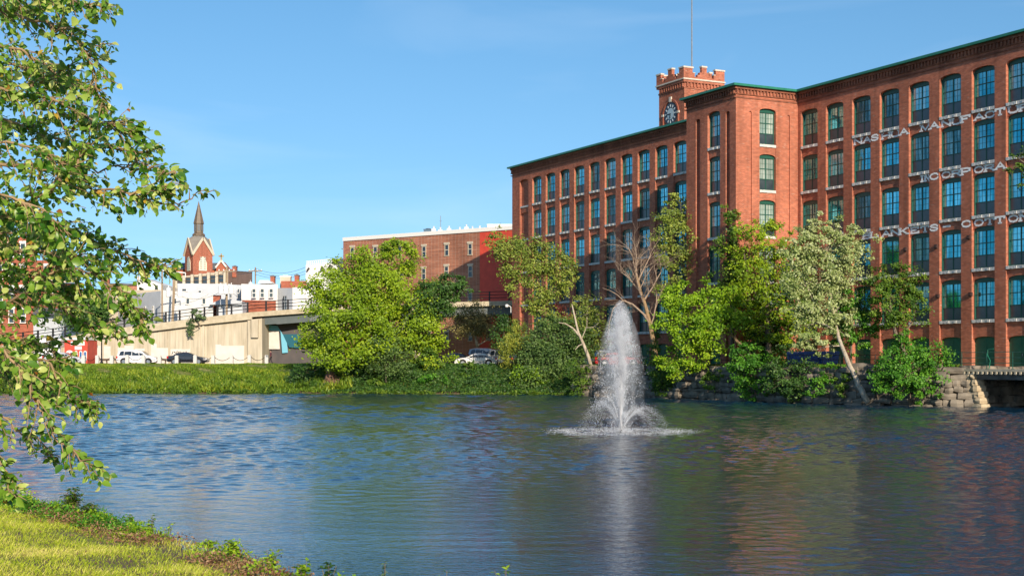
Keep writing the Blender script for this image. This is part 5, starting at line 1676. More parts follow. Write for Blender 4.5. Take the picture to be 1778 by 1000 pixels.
def tree(name, label, cat, Y, trunks, lobes, leaf, dens=110, size=.25, bark='bark', seed=1, group=None, zb=None, **kw):
    """trunks: list of polylines [(px,py,radius m[,dY])]; lobes: [(px,py,rx,ry[,dY])] in photo pixels at distance Y"""
    rs = np.random.RandomState(seed)
    t0 = trunks[0][0]
    base = P(t0[0], t0[1], Y + (t0[3] if len(t0) > 3 else 0))
    e = empty(name, base, 0, label, cat, group)
    s = Y / F
    LB = []
    for l in lobes:
        dy = (l[4] if len(l) > 4 else 0)
        c = P(l[0], l[1], Y + dy) - base
        rx, rz = l[2] * s * GR, l[3] * s * GR
        LB.append((tuple(c), (rx, max(.5, (rx + rz) / 2 * .9), rz)))
    q, v, cs = crown_leaves(rs, LB, dens * DM, size * SM, **kw)
    m = MB()
    tp = []
    for tr in trunks:
        pts = [P(t[0], t[1], Y + (t[3] if len(t) > 3 else 0)) - base for t in tr]
        # add slight crookedness
        pp_ = [pts[0]]
        rr_ = [tr[0][2]]
        for i in range(len(pts) - 1):
            for k in (1, 2, 3):
                w_ = pts[i].lerp(pts[i + 1], k / 3)
                if k < 3: w_ = w_ + Vector(rs.normal(size=3)) * .06 * (pts[i + 1] - pts[i]).length / 3
                pp_.append(w_); rr_.append(tr[i][2] + (tr[i + 1][2] - tr[i][2]) * k / 3)
        m.tube(pp_, rr_, 8)
        tp += list(zip(pp_, rr_))
    tm = MB()
    for c, clumps in cs:
        cv = Vector(c)
        j = min(tp, key=lambda a: (a[0] - cv).length + (0 if a[0].z < cv.z else 1.5))
        mid = j[0].lerp(cv, .5) + Vector(rs.normal(size=3)) * .1 * (cv - j[0]).length + Vector((0, 0, .1 * (cv - j[0]).length))
        r0 = min(j[1] * .75, .05 + .035 * (cv - j[0]).length)
        m.tube([j[0], mid, cv], [r0, r0 * .7, r0 * .45], 6)
        for cl in clumps:
            clv = Vector(cl)
            st_ = mid.lerp(cv, rs.uniform(.2, 1))
            tm.tube([st_, st_.lerp(clv, .55) + Vector(rs.normal(size=3)) * .12, clv], [r0 * .4, r0 * .25, .012], 4)
    nm = 'trunk' if cat == 'tree' else 'stems'
    t_ = m.build(nm, M[bark], e, smooth=True)
    tm.build('twigs', M[bark], t_)
    o = np_mesh('crown' if cat == 'tree' else 'foliage', q, 4, LM[leaf], e, v)
    return e
def bare(m, rs, p, d, L_, r, depth, spread=.55, up=.15, twigs=None, tl=.5):
    """recursive leafless branch"""
    pts, rr = [p], [r]
    n = 4
    for i in range(n):
        d = (d + Vector(rs.normal(size=3)) * .13 + Vector((0, 0, up * .12))).normalized()
        p = p + d * L_ / n
        pts.append(p); rr.append(r * (1 - .55 * (i + 1) / n))
    m.tube(pts, rr, 6 if depth > 2 else 4, caps=False)
    if depth <= 0: return
    for i in range(1, n + 1):
        k = 2 if i == n else 1
        for _ in range(k):
            a = Vector(rs.normal(size=3)); a = (a - d * a.dot(d)).normalized()
            dd = (d * (1 - spread * .5) + a * spread * rs.uniform(.6, 1.3) + Vector((0, 0, up))).normalized()
            bare(m, rs, pts[i], dd, L_ * rs.uniform(.5, .72), rr[i] * .62, depth - 1, spread, up)

T = tree
FB = 'trees along the far bank'
T('broadleaf_tree', 'big round yellow-green tree on the far bank left of the fountain', 'tree', 145,
  [[(655, 668, .42), (652, 620, .36), (650, 560, .26), (648, 500, .16), (646, 460, .08)], [(652, 620, .24), (600, 575, .16, -1), (570, 540, .08, -1)], [(652, 615, .24), (710, 560, .15), (735, 520, .08)]],
  [(650, 466, 42, 32), (608, 498, 36, 30, 1), (698, 485, 38, 34, 1), (650, 515, 56, 40, -2), (574, 538, 34, 32), (728, 525, 36, 38, 1), (612, 560, 58, 48, -3), (690, 565, 60, 50, -2), (558, 585, 32, 28, -1), (550, 612, 26, 18, -2),
   (600, 612, 46, 34, -3), (655, 600, 50, 40, -2), (738, 575, 32, 32), (745, 610, 34, 28, -1), (532, 575, 12, 12), (695, 435, 26, 16), (655, 434, 30, 15), (560, 500, 26, 24), (758, 562, 16, 14), (585, 468, 22, 16)],
  'bright', dens=70, size=.27, seed=3, group=FB, clump=.85, grain=125, shell=.6)
T('leaning_tree', 'dark green tree with a pale leaning trunk reaching right of the big round tree', 'tree', 147,
  [[(660, 640, .24, -3), (690, 582, .17, -3.5), (712, 545, .13, -3.8), (730, 520, .09, -3.5), (765, 500, .05, -3)], [(712, 545, .09, -3.8), (745, 535, .06, -3), (775, 528, .04, -3)]],
  [(778, 498, 26, 16, -3), (750, 512, 26, 18, -3), (795, 490, 14, 10, -3), (735, 540, 26, 22, -3), (768, 532, 20, 18, -3), (715, 568, 22, 22, -2.5), (790, 512, 12, 9, -3)],
  'dark', dens=120, size=.24, bark='bark_pale', seed=5, group=FB)
T('grey_green_bush', 'rounded grey-green bush in front of the big round tree', 'bush', 141,
  [[(672, 672, .1), (668, 630, .06), (668, 600, .04)]], [(665, 600, 24, 20), (688, 618, 24, 22), (652, 620, 18, 18), (675, 638, 24, 18)], 'dusty', dens=100, size=.18, seed=6)
bushes = [
 # px, py, rx, ry, Y, leaf, label
 (528, 655, 34, 24, 145, 'dark', 'dark bush in deep shade at the left foot of the big round tree'),  # dark leaf colour paints in the shade under the tree
 (548, 668, 22, 13, 142.5, 'mid', 'low bush left of the bare red earth patch on the far bank'),
 (615, 655, 30, 26, 143, 'dark', 'tangled bush right of the bare red earth patch'),
 (655, 668, 24, 14, 141.5, 'mid', 'small low bush right at the water below the big round tree'),
 (700, 655, 32, 26, 142, 'dark', 'wide mid green bush below the leaning tree'),  # mid green bush, shade put in by the dark leaf colour
 (686, 677, 16, 9, 140.5, 'lime', 'small lime green plant at the water edge below the leaning tree'),
 (745, 628, 26, 24, 143, 'mid', 'upright bush at the right foot of the big round tree'),
 (748, 667, 32, 19, 140.5, 'green', 'broad leafy bush at the water below the parked cars'),
 (800, 668, 32, 18, 140, 'mid', 'rounded bush before the white sedan of the car park'),
 (832, 668, 24, 20, 139, 'dark', 'dark bush to the right of the car park bushes'),
 (852, 648, 16, 16, 141, 'dark', 'small dark bush hiding the rear of the white sedan'),
 (815, 640, 13, 14, 141.5, 'mid', 'narrow shoot rising before the white sedan'),
]
for i, (px, py, rx, ry, Y, lf, lab) in enumerate(bushes):
    T('bush', lab, 'bush', Y, [[(px, py + ry, .08), (px + 2, py, .04)], [(px, py + ry, .06), (px - rx * .4, py - 2, .03)]],
      [(px, py, rx * .75, ry * .8), (px - rx * .55, py + ry * .25, rx * .5, ry * .65, .6), (px + rx * .55, py + ry * .2, rx * .5, ry * .65, -.4), (px + rx * .2, py - ry * .45, rx * .45, ry * .5, .5)],
      lf, dens=150, size=.19, seed=30 + i, group='bushes on the far bank', clump=.5)
T('small_brown_tree', 'small brownish tree with a pale forked trunk beside the parked silver cars', 'tree', 163,
  [[(829, 602, .16), (824, 575, .12), (821, 548, .07), (818, 535, .04)], [(829, 600, .09), (846, 590, .07), (864, 578, .04)], [(826, 583, .08), (808, 580, .05), (797, 573, .03)]],
  [(822, 548, 26, 20), (800, 566, 18, 18), (846, 566, 22, 18), (828, 570, 20, 16), (815, 556, 24, 22)], 'brown', dens=95, size=.19, bark='bark_pale', seed=50, clump=.7)
T('shade_bush', 'dark green shrub in shade between the small brown tree and the willow', 'bush', 150,
  [[(880, 640, .1), (876, 590, .07), (872, 560, .04)]], [(878, 562, 20, 16), (874, 588, 16, 20), (893, 585, 14, 22), (886, 612, 14, 18)], 'dark', dens=90, size=.22, seed=51)
T('tall_slender_tree', 'tall airy light green tree in front of the left corner of the mill', 'tree', 148,
  [[(952, 645, .26), (950, 600, .22), (951, 560, .18), (945, 530, .14), (935, 490, .09), (925, 450, .05)], [(946, 532, .09), (965, 480, .06), (975, 440, .03)], [(940, 505, .08), (900, 470, .05), (870, 445, .03)]],
  [(872, 432, 26, 22), (905, 425, 32, 20), (940, 430, 28, 20), (890, 460, 30, 24), (930, 465, 34, 28), (968, 470, 26, 26), (985, 450, 16, 16), (945, 510, 30, 26), (905, 495, 24, 20), (975, 505, 18, 16), (930, 540, 22, 20), (955, 555, 18, 18), (862, 405, 14, 9), (990, 475, 10, 12)],
  'olive', dens=48, size=.25, bark='bark_warm', seed=52, group=FB, clump=.75, shell=.25)
T('red_leaved_tree', 'little dark red leaved tree just right of the tall airy tree', 'tree', 150, [[(980, 640, .1), (977, 590, .07), (976, 550, .04)]], [(974, 545, 14, 14), (984, 556, 12, 10), (968, 532, 8, 8)], 'red', dens=100, size=.18, seed=53)
T('willow_bush', 'yellow-green drooping willow bush between the parked cars and the fountain', 'tree', 140,
  [[(905, 680, .14), (902, 640, .1), (900, 600, .06), (904, 575, .04)]], [(900, 590, 24, 20), (885, 610, 20, 22), (915, 612, 24, 24), (902, 570, 12, 14), (895, 635, 22, 18), (925, 590, 14, 18)],
  'willow', dens=110, size=.24, seed=54, droop=.8, clump=.8)
T('bank_tree', 'dense grey-green tree crowding the water left of the fountain', 'tree', 138,
  [[(958, 690, .16), (955, 650, .11), (950, 600, .07)], [(965, 688, .1), (985, 640, .06), (992, 600, .04)]],
  [(950, 585, 30, 24), (985, 590, 30, 26), (935, 615, 28, 24), (965, 625, 38, 30, -1), (1000, 620, 26, 26), (925, 650, 30, 26, -1), (975, 655, 30, 24, -1), (915, 665, 22, 22, -1), (1010, 590, 20, 22), (960, 560, 24, 14)],
  'dusty', dens=105, size=.22, seed=55, group=FB)
T('bush', 'bright fresh bush hanging to the water under the willow', 'bush', 136.5, [[(925, 692, .07), (925, 660, .04)]], [(925, 662, 20, 22), (905, 655, 16, 16), (945, 672, 14, 14)], 'lime', dens=130, size=.19, seed=56, group='bushes on the far bank')
T('bush', 'small bush on the stone wall at the foot of the dead leaning trunk', 'bush', 130.6, [[(1030, 682, .06), (1030, 650, .03)]], [(1028, 652, 16, 13), (1008, 668, 14, 14), (1002, 645, 16, 18), (1000, 678, 12, 8), (1050, 664, 12, 8)], 'mid', dens=110, size=.17, seed=57, group='bushes on the far bank')
T('birch_sapling', 'light green sapling with thin pale stems behind the dead leaning trunk', 'tree', 139,
  [[(1010, 640, .1), (1013, 590, .08), (1020, 545, .05), (1022, 520, .03)], [(1014, 585, .05), (1000, 540, .03)]],
  [(1015, 545, 24, 26), (1005, 580, 26, 26), (1030, 570, 22, 26), (1028, 600, 20, 20), (1010, 525, 14, 12), (1040, 545, 12, 14)], 'olive', dens=75, size=.19, bark='bark_pale', seed=58, group=FB)

# dead leaning trunk
rs = np.random.RandomState(7)
Yd = 134
b_ = P(1030, 650, Yd)
e = empty('dead_trunk', b_, 0, 'bleached dead trunk leaning left with broken limbs, left of the fountain', 'dead tree')
m = MB(); q = lambda px, py, dy=0: P(px, py, Yd + dy) - b_
m.tube([q(1029, 647), q(1022, 620), q(1012, 595), q(1004, 577), q(999, 555), q(993, 528)], [.19, .17, .14, .12, .09, .05], 8)
m.build('trunk', M['bark_pale'], e, smooth=True)
m = MB(); m.tube([q(1005, 582), q(995, 570), q(982, 562), q(970, 560)], [.10, .08, .06, .03], 6); m.build('limb', M['bark_pale'], e)
m = MB(); m.tube([q(1012, 597), q(1005, 600), q(999, 607)], [.06, .05, .03], 6); m.build('limb', M['bark_pale'], e)
m = MB(); m.tube([q(1010, 588), q(1018, 569), q(1030, 568), q(1040, 560)], [.05, .04, .03, .02], 5); m.tube([q(1019, 569), q(1019, 550)], [.04, .02], 5); m.build('limb', M['bark_pale'], e)

# bare tree behind the fountain
Yb = 129
b_ = P(1143, 690, Yb)
e = empty('bare_tree', b_, 0, 'tall leafless tree with spreading grey branches behind the fountain', 'tree', FB)
m = MB(); q = lambda px, py, dy=0: P(px, py, Yb + dy) - b_
m.tube([q(1143, 690), q(1140, 650), q(1137, 610), q(1130, 570), q(1122, 535), q(1112, 505), q(1106, 480)], [.30, .27, .24, .2, .17, .13, .10], 9)
tr = m.build('trunk', M['bark_warm'], e, smooth=True)
m = MB()
for (a, b2, r0, dep, L_) in (((1122, 535), (-.55, 0, .8), .12, 3, 3.6), ((1106, 480), (-.35, .1, .95), .10, 3, 2.7), ((1108, 488), (.4, 0, .9), .09, 3, 2.6), ((1112, 505), (-.8, -.2, .55), .09, 3, 2.4),
                         ((1118, 522), (.5, -.2, .8), .09, 3, 3.0), ((1130, 565), (.35, .2, .9), .08, 3, 3.0), ((1104, 478), (0, 0, 1), .09, 3, 2.6), ((1126, 550), (-.9, 0, .35), .08, 3, 2.6)):
    bare(m, rs, q(*a), Vector(b2).normalized(), L_, r0, dep, .6, .05)
m.tube([q(1130, 565), q(1117, 545, -.3), q(1098, 528, -.5), q(1082, 522, -.5), q(1065, 535, -.6), q(1058, 560, -.6), q(1054, 590, -.5)], [.12, .10, .08, .07, .05, .035, .02], 6)
m.tube([q(1082, 522, -.5), q(1072, 512, -.6), q(1060, 505, -.7), q(1046, 500, -.7)], [.05, .04, .03, .015], 5)
m.build('branches', M['twig_bare'], tr)

T('airy_tree', 'tall airy green tree before the mill wall above the bright tree', 'tree', 131,
  [[(1188, 660, .26), (1190, 600, .22), (1192, 540, .17), (1190, 480, .12), (1186, 410, .07), (1182, 360, .03)], [(1191, 500, .1), (1220, 440, .06), (1235, 400, .03)], [(1190, 470, .08), (1160, 420, .05), (1150, 390, .03)]],
  [(1180, 350, 22, 14), (1160, 375, 24, 18), (1205, 372, 28, 20), (1180, 400, 38, 24), (1225, 405, 26, 24), (1150, 415, 20, 20), (1205, 440, 40, 28), (1165, 450, 28, 24), (1235, 440, 22, 24), (1190, 480, 40, 24), (1160, 500, 24, 18), (1230, 475, 22, 18)],
  'olive', dens=62, size=.22, seed=60, group=FB, clump=.7, shell=.25)
T('narrow_tree', 'narrow dark green tree before the projecting corner of the mill', 'tree', 122.6,
  [[(1272, 640, .2), (1272, 560, .16), (1271, 480, .12), (1270, 400, .06), (1269, 365, .03)]],
  [(1270, 372, 14, 18), (1274, 400, 20, 20), (1262, 430, 20, 22), (1280, 455, 22, 24), (1262, 480, 22, 24), (1255, 510, 20, 20), (1285, 510, 22, 24)],
  'mid', dens=95, size=.20, seed=61, group=FB, clump=.5)
T('broad_tree', 'broad mixed green tree in front of the orange side wall of the mill', 'tree', 119.6,
  [[(1335, 645, .3), (1335, 590, .24), (1332, 530, .18), (1328, 470, .1), (1325, 420, .05)], [(1334, 560, .12), (1370, 510, .07), (1385, 480, .04)], [(1333, 545, .12), (1300, 490, .07), (1292, 440, .04)]],
  [(1318, 402, 28, 18), (1345, 398, 20, 14), (1298, 440, 30, 24), (1340, 440, 34, 26), (1372, 455, 28, 24), (1310, 480, 38, 28), (1355, 490, 36, 28), (1395, 500, 26, 26), (1300, 520, 34, 26), (1345, 535, 38, 30), (1385, 550, 28, 28), (1320, 570, 34, 24), (1360, 585, 28, 20), (1290, 400, 16, 12)],
  'bright', dens=72, size=.21, seed=62, group=FB, clump=.6)
T('inner_tree', 'deep green tree deep in shade behind the pale silvery tree', 'tree', 120,
  [[(1370, 650, .25), (1368, 590, .2), (1362, 520, .12)]], [(1360, 480, 28, 26), (1385, 520, 28, 30), (1350, 525, 28, 28), (1395, 570, 24, 24), (1330, 590, 26, 24), (1365, 600, 26, 20), (1300, 560, 22, 24), (1410, 540, 18, 22)],
  'dark', dens=90, size=.20, seed=63, group=FB, clump=.6)
T('bright_bank_tree', 'bright lime green tree with a crooked leaning trunk right of the fountain', 'tree', 117.6,
  [[(1352, 665, .2, 1), (1330, 640, .2, .5), (1305, 612, .18), (1283, 595, .15), (1270, 582, .12), (1258, 560, .08), (1235, 540, .05)], [(1270, 582, .08), (1230, 570, .05), (1200, 560, .03)]],
  [(1210, 505, 42, 18), (1180, 528, 34, 26), (1225, 530, 44, 30, -1), (1265, 528, 30, 26), (1195, 562, 40, 30, -1), (1240, 570, 38, 30, -1), (1272, 560, 24, 22), (1185, 600, 32, 28), (1225, 605, 30, 24, -1), (1172, 560, 24, 24), (1175, 632, 24, 22), (1215, 630, 20, 16), (1160, 640, 16, 16)],
  'lime', dens=85, size=.21, bark='bark_warm', seed=64, group=FB, clump=.62, grain=100, shell=.55)
T('water_edge_bush', 'dark bush by the water between the bare tree and the bright lime tree', 'bush', shoreY(1160) - 1.2, [[(1165, 690, .1), (1165, 660, .05)]],
  [(1160, 655, 22, 22), (1182, 665, 26, 20), (1150, 675, 16, 12), (1140, 640, 13, 20), (1138, 600, 9, 22), (1205, 650, 20, 18)], 'mid', dens=140, size=.18, seed=65)
T('ivy_mass', 'thick green creeper hanging over the river wall below the crooked trunk', 'creeper', shoreY(1308) - 1.3, [[(1312, 690, .08), (1310, 640, .05)]],
  [(1305, 615, 26, 18), (1290, 640, 22, 22), (1318, 650, 28, 26), (1305, 672, 24, 18), (1340, 632, 22, 16), (1282, 612, 12, 14)], 'green', dens=150, size=.19, seed=66, clump=.5)
T('ivy_mass', 'dark creeper in shade below the blue containers', 'creeper', shoreY(1385) - 1.3, [[(1385, 690, .08), (1385, 650, .05)]],
  [(1360, 655, 26, 24), (1395, 652, 28, 24), (1380, 672, 24, 18), (1415, 665, 24, 20), (1345, 640, 18, 18)], 'dark', dens=150, size=.18, seed=67, clump=.5)
T('ivy_mass', 'sunlit creeper tip just left of the pale leaning trunk', 'creeper', shoreY(1438) - 1.3, [[(1440, 690, .07), (1440, 655, .04)]],
  [(1440, 652, 24, 14), (1425, 672, 18, 16), (1455, 645, 16, 10), (1412, 682, 10, 9)], 'green', dens=150, size=.18, seed=68, clump=.45)
T('silvery_tree', 'pale silvery blossoming tree with a leaning grey trunk at the river wall', 'tree', 106,
  [[(1508, 699, .24, -4.6), (1490, 668, .20, -4.2), (1475, 635, .17, -3.2), (1462, 602, .15, -1.6), (1450, 560, .11), (1440, 500, .08), (1432, 440, .05)], [(1455, 575, .09), (1410, 520, .06), (1390, 470, .03)], [(1462, 600, .05), (1430, 603, .04), (1412, 608, .02)]],
  [(1440, 388, 30, 14), (1465, 405, 26, 16), (1410, 405, 30, 20), (1440, 430, 46, 26), (1388, 440, 30, 24), (1480, 440, 24, 24), (1415, 470, 44, 28), (1465, 475, 34, 28), (1385, 490, 30, 24), (1440, 510, 40, 26), (1395, 530, 28, 22), (1455, 540, 28, 26),
   (1415, 560, 24, 20), (1445, 575, 20, 18), (1400, 590, 24, 16), (1428, 600, 22, 14), (1385, 605, 12, 10), (1485, 400, 14, 10)],
  'silver', dens=120, size=.19, bark='bark_pale', seed=69, group=FB, clump=.5)
T('ivy_mass', 'creeper clump low on the boulders left of the pale leaning trunk', 'creeper', shoreY(1470) - 1.2, [[(1470, 692, .07), (1470, 665, .04)]],
  [(1468, 668, 18, 14), (1482, 655, 14, 12), (1462, 684, 10, 7)], 'mid', dens=150, size=.17, seed=168, clump=.4)
T('ivy_mass', 'creeper trailing on the river wall under the lime green tree', 'creeper', shoreY(1250) - 1.2, [[(1252, 690, .07), (1250, 655, .04)]],
  [(1245, 648, 20, 14), (1262, 664, 14, 12), (1232, 662, 14, 16)], 'mid', dens=150, size=.17, seed=169, clump=.4)
T('ivy_mass', 'creeper spilling over the boulders right of the pale leaning trunk', 'creeper', shoreY(1522) - 1.2, [[(1524, 692, .07), (1524, 655, .04)]],
  [(1522, 652, 16, 14), (1532, 670, 12, 12)], 'green', dens=150, size=.17, seed=170, clump=.4)
T('ivy_mass', 'dark creeper curtain between the fresh and the shaded creepers on the river wall', 'creeper', shoreY(1345) - 1.3, [[(1346, 690, .07), (1346, 650, .04)]],
  [(1345, 640, 22, 16), (1350, 664, 18, 16), (1338, 680, 14, 8)], 'mid', dens=150, size=.17, seed=171, clump=.4)
T('green_tree', 'fresh green tree just right of the pale silvery tree', 'tree', 106.5,
  [[(1480, 660, .12), (1478, 600, .09), (1482, 550, .05)]], [(1480, 520, 26, 22), (1505, 535, 26, 24), (1475, 555, 26, 24), (1510, 565, 22, 20), (1480, 590, 26, 18), (1460, 575, 16, 16), (1500, 500, 16, 12)],
  'green', dens=115, size=.18, seed=70, group=FB, clump=.5)
T('dark_tree', 'dark green tree with a leaning trunk before the mill windows at the right', 'tree', 104,
  [[(1585, 655, .2), (1572, 615, .17), (1558, 585, .14), (1548, 560, .1), (1545, 520, .06)], [(1560, 588, .09), (1585, 560, .05)]],
  [(1545, 478, 28, 20), (1575, 490, 26, 22), (1530, 500, 22, 20), (1560, 520, 34, 26), (1590, 525, 20, 24), (1535, 535, 24, 22), (1575, 552, 26, 18), (1555, 560, 24, 16), (1592, 500, 14, 14)],
  'mid', dens=110, size=.18, seed=71, group=FB, clump=.5)
T('river_wall_bush', 'big leafy dark bush overhanging the boulders at the right end of the river wall', 'bush', shoreY(1585) - 1.2,
  [[(1580, 700, .12), (1578, 650, .07), (1575, 620, .04)], [(1585, 698, .08), (1610, 640, .04)]],
  [(1580, 600, 32, 20), (1555, 625, 36, 24), (1610, 620, 34, 26), (1535, 648, 24, 20), (1580, 650, 40, 28, -1), (1620, 650, 30, 22), (1560, 678, 30, 16, -1), (1600, 675, 28, 16, -1), (1640, 632, 14, 14)],
  'green', dens=125, size=.18, seed=72, clump=.5)
# leafless shoots around the right bushes and roots
rs = np.random.RandomState(17)
# tree behind the viaduct, shrub growing from its wall
T('street_tree', 'dark green street tree above the viaduct rail behind the leaves', 'tree', 192,
  [[(152, 600, .3), (152, 565, .22), (151, 535, .12)]], [(150, 530, 30, 24), (130, 545, 20, 20), (170, 545, 22, 20), (150, 512, 20, 14), (180, 530, 16, 16), (155, 556, 34, 14)], 'dark', dens=90, size=.3, seed=80)
T('wall_shrub', 'wispy shrub growing out of the viaduct wall joint', 'bush', 177.3,
  [[(348, 566, .06), (341, 553, .05), (336, 543, .03)], [(347, 566, .05), (336, 572, .03), (330, 580, .02)]],
  [(342, 543, 12, 8), (336, 555, 12, 9), (334, 566, 9, 9), (347, 552, 9, 8), (331, 576, 6, 6)], 'sage', dens=80, size=.2, seed=81, clump=.5)
# right edge: twig of a tree standing just outside the frame
T('overhanging_branch', 'leafy branch tip reaching in at the right edge before the lettered wall', 'branch', 60,
  [[(1860, 420, .09), (1820, 330, .06), (1790, 290, .035), (1768, 275, .02)], [(1800, 305, .03), (1775, 300, .015)]],
  [(1772, 268, 14, 12), (1765, 290, 16, 12), (1785, 305, 16, 14), (1775, 320, 10, 8), (1800, 280, 20, 24), (1755, 292, 8, 5)], 'mid', dens=150, size=.12, seed=82, clump=.3)

# woods on the river bend beyond the left edge of the frame (they show in the mill's lower windows)
# ------------------------------------------------------------------ far bank grass and weeds
rs = np.random.RandomState(44)
def scatter(n, x0, x1, y0, y1):
    return rs.uniform(x0, x1, n), rs.uniform(y0, y1, n)
LMG = leaf_mat('bank_grass', (0.07, 0.14, 0.012), (0.17, 0.29, 0.018), (0.44, 0.47, 0.05), trans=.3)
x, y = scatter(190000, -66, -16, 141, 163)
fy = np.interp(x, [p[0] for p in FAR], [p[1] for p in FAR])
d = y - fy
n1 = np.sin(x * .55 + 1.5) * np.cos(y * .6) + .6 * np.sin(x * 1.7 + y * 1.3)
keep = (d > .1) & (rs.rand(len(x)) < np.where(n1 < -.75, .25, .95)) & (d < 21)
x, y, d, n1 = x[keep], y[keep], d[keep], n1[keep]
z = ground(x, y)
hh = np.interp(d, [0, 1, 5, 9, 14], [.34, .66, .52, .24, .12]) * (.4 + 1.0 * rs.rand(len(x))) * (1 + .35 * n1)
hh = np.maximum(hh, .05)
pos = np.stack([x, y, z + hh * .45], 1)
nr = unit(rs, len(x)) * .8 + np.array([0, -.35, .35]); nr /= np.linalg.norm(nr, axis=1)[:, None]
ax = unit(rs, len(x)) * .5 + np.array([0, 0, 1.0])
q = leaf_quads(pos, nr, ax, hh * 1.1, np.minimum(hh * .42, .13))
var = np.clip(.42 + .28 * n1 * .6 + rs.normal(size=len(x)) * .2, 0, 1)
o = np_mesh('bank_grass', q, 4, LMG, None, np.repeat(var, 4)); tag(o, kind='stuff')

rs = np.random.RandomState(46)
x = rs.uniform(-62, 7, 26000)
fy = np.interp(x, [p[0] for p in FAR], [p[1] for p in FAR])
pt = np.sin(x * 1.3) + np.sin(x * .47 + 1) + np.sin(x * 3.7) * .6
keep = rs.rand(len(x)) < np.clip(.45 + .35 * pt, .03, 1)
x, fy, pt = x[keep], fy[keep], pt[keep]; n = len(x)
y = fy + rs.uniform(-.45, .5, n) - .15 * np.maximum(pt, 0)
hh = (.14 + .34 * rs.rand(n)) * (1 + .3 * np.maximum(pt, 0))
nr = unit(rs, n) * .8 + np.array([0, -.4, .35]); nr /= np.linalg.norm(nr, axis=1)[:, None]
q = leaf_quads(np.stack([x, y, .04 + hh * .4 * rs.rand(n)], 1), nr, unit(rs, n) * .8 + np.array([0, -.4, .8]), hh, hh * .3)
o = np_mesh('waterline_sedge', q, 4, LM['mid'], None, np.repeat(np.clip(rs.rand(n) * .9, 0, 1), 4)); tag(o, kind='stuff')
# undergrowth filling the slope beneath the trees, shade put into its leaf colour
x, y = scatter(90000, -20, 9, 132, 152)
fy = np.interp(x, [p[0] for p in FAR], [p[1] for p in FAR]); d = y - fy
keep = (d > .15) & (d < 8); x, y, d = x[keep], y[keep], d[keep]
z = ground(x, y); hh = .15 + .3 * rs.rand(len(x))
q = leaf_quads(np.stack([x, y, z + hh * .5], 1), (lambda v: v / np.linalg.norm(v, axis=1)[:, None])(unit(rs, len(x)) + np.array([0, -.4, .5])), unit(rs, len(x)) + np.array([0, 0, .6]), hh * .8, hh * .4)
o = np_mesh('undergrowth', q, 4, LM['dark'], None, np.repeat(rs.rand(len(x)) * .8, 4)); tag(o, kind='stuff')
# and on top of the river wall
pts = []
for a, b2 in zip(path[:-2], path[1:-1]):
    n = int((b2 - a).length * 420)
    t = rs.rand(n); off = rs.rand(n) * 2.8 + .2
    dd = (b2 - a).normalized(); nn_ = Vector((-dd.y, dd.x, 0))
    if nn_.y < 0: nn_ = -nn_
    pts.append(np.array([a.x + (b2.x - a.x) * t + nn_.x * off, a.y + (b2.y - a.y) * t + nn_.y * off, 0 * t]).T)
pts = np.concatenate(pts); pts[:, 2] = ground(pts[:, 0], pts[:, 1]) + .1
keep = np.sin(pts[:, 0] * 1.1) + np.sin(pts[:, 1] * .7) > -.5
pts = pts[keep]; n = len(pts)
q = leaf_quads(pts + np.array([0, 0, .1]), (lambda v: v / np.linalg.norm(v, axis=1)[:, None])(unit(rs, n) + np.array([0, -.3, .6])), unit(rs, n) + np.array([0, 0, .8]), .2 + .25 * rs.rand(n), .08 + .08 * rs.rand(n))
o = np_mesh('wall_top_weeds', q, 4, LM['mid'], None, np.repeat(rs.rand(n), 4)); tag(o, kind='stuff')
# bare red earth scar
m = MB(); rg = random.Random(12)
for _ in range(22):
    px, py = rg.gauss(572, 6), rg.uniform(646, 680)
    rock(m, P(px, py, 142.6), (rg.uniform(.12, .4), 0, 0), (0, .7, .4), (0, 0, rg.uniform(.08, .22)), rg)
for _ in range(26):
    px, py = rg.uniform(575, 660), rg.uniform(674, 681)
    rock(m, P(px, py, 141.6), (rg.uniform(.15, .5), 0, 0), (0, .5, .2), (0, 0, rg.uniform(.04, .10)), rg)
m.build('bank_earth', mat('red_earth', (0.11, 0.06, 0.04), (0.20, 0.11, 0.07), scale=3, rough=.95, bump=.05), kind='structure')

# ------------------------------------------------------------------ fountain
rs = np.random.RandomState(9)
FT = empty('water_fountain', FOUNT, 0, 'tall white water jet fountain spraying in the middle of the river', 'fountain')
def water_spray_mat(name, a=.92):
    m, n, l, b = newmat(name)
    b.inputs['Base Color'].default_value = (.97, .98, 1.0, 1); b.inputs['Roughness'].default_value = .25
    tr = n.new('ShaderNodeBsdfTranslucent'); tr.inputs['Color'].default_value = (.97, .98, 1, 1)
    ms = n.new('ShaderNodeMixShader'); ms.inputs[0].default_value = .5
    l.new(b.outputs[0], ms.inputs[1]); l.new(tr.outputs[0], ms.inputs[2]); l.new(ms.outputs[0], n['Material Output'].inputs['Surface'])
    return m
SPM = water_spray_mat('water_spray')
OCT = np.array([(1, 0, 0), (-1, 0, 0), (0, 1, 0), (0, -1, 0), (0, 0, 1), (0, 0, -1)], float)
OF = np.array([(0, 2, 4), (2, 1, 4), (1, 3, 4), (3, 0, 4), (2, 0, 5), (1, 2, 5), (3, 1, 5), (0, 3, 5)])
def drops(name, pos, vel, rad, stretch, parent):
    n = len(pos)
    vd = vel / (np.linalg.norm(vel, axis=1)[:, None] + 1e-9)
    v = OCT[None] * rad[:, None, None]
    along = np.einsum('nij,nj->ni', v, vd)
    v = v + vd[:, None, :] * along[:, :, None] * (stretch[:, None, None] - 1)
    v = v + pos[:, None, :]
    f = (OF[None] + (np.arange(n) * 6)[:, None, None]).reshape(-1, 3)
    return np_mesh(name, v.reshape(-1, 3), 3, SPM, parent, faces=f)
g = 9.81
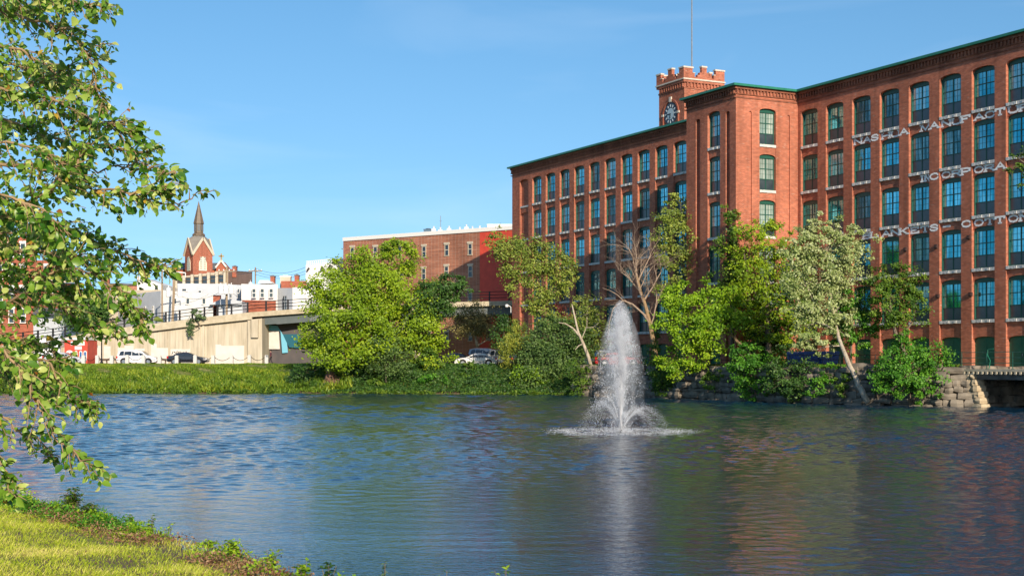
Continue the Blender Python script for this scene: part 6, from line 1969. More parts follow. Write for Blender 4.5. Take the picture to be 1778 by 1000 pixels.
# main jet: a narrow rising column, a veil of fine drops that drifts to the left as it falls
n = 78000
sp = rs.normal(size=(n, 2)) * .30
lat = np.hypot(sp[:, 0], sp[:, 1])
H = 5.85 - 1.9 * (lat / .8) ** 1.1 - np.abs(rs.normal(size=n)) * .55
low = rs.rand(n) < .42
H = np.where(low, 2.0 + 3.4 * rs.rand(n), H)
sp = np.where(low[:, None], sp * .30, sp)
H = np.clip(H, 1.2, 5.9)
v0 = np.sqrt(2 * g * H)
T_ = 2 * v0 / g
u = rs.rand(n)
up = rs.rand(n) < .44
t = np.where(up, T_ * .5 * u ** 1.15, T_ * (.5 + .5 * u ** 1.1))
z = v0 * t - .5 * g * t * t
x = sp[:, 0] * t - .16 * np.maximum(0, t - .6) - .03 * t + .10 * np.minimum(t, .8)
y_ = sp[:, 1] * t
puff = .03 + .07 * t
x += rs.normal(size=n) * puff * .6; y_ += rs.normal(size=n) * puff * .6; z += rs.normal(size=n) * .05
# clumpy sheets of water
cl_ = np.sin(z * 5.1 + x * 3) + np.sin(z * 11.3 - x * 7 + 1) + np.sin(x * 13 + z * 2.2)
vel = np.stack([sp[:, 0], sp[:, 1], v0 - g * t], 1)
ok = (z > .02) & (rs.rand(n) < np.clip(.62 + .22 * cl_, .15, 1)) & (rs.rand(n) < np.where(t > T_ * .5, np.clip(1.0 - (t - T_ * .5) * 1.0, .14, 1), 1))
rad = (.0042 + .0045 * rs.rand(n)) * np.where(rs.rand(n) < .04, 1.7, 1)
drops('jet', np.stack([x, y_, z], 1)[ok], vel[ok], rad[ok], (1.5 + np.abs(vel[:, 2]) * .45)[ok], FT)
# solid looking core of the jet
m = MB()
pts, rr = [], []
for i in range(15):
    f_ = i / 14
    pts.append((-.02 + .03 * math.sin(i * 1.7) * f_ + .08 * f_, .02 * math.sin(i * 2.3), f_ * 3.3)); rr.append((.05 + .055 * math.sin(math.pi * min(1, f_ * 1.05)) + .018 * math.sin(i * 2.1)) * (1 - f_ * .65))
m.tube(pts, rr, 10)
m.build('jet_core', SPM, FT, smooth=True)
# side jets
P_, V_, R_ = [], [], []
for k in range(8):
    a = 2 * math.pi * (k + .12) / 8
    nn_ = 1700
    Hk = (1.45 if math.cos(a) < 0 else .95) * (1 + .1 * rs.normal())
    hor = (1.75 if math.cos(a) < 0 else 2.25)
    v0 = math.sqrt(2 * g * Hk); T1_ = 2 * v0 / g
    t = rs.rand(nn_) ** 1.25 * T1_ * .97
    v = v0 * (1 + rs.normal(size=nn_) * .035)
    h_ = hor * (1 + rs.normal(size=nn_) * .06)
    da = rs.normal(size=nn_) * .05
    z = v * t - .5 * g * t * t
    s_ = .006 + .07 * t ** 1.8
    P_.append(np.stack([np.cos(a + da) * h_ * t + rs.normal(size=nn_) * s_, np.sin(a + da) * h_ * t + rs.normal(size=nn_) * s_, z + rs.normal(size=nn_) * s_], 1))
    V_.append(np.stack([np.cos(a + da) * h_, np.sin(a + da) * h_, v - g * t], 1)); R_.append(.0055 * (.5 + rs.rand(nn_)))
P_, V_, R_ = map(np.concatenate, (P_, V_, R_)); ok = P_[:, 2] > .01
drops('side_jets', P_[ok], V_[ok], R_[ok], 1.5 + rs.rand(ok.sum()), FT)
# splash ring where the water falls back
n = 5200
a = rs.rand(n) * 2 * math.pi
r = np.where(rs.rand(n) < .5, 2.6 + .25 * np.sin(a * 3 + 1) + rs.normal(size=n) * .42, np.abs(rs.normal(size=n)) * 1.1)
z = np.abs(rs.normal(size=n)) * (.05 + .05 * (r < 2)); 
V_ = np.stack([rs.normal(size=n) * .3, rs.normal(size=n) * .3, np.ones(n)], 1)
drops('splash', np.stack([np.cos(a) * r - .1, np.sin(a) * r, z + .01], 1), V_, .0075 * (.5 + rs.rand(n)), 1 + rs.rand(n) * 1.5, FT)
# soft mist round the jet
m = MB()
m.lathe((-.02, 0, 0), [(.15, .02), (.45, .25), (1.05, .9), (1.12, 2.0), (1.0, 3.2), (.8, 4.3), (.5, 5.1), (.25, 5.6), (.03, 5.8)], 20)
mm_, n_, l_, b_ = newmat('water_mist')
n_.remove(b_)
pv = n_.new('ShaderNodeVolumePrincipled'); pv.inputs['Color'].default_value = (.97, .985, 1, 1); pv.inputs['Anisotropy'].default_value = 0.0
t_ = n_.new('ShaderNodeTexCoord'); mpn = n_.new('ShaderNodeMapping'); mpn.inputs['Scale'].default_value = (1.6, 1.6, .45)
l_.new(t_.outputs['Object'], mpn.inputs[0])
z_ = n_.new('ShaderNodeTexNoise'); z_.inputs['Scale'].default_value = 2.2; z_.inputs['Detail'].default_value = 5; l_.new(mpn.outputs[0], z_.inputs['Vector'])
r_ = n_.new('ShaderNodeMapRange'); r_.inputs[1].default_value = .38; r_.inputs[2].default_value = .68; r_.inputs[3].default_value = .1; r_.inputs[4].default_value = 1.3
l_.new(z_.outputs['Fac'], r_.inputs[0])
s_ = n_.new('ShaderNodeSeparateXYZ'); l_.new(t_.outputs['Object'], s_.inputs[0])
def mth(op, a, b2=None):
    q = n_.new('ShaderNodeMath'); q.operation = op
    for i, v in enumerate((a, b2)):
        if v is None: continue
        if isinstance(v, (int, float)): q.inputs[i].default_value = v
        else: l_.new(v, q.inputs[i])
    return q.outputs[0]
rad2 = mth('ADD', mth('MULTIPLY', s_.outputs[0], s_.outputs[0]), mth('MULTIPLY', s_.outputs[1], s_.outputs[1]))
fo = mth('POWER', 2.718, mth('MULTIPLY', rad2, -2.0))
zf_ = n_.new('ShaderNodeMapRange'); zf_.inputs[1].default_value = 0; zf_.inputs[2].default_value = 3.6; zf_.inputs[3].default_value = .35; zf_.inputs[4].default_value = 1.25
l_.new(s_.outputs[2], zf_.inputs[0])
l_.new(mth('MULTIPLY', mth('MULTIPLY', fo, zf_.outputs[0]), mth('MULTIPLY', r_.outputs[0], 1.0)), pv.inputs['Density'])
l_.new(pv.outputs[0], n_['Material Output'].inputs['Volume'])
o = m.build('mist', mm_, FT); o['kind'] = 'stuff'
m = MB(); m.lathe((0, 0, -.25), [(.35, 0), (.42, .12), (.4, .22), (.1, .30), (.06, .36)], 16); m.build('float_nozzle', M['black_metal'], FT)
# foam on the water: broken flecks
n = 1500
a = rs.rand(n) * 2 * math.pi; r = np.where(rs.rand(n) < .75, 2.8 + rs.normal(size=n) * .32, rs.rand(n) * 2.4)
c_ = np.stack([np.cos(a) * r - .1, np.sin(a) * r, np.full(n, .006)], 1)
sz = .02 + .06 * rs.rand(n)
tv = np.stack([-np.sin(a), np.cos(a), np.zeros(n)], 1) * (sz * 1.6)[:, None]; rv = np.stack([np.cos(a), np.sin(a), np.zeros(n)], 1) * (sz * .6)[:, None]
np_mesh('foam', np.stack([c_ - tv, c_ - rv, c_ + tv, c_ + rv], 1), 4, SPM, FT)

# ------------------------------------------------------------------ people
def skin_mesh(name, joints, bones, rad, mt, parent, sub=1):
    me = bpy.data.meshes.new(name)
    keys = list(joints)
    me.from_pydata([joints[k] for k in keys], [(keys.index(a), keys.index(b2)) for a, b2 in bones], [])
    me.materials.append(mt)
    o = bpy.data.objects.new(name, me); link(o, parent)
    md = o.modifiers.new('Skin', 'SKIN'); md.use_smooth_shade = True
    for i, k in enumerate(keys):
        r = rad[k]; me.skin_vertices[0].data[i].radius = (r, r)
    me.skin_vertices[0].data[0].use_root = True
    if sub: o.modifiers.new('Subdivision', 'SUBSURF').levels = sub; o.modifiers[-1].render_levels = sub
    return o
SKIN = mat('skin', (.48, .27, .19), rough=.6)
def person(loc, rz, label, shirt, trousers, hair):
    e = empty('person', loc, rz, label, 'person')
    J = {'pelvis': (0, 0, .95), 'waist': (0, 0, 1.1), 'chest': (0, 0, 1.32), 'neck': (0, 0, 1.50), 'head': (.02, 0, 1.60), 'crown': (.01, 0, 1.72),
         'shL': (0, .17, 1.43), 'elL': (-.06, .24, 1.16), 'wrL': (.05, .25, .93), 'haL': (.09, .24, .84), 'shR': (0, -.17, 1.43), 'elR': (-.02, -.24, 1.15), 'wrR': (.14, -.22, .95), 'haR': (.19, -.21, .87),
         'hiL': (0, .09, .90), 'knL': (.14, .10, .50), 'anL': (.10, .10, .09), 'toL': (.26, .10, .04), 'hiR': (0, -.09, .90), 'knR': (-.02, -.10, .49), 'anR': (-.24, -.10, .12), 'toR': (-.12, -.10, .03)}
    Bn = [('pelvis', 'waist'), ('waist', 'chest'), ('chest', 'neck'), ('neck', 'head'), ('head', 'crown'), ('chest', 'shL'), ('shL', 'elL'), ('elL', 'wrL'), ('wrL', 'haL'), ('chest', 'shR'), ('shR', 'elR'), ('elR', 'wrR'), ('wrR', 'haR'),
          ('pelvis', 'hiL'), ('hiL', 'knL'), ('knL', 'anL'), ('anL', 'toL'), ('pelvis', 'hiR'), ('hiR', 'knR'), ('knR', 'anR'), ('anR', 'toR')]
    Rd = {'pelvis': .12, 'waist': .11, 'chest': .13, 'neck': .055, 'head': .085, 'crown': .075, 'shL': .06, 'elL': .042, 'wrL': .03, 'haL': .035, 'shR': .06, 'elR': .042, 'wrR': .03, 'haR': .035,
          'hiL': .085, 'knL': .055, 'anL': .04, 'toL': .035, 'hiR': .085, 'knR': .055, 'anR': .04, 'toR': .035}
    skin_mesh('body', J, Bn, Rd, SKIN, e)
    sub_ = lambda ks: {k: J[k] for k in ks}
    ks = ['pelvis', 'waist', 'chest', 'shL', 'elL', 'wrL', 'shR', 'elR', 'wrR']
    skin_mesh('jacket', sub_(ks), [b2 for b2 in Bn if b2[0] in ks and b2[1] in ks], {k: Rd[k] + .022 for k in ks}, shirt, e)
    ks = ['pelvis', 'hiL', 'knL', 'anL', 'hiR', 'knR', 'anR']
    skin_mesh('trousers', sub_(ks), [b2 for b2 in Bn if b2[0] in ks and b2[1] in ks], {k: Rd[k] + .018 for k in ks}, trousers, e)
    m = MB(); m.lathe((-.01, 0, 1.60), [(.09, 0), (.108, .06), (.098, .13), (.05, .175), (.01, .185)], 10); m.build('hair', hair, e, smooth=True)
    return e
dk = mat('dark_cloth', (.03, .025, .03), rough=.9); bl = mat('blue_cloth', (.04, .10, .35), rough=.9); hr = mat('dark_hair', (.02, .013, .01), rough=.7); jn = mat('grey_cloth', (.10, .10, .12), rough=.9)
person((PX(470, 170), 170, 2.89), math.pi, 'person in dark clothes walking past the mural at the underpass', mat('maroon_cloth', (.09, .02, .03), rough=.9), dk, hr)
person((PX(634, 152), 152, 2.66), .6, 'person in a blue top standing in the shade under the big round tree', bl, jn, mat('fair_hair', (.35, .25, .12), rough=.7))

# ------------------------------------------------------------------ near bank: grass, weeds, fallen leaves
rs = np.random.RandomState(77)
def in_view(x, y, z, m0=-60, m1=1000, b0=-1, b1=1060):
    px = CX + x / y * F; py = HY + (EYE - z) / y * F
    return (px > m0) & (px < m1) & (py < b1)
LMN = leaf_mat('near_grass', (0.22, 0.33, 0.014), (0.50, 0.58, 0.03), (0.80, 0.68, 0.22), trans=.35, spec=.25)
x = rs.uniform(-15, 2.5, 420000); y = rs.uniform(11.5, 31, 420000)
ny = np.interp(x, [p[0] for p in NEAR], [p[1] for p in NEAR])
dn = poly_dist(x, y, NEAR)
z = ground(x, y)
nb = np.sin(x * 1.9 + 2 * np.sin(y * .8)) * np.cos(y * 1.4 + np.sin(x * 1.1)) + .5 * np.sin(x * 4.1 + y * 3.3)
keep = (y < ny - .12) & in_view(x, y, z, b1=1080) & (rs.rand(len(x)) < np.clip(.85 + .3 * nb, .6, 1)) & ((dn > .9) | (rs.rand(len(x)) < .3))
x, y, z, nb, dn = x[keep], y[keep], z[keep], nb[keep], dn[keep]
n = len(x)
L_ = (.045 + .085 * rs.rand(n) ** 1.5) * (1 + .25 * nb)
th = rs.rand(n) * 2 * math.pi
lean = np.stack([np.cos(th), np.sin(th), np.zeros(n)], 1) * (.25 + .75 * rs.rand(n))[:, None]
dr = lean + np.array([0, 0, 1]); dr /= np.linalg.norm(dr, axis=1)[:, None]
b0 = np.stack([x, y, z - .01], 1)
sd = np.stack([-np.sin(th + 1.0), np.cos(th + 1.0), np.zeros(n)], 1)
wd = (.0035 + .0035 * rs.rand(n))[:, None]
mid = b0 + dr * (L_ * .6)[:, None]
tip = b0 + dr * L_[:, None] + lean * (L_ * .25)[:, None] - np.array([0, 0, 1]) * (L_ * .08)[:, None]
q = np.stack([b0 - sd * wd, mid - sd * wd * .8, tip, mid + sd * wd * .8], 1)
dry = np.sin(x * .8 + 1) * np.cos(y * .9 + .4) + .5 * np.sin(x * 2.7 - y * 2.1)
var = np.clip(.38 + .16 * nb + rs.normal(size=n) * .17 + .18 * np.maximum(0, dry) + .35 * (rs.rand(n) < .10), 0, 1)
o = np_mesh('near_grass', q, 4, LMN, None, np.repeat(var, 4)); tag(o, kind='stuff')
print('near blades', n)
# leafy weeds and dead stuff along the water edge
def weeds(n, ls, hs_, wfac, leafm, name, band, seed, clumps=60, spread=.35, pxr=(-60, 1000), varr=(0, 1)):
    rs = np.random.RandomState(seed)
    t = rs.rand(clumps * 4)
    cx_ = rs.uniform(-13, 2.2, clumps * 4); cy_ = np.interp(cx_, [p[0] for p in NEAR], [p[1] for p in NEAR]) - rs.uniform(band[0], band[1], clumps * 4)
    ppx = CX + cx_ / cy_ * F
    ok = (ppx > pxr[0]) & (ppx < pxr[1])
    cx_, cy_ = cx_[ok][:clumps], cy_[ok][:clumps]
    k = rs.randint(0, len(cx_), n)
    hmax = (hs_[0] + (hs_[1] - hs_[0]) * rs.rand(len(cx_)))[k]
    g = rs.normal(size=(n, 2)) * spread * .5
    x, y = cx_[k] + g[:, 0], cy_[k] + g[:, 1]
    h = hmax * rs.rand(n) ** .8 * np.exp(-(g ** 2).sum(1) / (spread ** 2) * 1.2)
    z = np.maximum(ground(x, y), 0) + h
    nr = unit(rs, n) * .8 + np.array([0, -.2, .6]); nr /= np.linalg.norm(nr, axis=1)[:, None]
    L_ = ls * (.6 + .8 * rs.rand(n))
    q = leaf_quads(np.stack([x, y, z], 1), nr, unit(rs, n) + np.array([0, 0, .3]), L_, L_ * wfac)
    v = np.clip(varr[0] + (varr[1] - varr[0]) * (rs.rand(len(cx_))[k] * .5 + rs.rand(n) * .5), 0, 1)
    o = np_mesh(name, q, 4, leafm, None, np.repeat(v, 4)); tag(o, kind='stuff')
LMD = leaf_mat('dead_leaf_litter', (0.14, 0.06, 0.03), (0.26, 0.14, 0.07), (0.40, 0.26, 0.13), trans=.2)
weeds(9000, .055, (.10, .32), .5, LM['lime'], 'edge_weeds', (.1, .8), 5, 60, .38)
weeds(9000, .05, (.08, .25), .45, LMD, 'edge_dead_weeds', (.15, 1.3), 6, 50, .5, (60, 560))
weeds(10000, .05, (.1, .30), .5, LM['green'], 'edge_shade_plants', (.1, .9), 7, 40, .45, (-60, 230))
x = rs.uniform(-15, 1, 2600); y = rs.uniform(13, 30, 2600); z = ground(x, y)
keep = (y < np.interp(x, [p[0] for p in NEAR], [p[1] for p in NEAR]) - .5); x, y, z = x[keep], y[keep], z[keep]; n = len(x)
nr = unit(rs, n) * .35 + np.array([0, 0, 1]); nr /= np.linalg.norm(nr, axis=1)[:, None]
q = leaf_quads(np.stack([x, y, z + .03 + .03 * rs.rand(n)], 1), nr, unit(rs, n), .04 + .03 * rs.rand(n), .03 + .015 * rs.rand(n))
o = np_mesh('fallen_leaves', q, 4, LMD, None, np.repeat(rs.rand(n), 4)); tag(o, kind='stuff')
# individual plants at the edge
def plant(px, py_tip, Y, label, leafm, nst=7, h=.5, ls=.08, seed=1, w=.45, spread=.3):
    rs = np.random.RandomState(seed)
    x0 = PX(px, Y); z0 = max(gz(x0, Y), -.05)
    e = empty('weed_plant', (x0, Y, z0), 0, label, 'plant', 'leafy plants at the near water edge')
    H_ = PZ(py_tip, Y) - z0
    m = MB(); Q = []; 
    for i in range(nst):
        a = rs.rand() * 6.28; hh = H_ * (.55 + .45 * rs.rand()) if i else H_
        r_ = spread * rs.rand() if i else .03
        top = Vector((math.cos(a) * r_, math.sin(a) * r_, hh)); mid = top * .5 + Vector((0, 0, hh * .08))
        m.tube([(0, 0, 0), mid, top], [.007, .005, .003], 4)
        k = int(8 + 10 * hh / .5)
        f_ = rs.uniform(.3, 1.02, k)
        c_ = np.array([Vector((0, 0, 0)).lerp(mid, t * 2) if t < .5 else mid.lerp(top, t * 2 - 1) for t in f_])
        out = unit(rs, k) * np.array([1, 1, .3]); L_ = ls * (.6 + .6 * rs.rand(k))
        c_ = c_ + out * (L_ * .6)[:, None]
        nr = np.array([0, 0, .9]) + unit(rs, k) * .6; nr /= np.linalg.norm(nr, axis=1)[:, None]
        Q.append(leaf_quads(c_, nr, out + np.array([0, 0, .2]), L_, L_ * w))
    m.build('stem', M['bark'], e)
    q = np.concatenate(Q); np_mesh('foliage', q, 4, leafm, e, np.repeat(rs.rand(len(q)), 4))
for i, a in enumerate([
    (128, 846, 27.0, 'round dark leafy plant at the water edge under the hanging branches', LM['mid'], 26, .5, .10),
    (160, 872, 26.0, 'low dark plant right of the round leafy plant', LM['mid'], 16, .4, .09),
    (55, 868, 28.0, 'dark leafy plant at the far left water edge', LM['dark'], 22, .5, .11),
    (228, 893, 25.0, 'yellow-green sprig at the top of the brown dead weeds', LM['lime'], 9, .3, .07),
    (262, 893, 24.3, 'light sprig right of the brown dead weeds', LM['lime'], 8, .3, .07),
    (292, 908, 23.6, 'thin upright yellow-green sprout against the water', LM['lime'], 4, .3, .06),
    (362, 936, 22.0, 'round-leaved bright sprout where the bank bends', LM['lime'], 7, .3, .08),
    (405, 938, 21.0, 'tallest round-leaved sprout on the grassy point', LM['lime'], 10, .3, .10),
    (470, 955, 19.6, 'bright leafy sprout near the end of the grassy point', LM['lime'], 9, .3, .08),
    (530, 970, 18.2, 'two-leaved yellow sprout at the very end of the grassy point', LM['lime'], 6, .3, .10),
    (570, 975, 17.6, 'dark pointed leafy shoot beside the end of the grassy point', LM['dark'], 6, .3, .09),
    (668, 976, 17.2, 'single pale budding stem standing in front of the blue water', LM['sage'], 3, .3, .05),
    (775, 990, 17.1, 'tiny leaf tip between the pale budding stem and the right shoot', LM['lime'], 3, .3, .05),
    (878, 984, 17.0, 'bright green shoot at the bottom edge below the fountain reflection', LM['lime'], 7, .3, .09)]):
    plant(a[0], a[1], a[2], a[3], a[4], a[5], a[6], a[7], seed=200 + i, spread=.3 if a[5] > 12 else .14)

# ------------------------------------------------------------------ overhanging foreground tree
rs = np.random.RandomState(123)
NS = 0.6
FT_ = empty('overhanging_tree', (-6.2 * NS, 8.6 * NS, gz(-6.2 * NS, 8.6 * NS)), 0, 'near broadleaf tree with leafy drooping branches filling the left edge', 'tree')
TO = FT_.location.copy()
LN = leaf_mat('near_tree_leaves', (0.045, 0.15, 0.012), (0.22, 0.38, 0.035), (0.68, 0.70, 0.22), trans=.38, rough=.38, spec=.5)
LY = (0.5, 0.32, 0.03)
def near_leaves(pos, nrm, ax, L_, w_):
    """pointed oval leaf with folded midrib and curled tip: 2 x 3 faces"""
    ax = ax - nrm * np.sum(ax * nrm, 1)[:, None]; ax /= (np.linalg.norm(ax, axis=1)[:, None] + 1e-9)
    sd = np.cross(nrm, ax)
    n = len(pos)
    prof = [(0, 0, 0), (.22, .40, .02), (.52, .50, .0), (.80, .27, -.06), (1, 0, -.16)]
    V = []
    for a, w, c in prof:
        ctr = pos + ax * (L_ * a)[:, None] + nrm * (L_ * c)[:, None]
        if w == 0: V.append(ctr)
        else:
            up = nrm * (w_ * w * .35)[:, None]
            V += [ctr - sd * (w_ * w)[:, None] + up, ctr, ctr + sd * (w_ * w)[:, None] + up]
    V = np.stack(V, 1)      # 0 base | 1 2 3 | 4 5 6 | 7 8 9 | 10 tip
    fq = [(0, 1, 2, 2), (0, 2, 3, 3), (1, 4, 5, 2), (2, 5, 6, 3), (4, 7, 8, 5), (5, 8, 9, 6), (7, 10, 8, 8), (8, 10, 9, 9)]
    tri = []
    for f in fq:
        tri.append(f[:3])
        if f[2] != f[3]: tri.append((f[0], f[2], f[3]))
    tri = np.array(tri)
    F_ = (tri[None] + (np.arange(n) * 11)[:, None, None]).reshape(-1, 3)
    return V.reshape(-1, 3), F_
LP, LA, LV = [], [], []
wood = MB(); twig = MB()
def twig_with_leaves(p, d, L_, r, nl, droop=.25, vbias=.0):
    n = 7
    pts = [p]; 
    for i in range(n):
        d = (d + Vector(rs.normal(size=3)) * .10 + Vector((0, 0, -droop * .22))).normalized()
        pts.append(pts[-1] + d * L_ / n)
    twig.tube(pts, [r * (1 - .8 * i / n) + .0006 for i in range(n + 1)], 4, caps=False)
    for k in range(nl):
        t = (k + rs.rand() * .6 + .3) / nl * n
        i = min(n - 1, int(t)); q = pts[i].lerp(pts[i + 1], t - i)
        dd = (pts[i + 1] - pts[i]).normalized()
        side = dd.cross(Vector((0, 0, 1))).normalized() * (1 if k % 2 else -1)
        a = (dd * .6 + side * .8 + Vector((0, 0, -.45)) + Vector(rs.normal(size=3)) * .45).normalized()
        pet = .007
        LP.append(q + a * pet); LA.append(a); LV.append(vbias)
def PN(px, py, Y): return P(px, py, Y * NS) - TO
def interp(poly, t):
    n = len(poly) - 1; i = min(n - 1, int(t * n)); return poly[i].lerp(poly[i + 1], t * n - i)
def branch(pts, r0, ntw, tl, nl, droop=.3, t0=.15, spread=.8):
    """pts [(px,py,Y)] main limb carrying twigs"""
    pv = [PN(*p) for p in pts]
    fine = []
    for a, b2 in zip(pv[:-1], pv[1:]):
        for k in range(3): fine.append(a.lerp(b2, k / 3) + Vector(rs.normal(size=3)) * .007)
    fine.append(pv[-1])
    m_ = len(fine)
    wood.tube(fine, [r0 * (1 - .85 * i / (m_ - 1)) + .0012 for i in range(m_)], 6, caps=False)
    ntw = int(ntw * 1.85)
    for k in range(ntw):
        t = t0 + (1 - t0) * (k + rs.rand()) / ntw
        t = min(t, .999)
        p = interp(fine, t)
        if CX + (p.x + TO.x) / (p.y + TO.y) * F < -70: continue
        p2 = interp(fine, min(.9999, t + .05)); d = (p2 - p)
        if d.length < 1e-5: d = fine[-1] - fine[-2]
        d.normalize()
        s = Vector(rs.normal(size=3)); s = (s - d * s.dot(d)).normalized()
        dd = (d * (.75) + s * spread * rs.uniform(.4, 1.1)).normalized()
        l_ = tl * rs.uniform(.5, 1.25) * (1.2 - .75 * t)
        twig_with_leaves(p, dd, l_, .0018, max(4, int(nl * l_ / tl)), droop)
    twig_with_leaves(fine[-1], (fine[-1] - fine[-2]).normalized(), tl * .5, .0015, nl // 2 + 2, droop)
# limbs traced from the photo: rising and arching branches
B_ = [
 ([(-170, 60, 8.6), (-60, -10, 8.4), (20, 22, 8.2), (80, 40, 8.0), (125, 56, 7.9), (150, 95, 7.8), (168, 150, 7.8), (178, 185, 7.8)], .012, 34, .26, 9),
 ([(-150, -60, 8.2), (0, -40, 8.0), (90, -10, 7.8), (150, 8, 7.6), (182, 12, 7.5)], .010, 22, .22, 8),
 ([(-150, 60, 9.2), (-40, 70, 9.2), (40, 90, 9.0), (90, 120, 9.0), (120, 150, 8.9)], .012, 26, .28, 10),
 ([(-170, 200, 9.0), (-60, 160, 8.8), (20, 150, 8.6), (70, 142, 8.5), (115, 118, 8.4)], .011, 22, .26, 9),
 ([(-170, 120, 8.4), (-40, 150, 8.3), (60, 165, 8.2), (130, 195, 8.1), (185, 215, 8.0), (228, 224, 8.0)], .012, 34, .24, 10),
 ([(-150, 180, 9.4), (0, 205, 9.3), (80, 235, 9.2), (150, 250, 9.0), (215, 262, 8.8), (262, 262, 8.6)], .011, 30, .22, 9),
 ([(-170, 300, 8.6), (-40, 285, 8.4), (50, 290, 8.3), (120, 300, 8.2), (160, 330, 8.1), (230, 338, 8.0), (270, 332, 8.0), (292, 322, 7.9)], .013, 38, .24, 10),
 ([(160, 300, 8.4), (200, 290, 8.3), (245, 285, 8.2), (268, 292, 8.2)], .005, 8, .14, 5),
 ([(230, 345, 8.0), (262, 322, 8.0), (290, 305, 7.9), (302, 298, 7.9)], .004, 6, .10, 4),
 ([(-170, 420, 8.2), (-40, 410, 8.0), (30, 360, 7.9), (90, 330, 7.8), (130, 295, 7.8), (150, 262, 7.8)], .012, 26, .26, 9),
 ([(-170, 360, 9.2), (-20, 370, 9.0), (60, 380, 8.9), (120, 400, 8.8), (175, 425, 8.7), (235, 455, 8.6), (280, 462, 8.5)], .012, 40, .24, 10),
 ([(-150, 440, 8.8), (0, 430, 8.7), (80, 440, 8.6), (150, 470, 8.5), (205, 500, 8.4), (235, 530, 8.4), (248, 560, 8.4)], .011, 36, .20, 9),
 ([(-170, 560, 8.0), (-50, 560, 7.8), (20, 525, 7.7), (70, 490, 7.6), (100, 460, 7.6), (140, 440, 7.6)], .012, 26, .26, 9),
 ([(-170, 520, 9.0), (-40, 500, 8.8), (60, 510, 8.6), (120, 540, 8.5), (160, 570, 8.5), (205, 575, 8.4)], .010, 30, .20, 9),
 ([(-170, 540, 7.6), (-40, 570, 7.5), (20, 620, 7.5), (50, 660, 7.5), (62, 700, 7.5), (85, 735, 7.5), (110, 770, 7.4), (140, 800, 7.4), (160, 812, 7.4)], .010, 24, .20, 8),
 ([(-170, 620, 8.4), (-40, 610, 8.2), (40, 620, 8.1), (90, 640, 8.0), (120, 680, 8.0), (140, 700, 8.0), (160, 705, 8.0)], .010, 24, .18, 8),
 ([(-170, 700, 8.2), (-60, 690, 8.0), (0, 720, 7.9), (40, 750, 7.9), (75, 770, 7.8), (88, 790, 7.8)], .008, 12, .16, 7),
 ([(-170, 740, 7.4), (-60, 760, 7.3), (-10, 790, 7.2), (15, 830, 7.2), (22, 855, 7.2)], .008, 14, .16, 8),
 ([(-170, 640, 9.4), (-60, 640, 9.2), (20, 650, 9.0), (70, 665, 9.0), (100, 690, 8.9)], .010, 24, .2, 9),
 ([(-150, 240, 8.0), (-40, 245, 7.9), (40, 255, 7.8), (90, 275, 7.8), (120, 285, 7.8)], .009, 16, .2, 9),
 ([(-150, 330, 7.8), (-60, 330, 7.6), (20, 345, 7.5), (70, 365, 7.5), (100, 395, 7.5)], .010, 22, .24, 10),
 ([(-150, 480, 9.4), (-40, 470, 9.2), (30, 465, 9.1), (90, 490, 9.0), (140, 505, 9.0)], .010, 30, .24, 10),
 ([(-150, 20, 9.6), (-30, 25, 9.5), (50, 10, 9.3), (110, 0, 9.2)], .010, 26, .26, 10),
 ([(-150, 120, 9.8), (-30, 115, 9.6), (40, 115, 9.5), (100, 135, 9.4), (150, 150, 9.3)], .010, 30, .26, 10),
 ([(-150, 580, 8.8), (-40, 585, 8.7), (30, 585, 8.6), (80, 600, 8.5), (110, 625, 8.5)], .010, 30, .22, 10),
 ([(-150, 400, 9.8), (-40, 400, 9.6), (30, 405, 9.5), (90, 415, 9.4), (140, 450, 9.3), (190, 455, 9.2)], .010, 34, .24, 10),
 ([(-150, 210, 9.8), (-40, 215, 9.6), (30, 225, 9.5), (100, 205, 9.4), (150, 200, 9.3)], .010, 24, .24, 10),
]
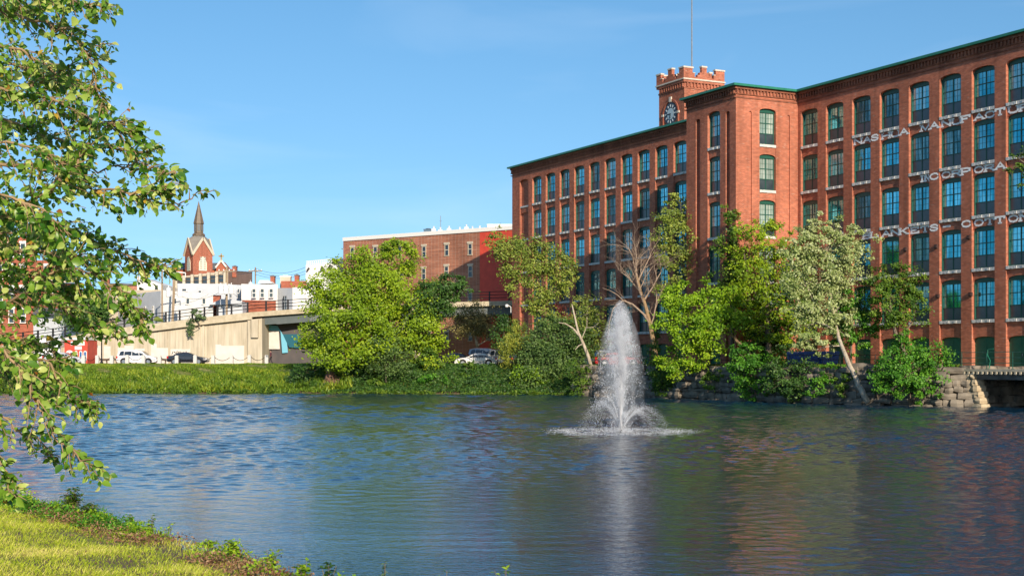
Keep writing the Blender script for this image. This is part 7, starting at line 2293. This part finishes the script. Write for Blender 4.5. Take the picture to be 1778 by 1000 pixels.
# slim sprays at the outer edge
for pts, ntw, tl, nl in (([(175, 255, 8.8), (215, 258, 8.8), (250, 252, 8.8), (268, 258, 8.8)], 3, .07, 3), ([(180, 215, 8), (215, 228, 8), (232, 226, 8)], 3, .07, 3),
    ([(230, 300, 8.2), (262, 292, 8.2), (288, 302, 8.2), (302, 296, 8.2)], 3, .06, 3), ([(255, 345, 8), (290, 352, 8), (320, 346, 8), (345, 338, 8), (362, 334, 8)], 4, .06, 3),
    ([(210, 440, 8.5), (245, 455, 8.5), (280, 460, 8.5), (296, 458, 8.5)], 4, .07, 3), ([(130, 100, 8), (165, 80, 8), (188, 76, 8)], 3, .06, 3), ([(190, 520, 8.4), (225, 552, 8.4), (246, 560, 8.4), (252, 572, 8.4)], 3, .06, 3)):
    branch(pts, .0022, ntw, tl, nl, .3)
for pts, r0, ntw, tl, nl in B_:
    branch(pts, r0 * .48, ntw, tl * .62, nl + 4)
# trunk and limbs outside the frame
tb = Vector((0, 0, -.2))
m = MB()
m.tube([tb, Vector((.1, .05, 2.2)), Vector((.0, .1, 4.5)), Vector((.15, .0, 7.5))], [.17, .14, .11, .05], 10)
tr = m.build('trunk', M['bark_warm'], FT_, smooth=True)
m = MB()
for pts, r0, *_ in B_:
    q_ = PN(*pts[0]); 
    if pts[0][0] > 0: continue
    zt = max(.8, min(7.2, q_.z - .5)); st_ = Vector((.05, .05, zt))
    m.tube([st_, st_.lerp(q_, .5) + Vector((0, 0, .12)), q_], [r0 * 2.2, r0 * 1.5, r0], 6)
m.build('limbs', M['bark_warm'], tr, smooth=True)
wood.build('branches', M['bark_warm'], FT_, smooth=True)
twig.build('twigs', M['bark_warm'], FT_)
LP_, LA_ = np.array([tuple(p) for p in LP]), np.array([tuple(a) for a in LA])
n = len(LP_)
nr = unit(rs, n) * .8 + np.array([.12, -.5, .45]); nr /= np.linalg.norm(nr, axis=1)[:, None]
L_ = .0222 * np.exp(.34 * rs.normal(size=n)).clip(.5, 2.0); w_ = L_ * (.50 + .26 * rs.rand(n))
V, F_ = near_leaves(LP_, nr, LA_, L_, w_)
v = np.clip(rs.beta(1.3, 1.9, n), 0, 1)
np_mesh('crown', V, 3, LN, FT_, np.repeat(v, 11), faces=F_)
k = rs.rand(n) < .015
LDY = leaf_mat('near_autumn_leaves', (0.30, 0.10, 0.02), (0.50, 0.30, 0.03), (0.45, 0.38, 0.06), trans=.35)
V, F_ = near_leaves(LP_[k] + rs.normal(size=(k.sum(), 3)) * .02, nr[k], LA_[k], L_[k], w_[k])
np_mesh('turning_leaves', V, 3, LDY, FT_, np.repeat(rs.rand(k.sum()), 11), faces=F_)
print('near leaves', n)
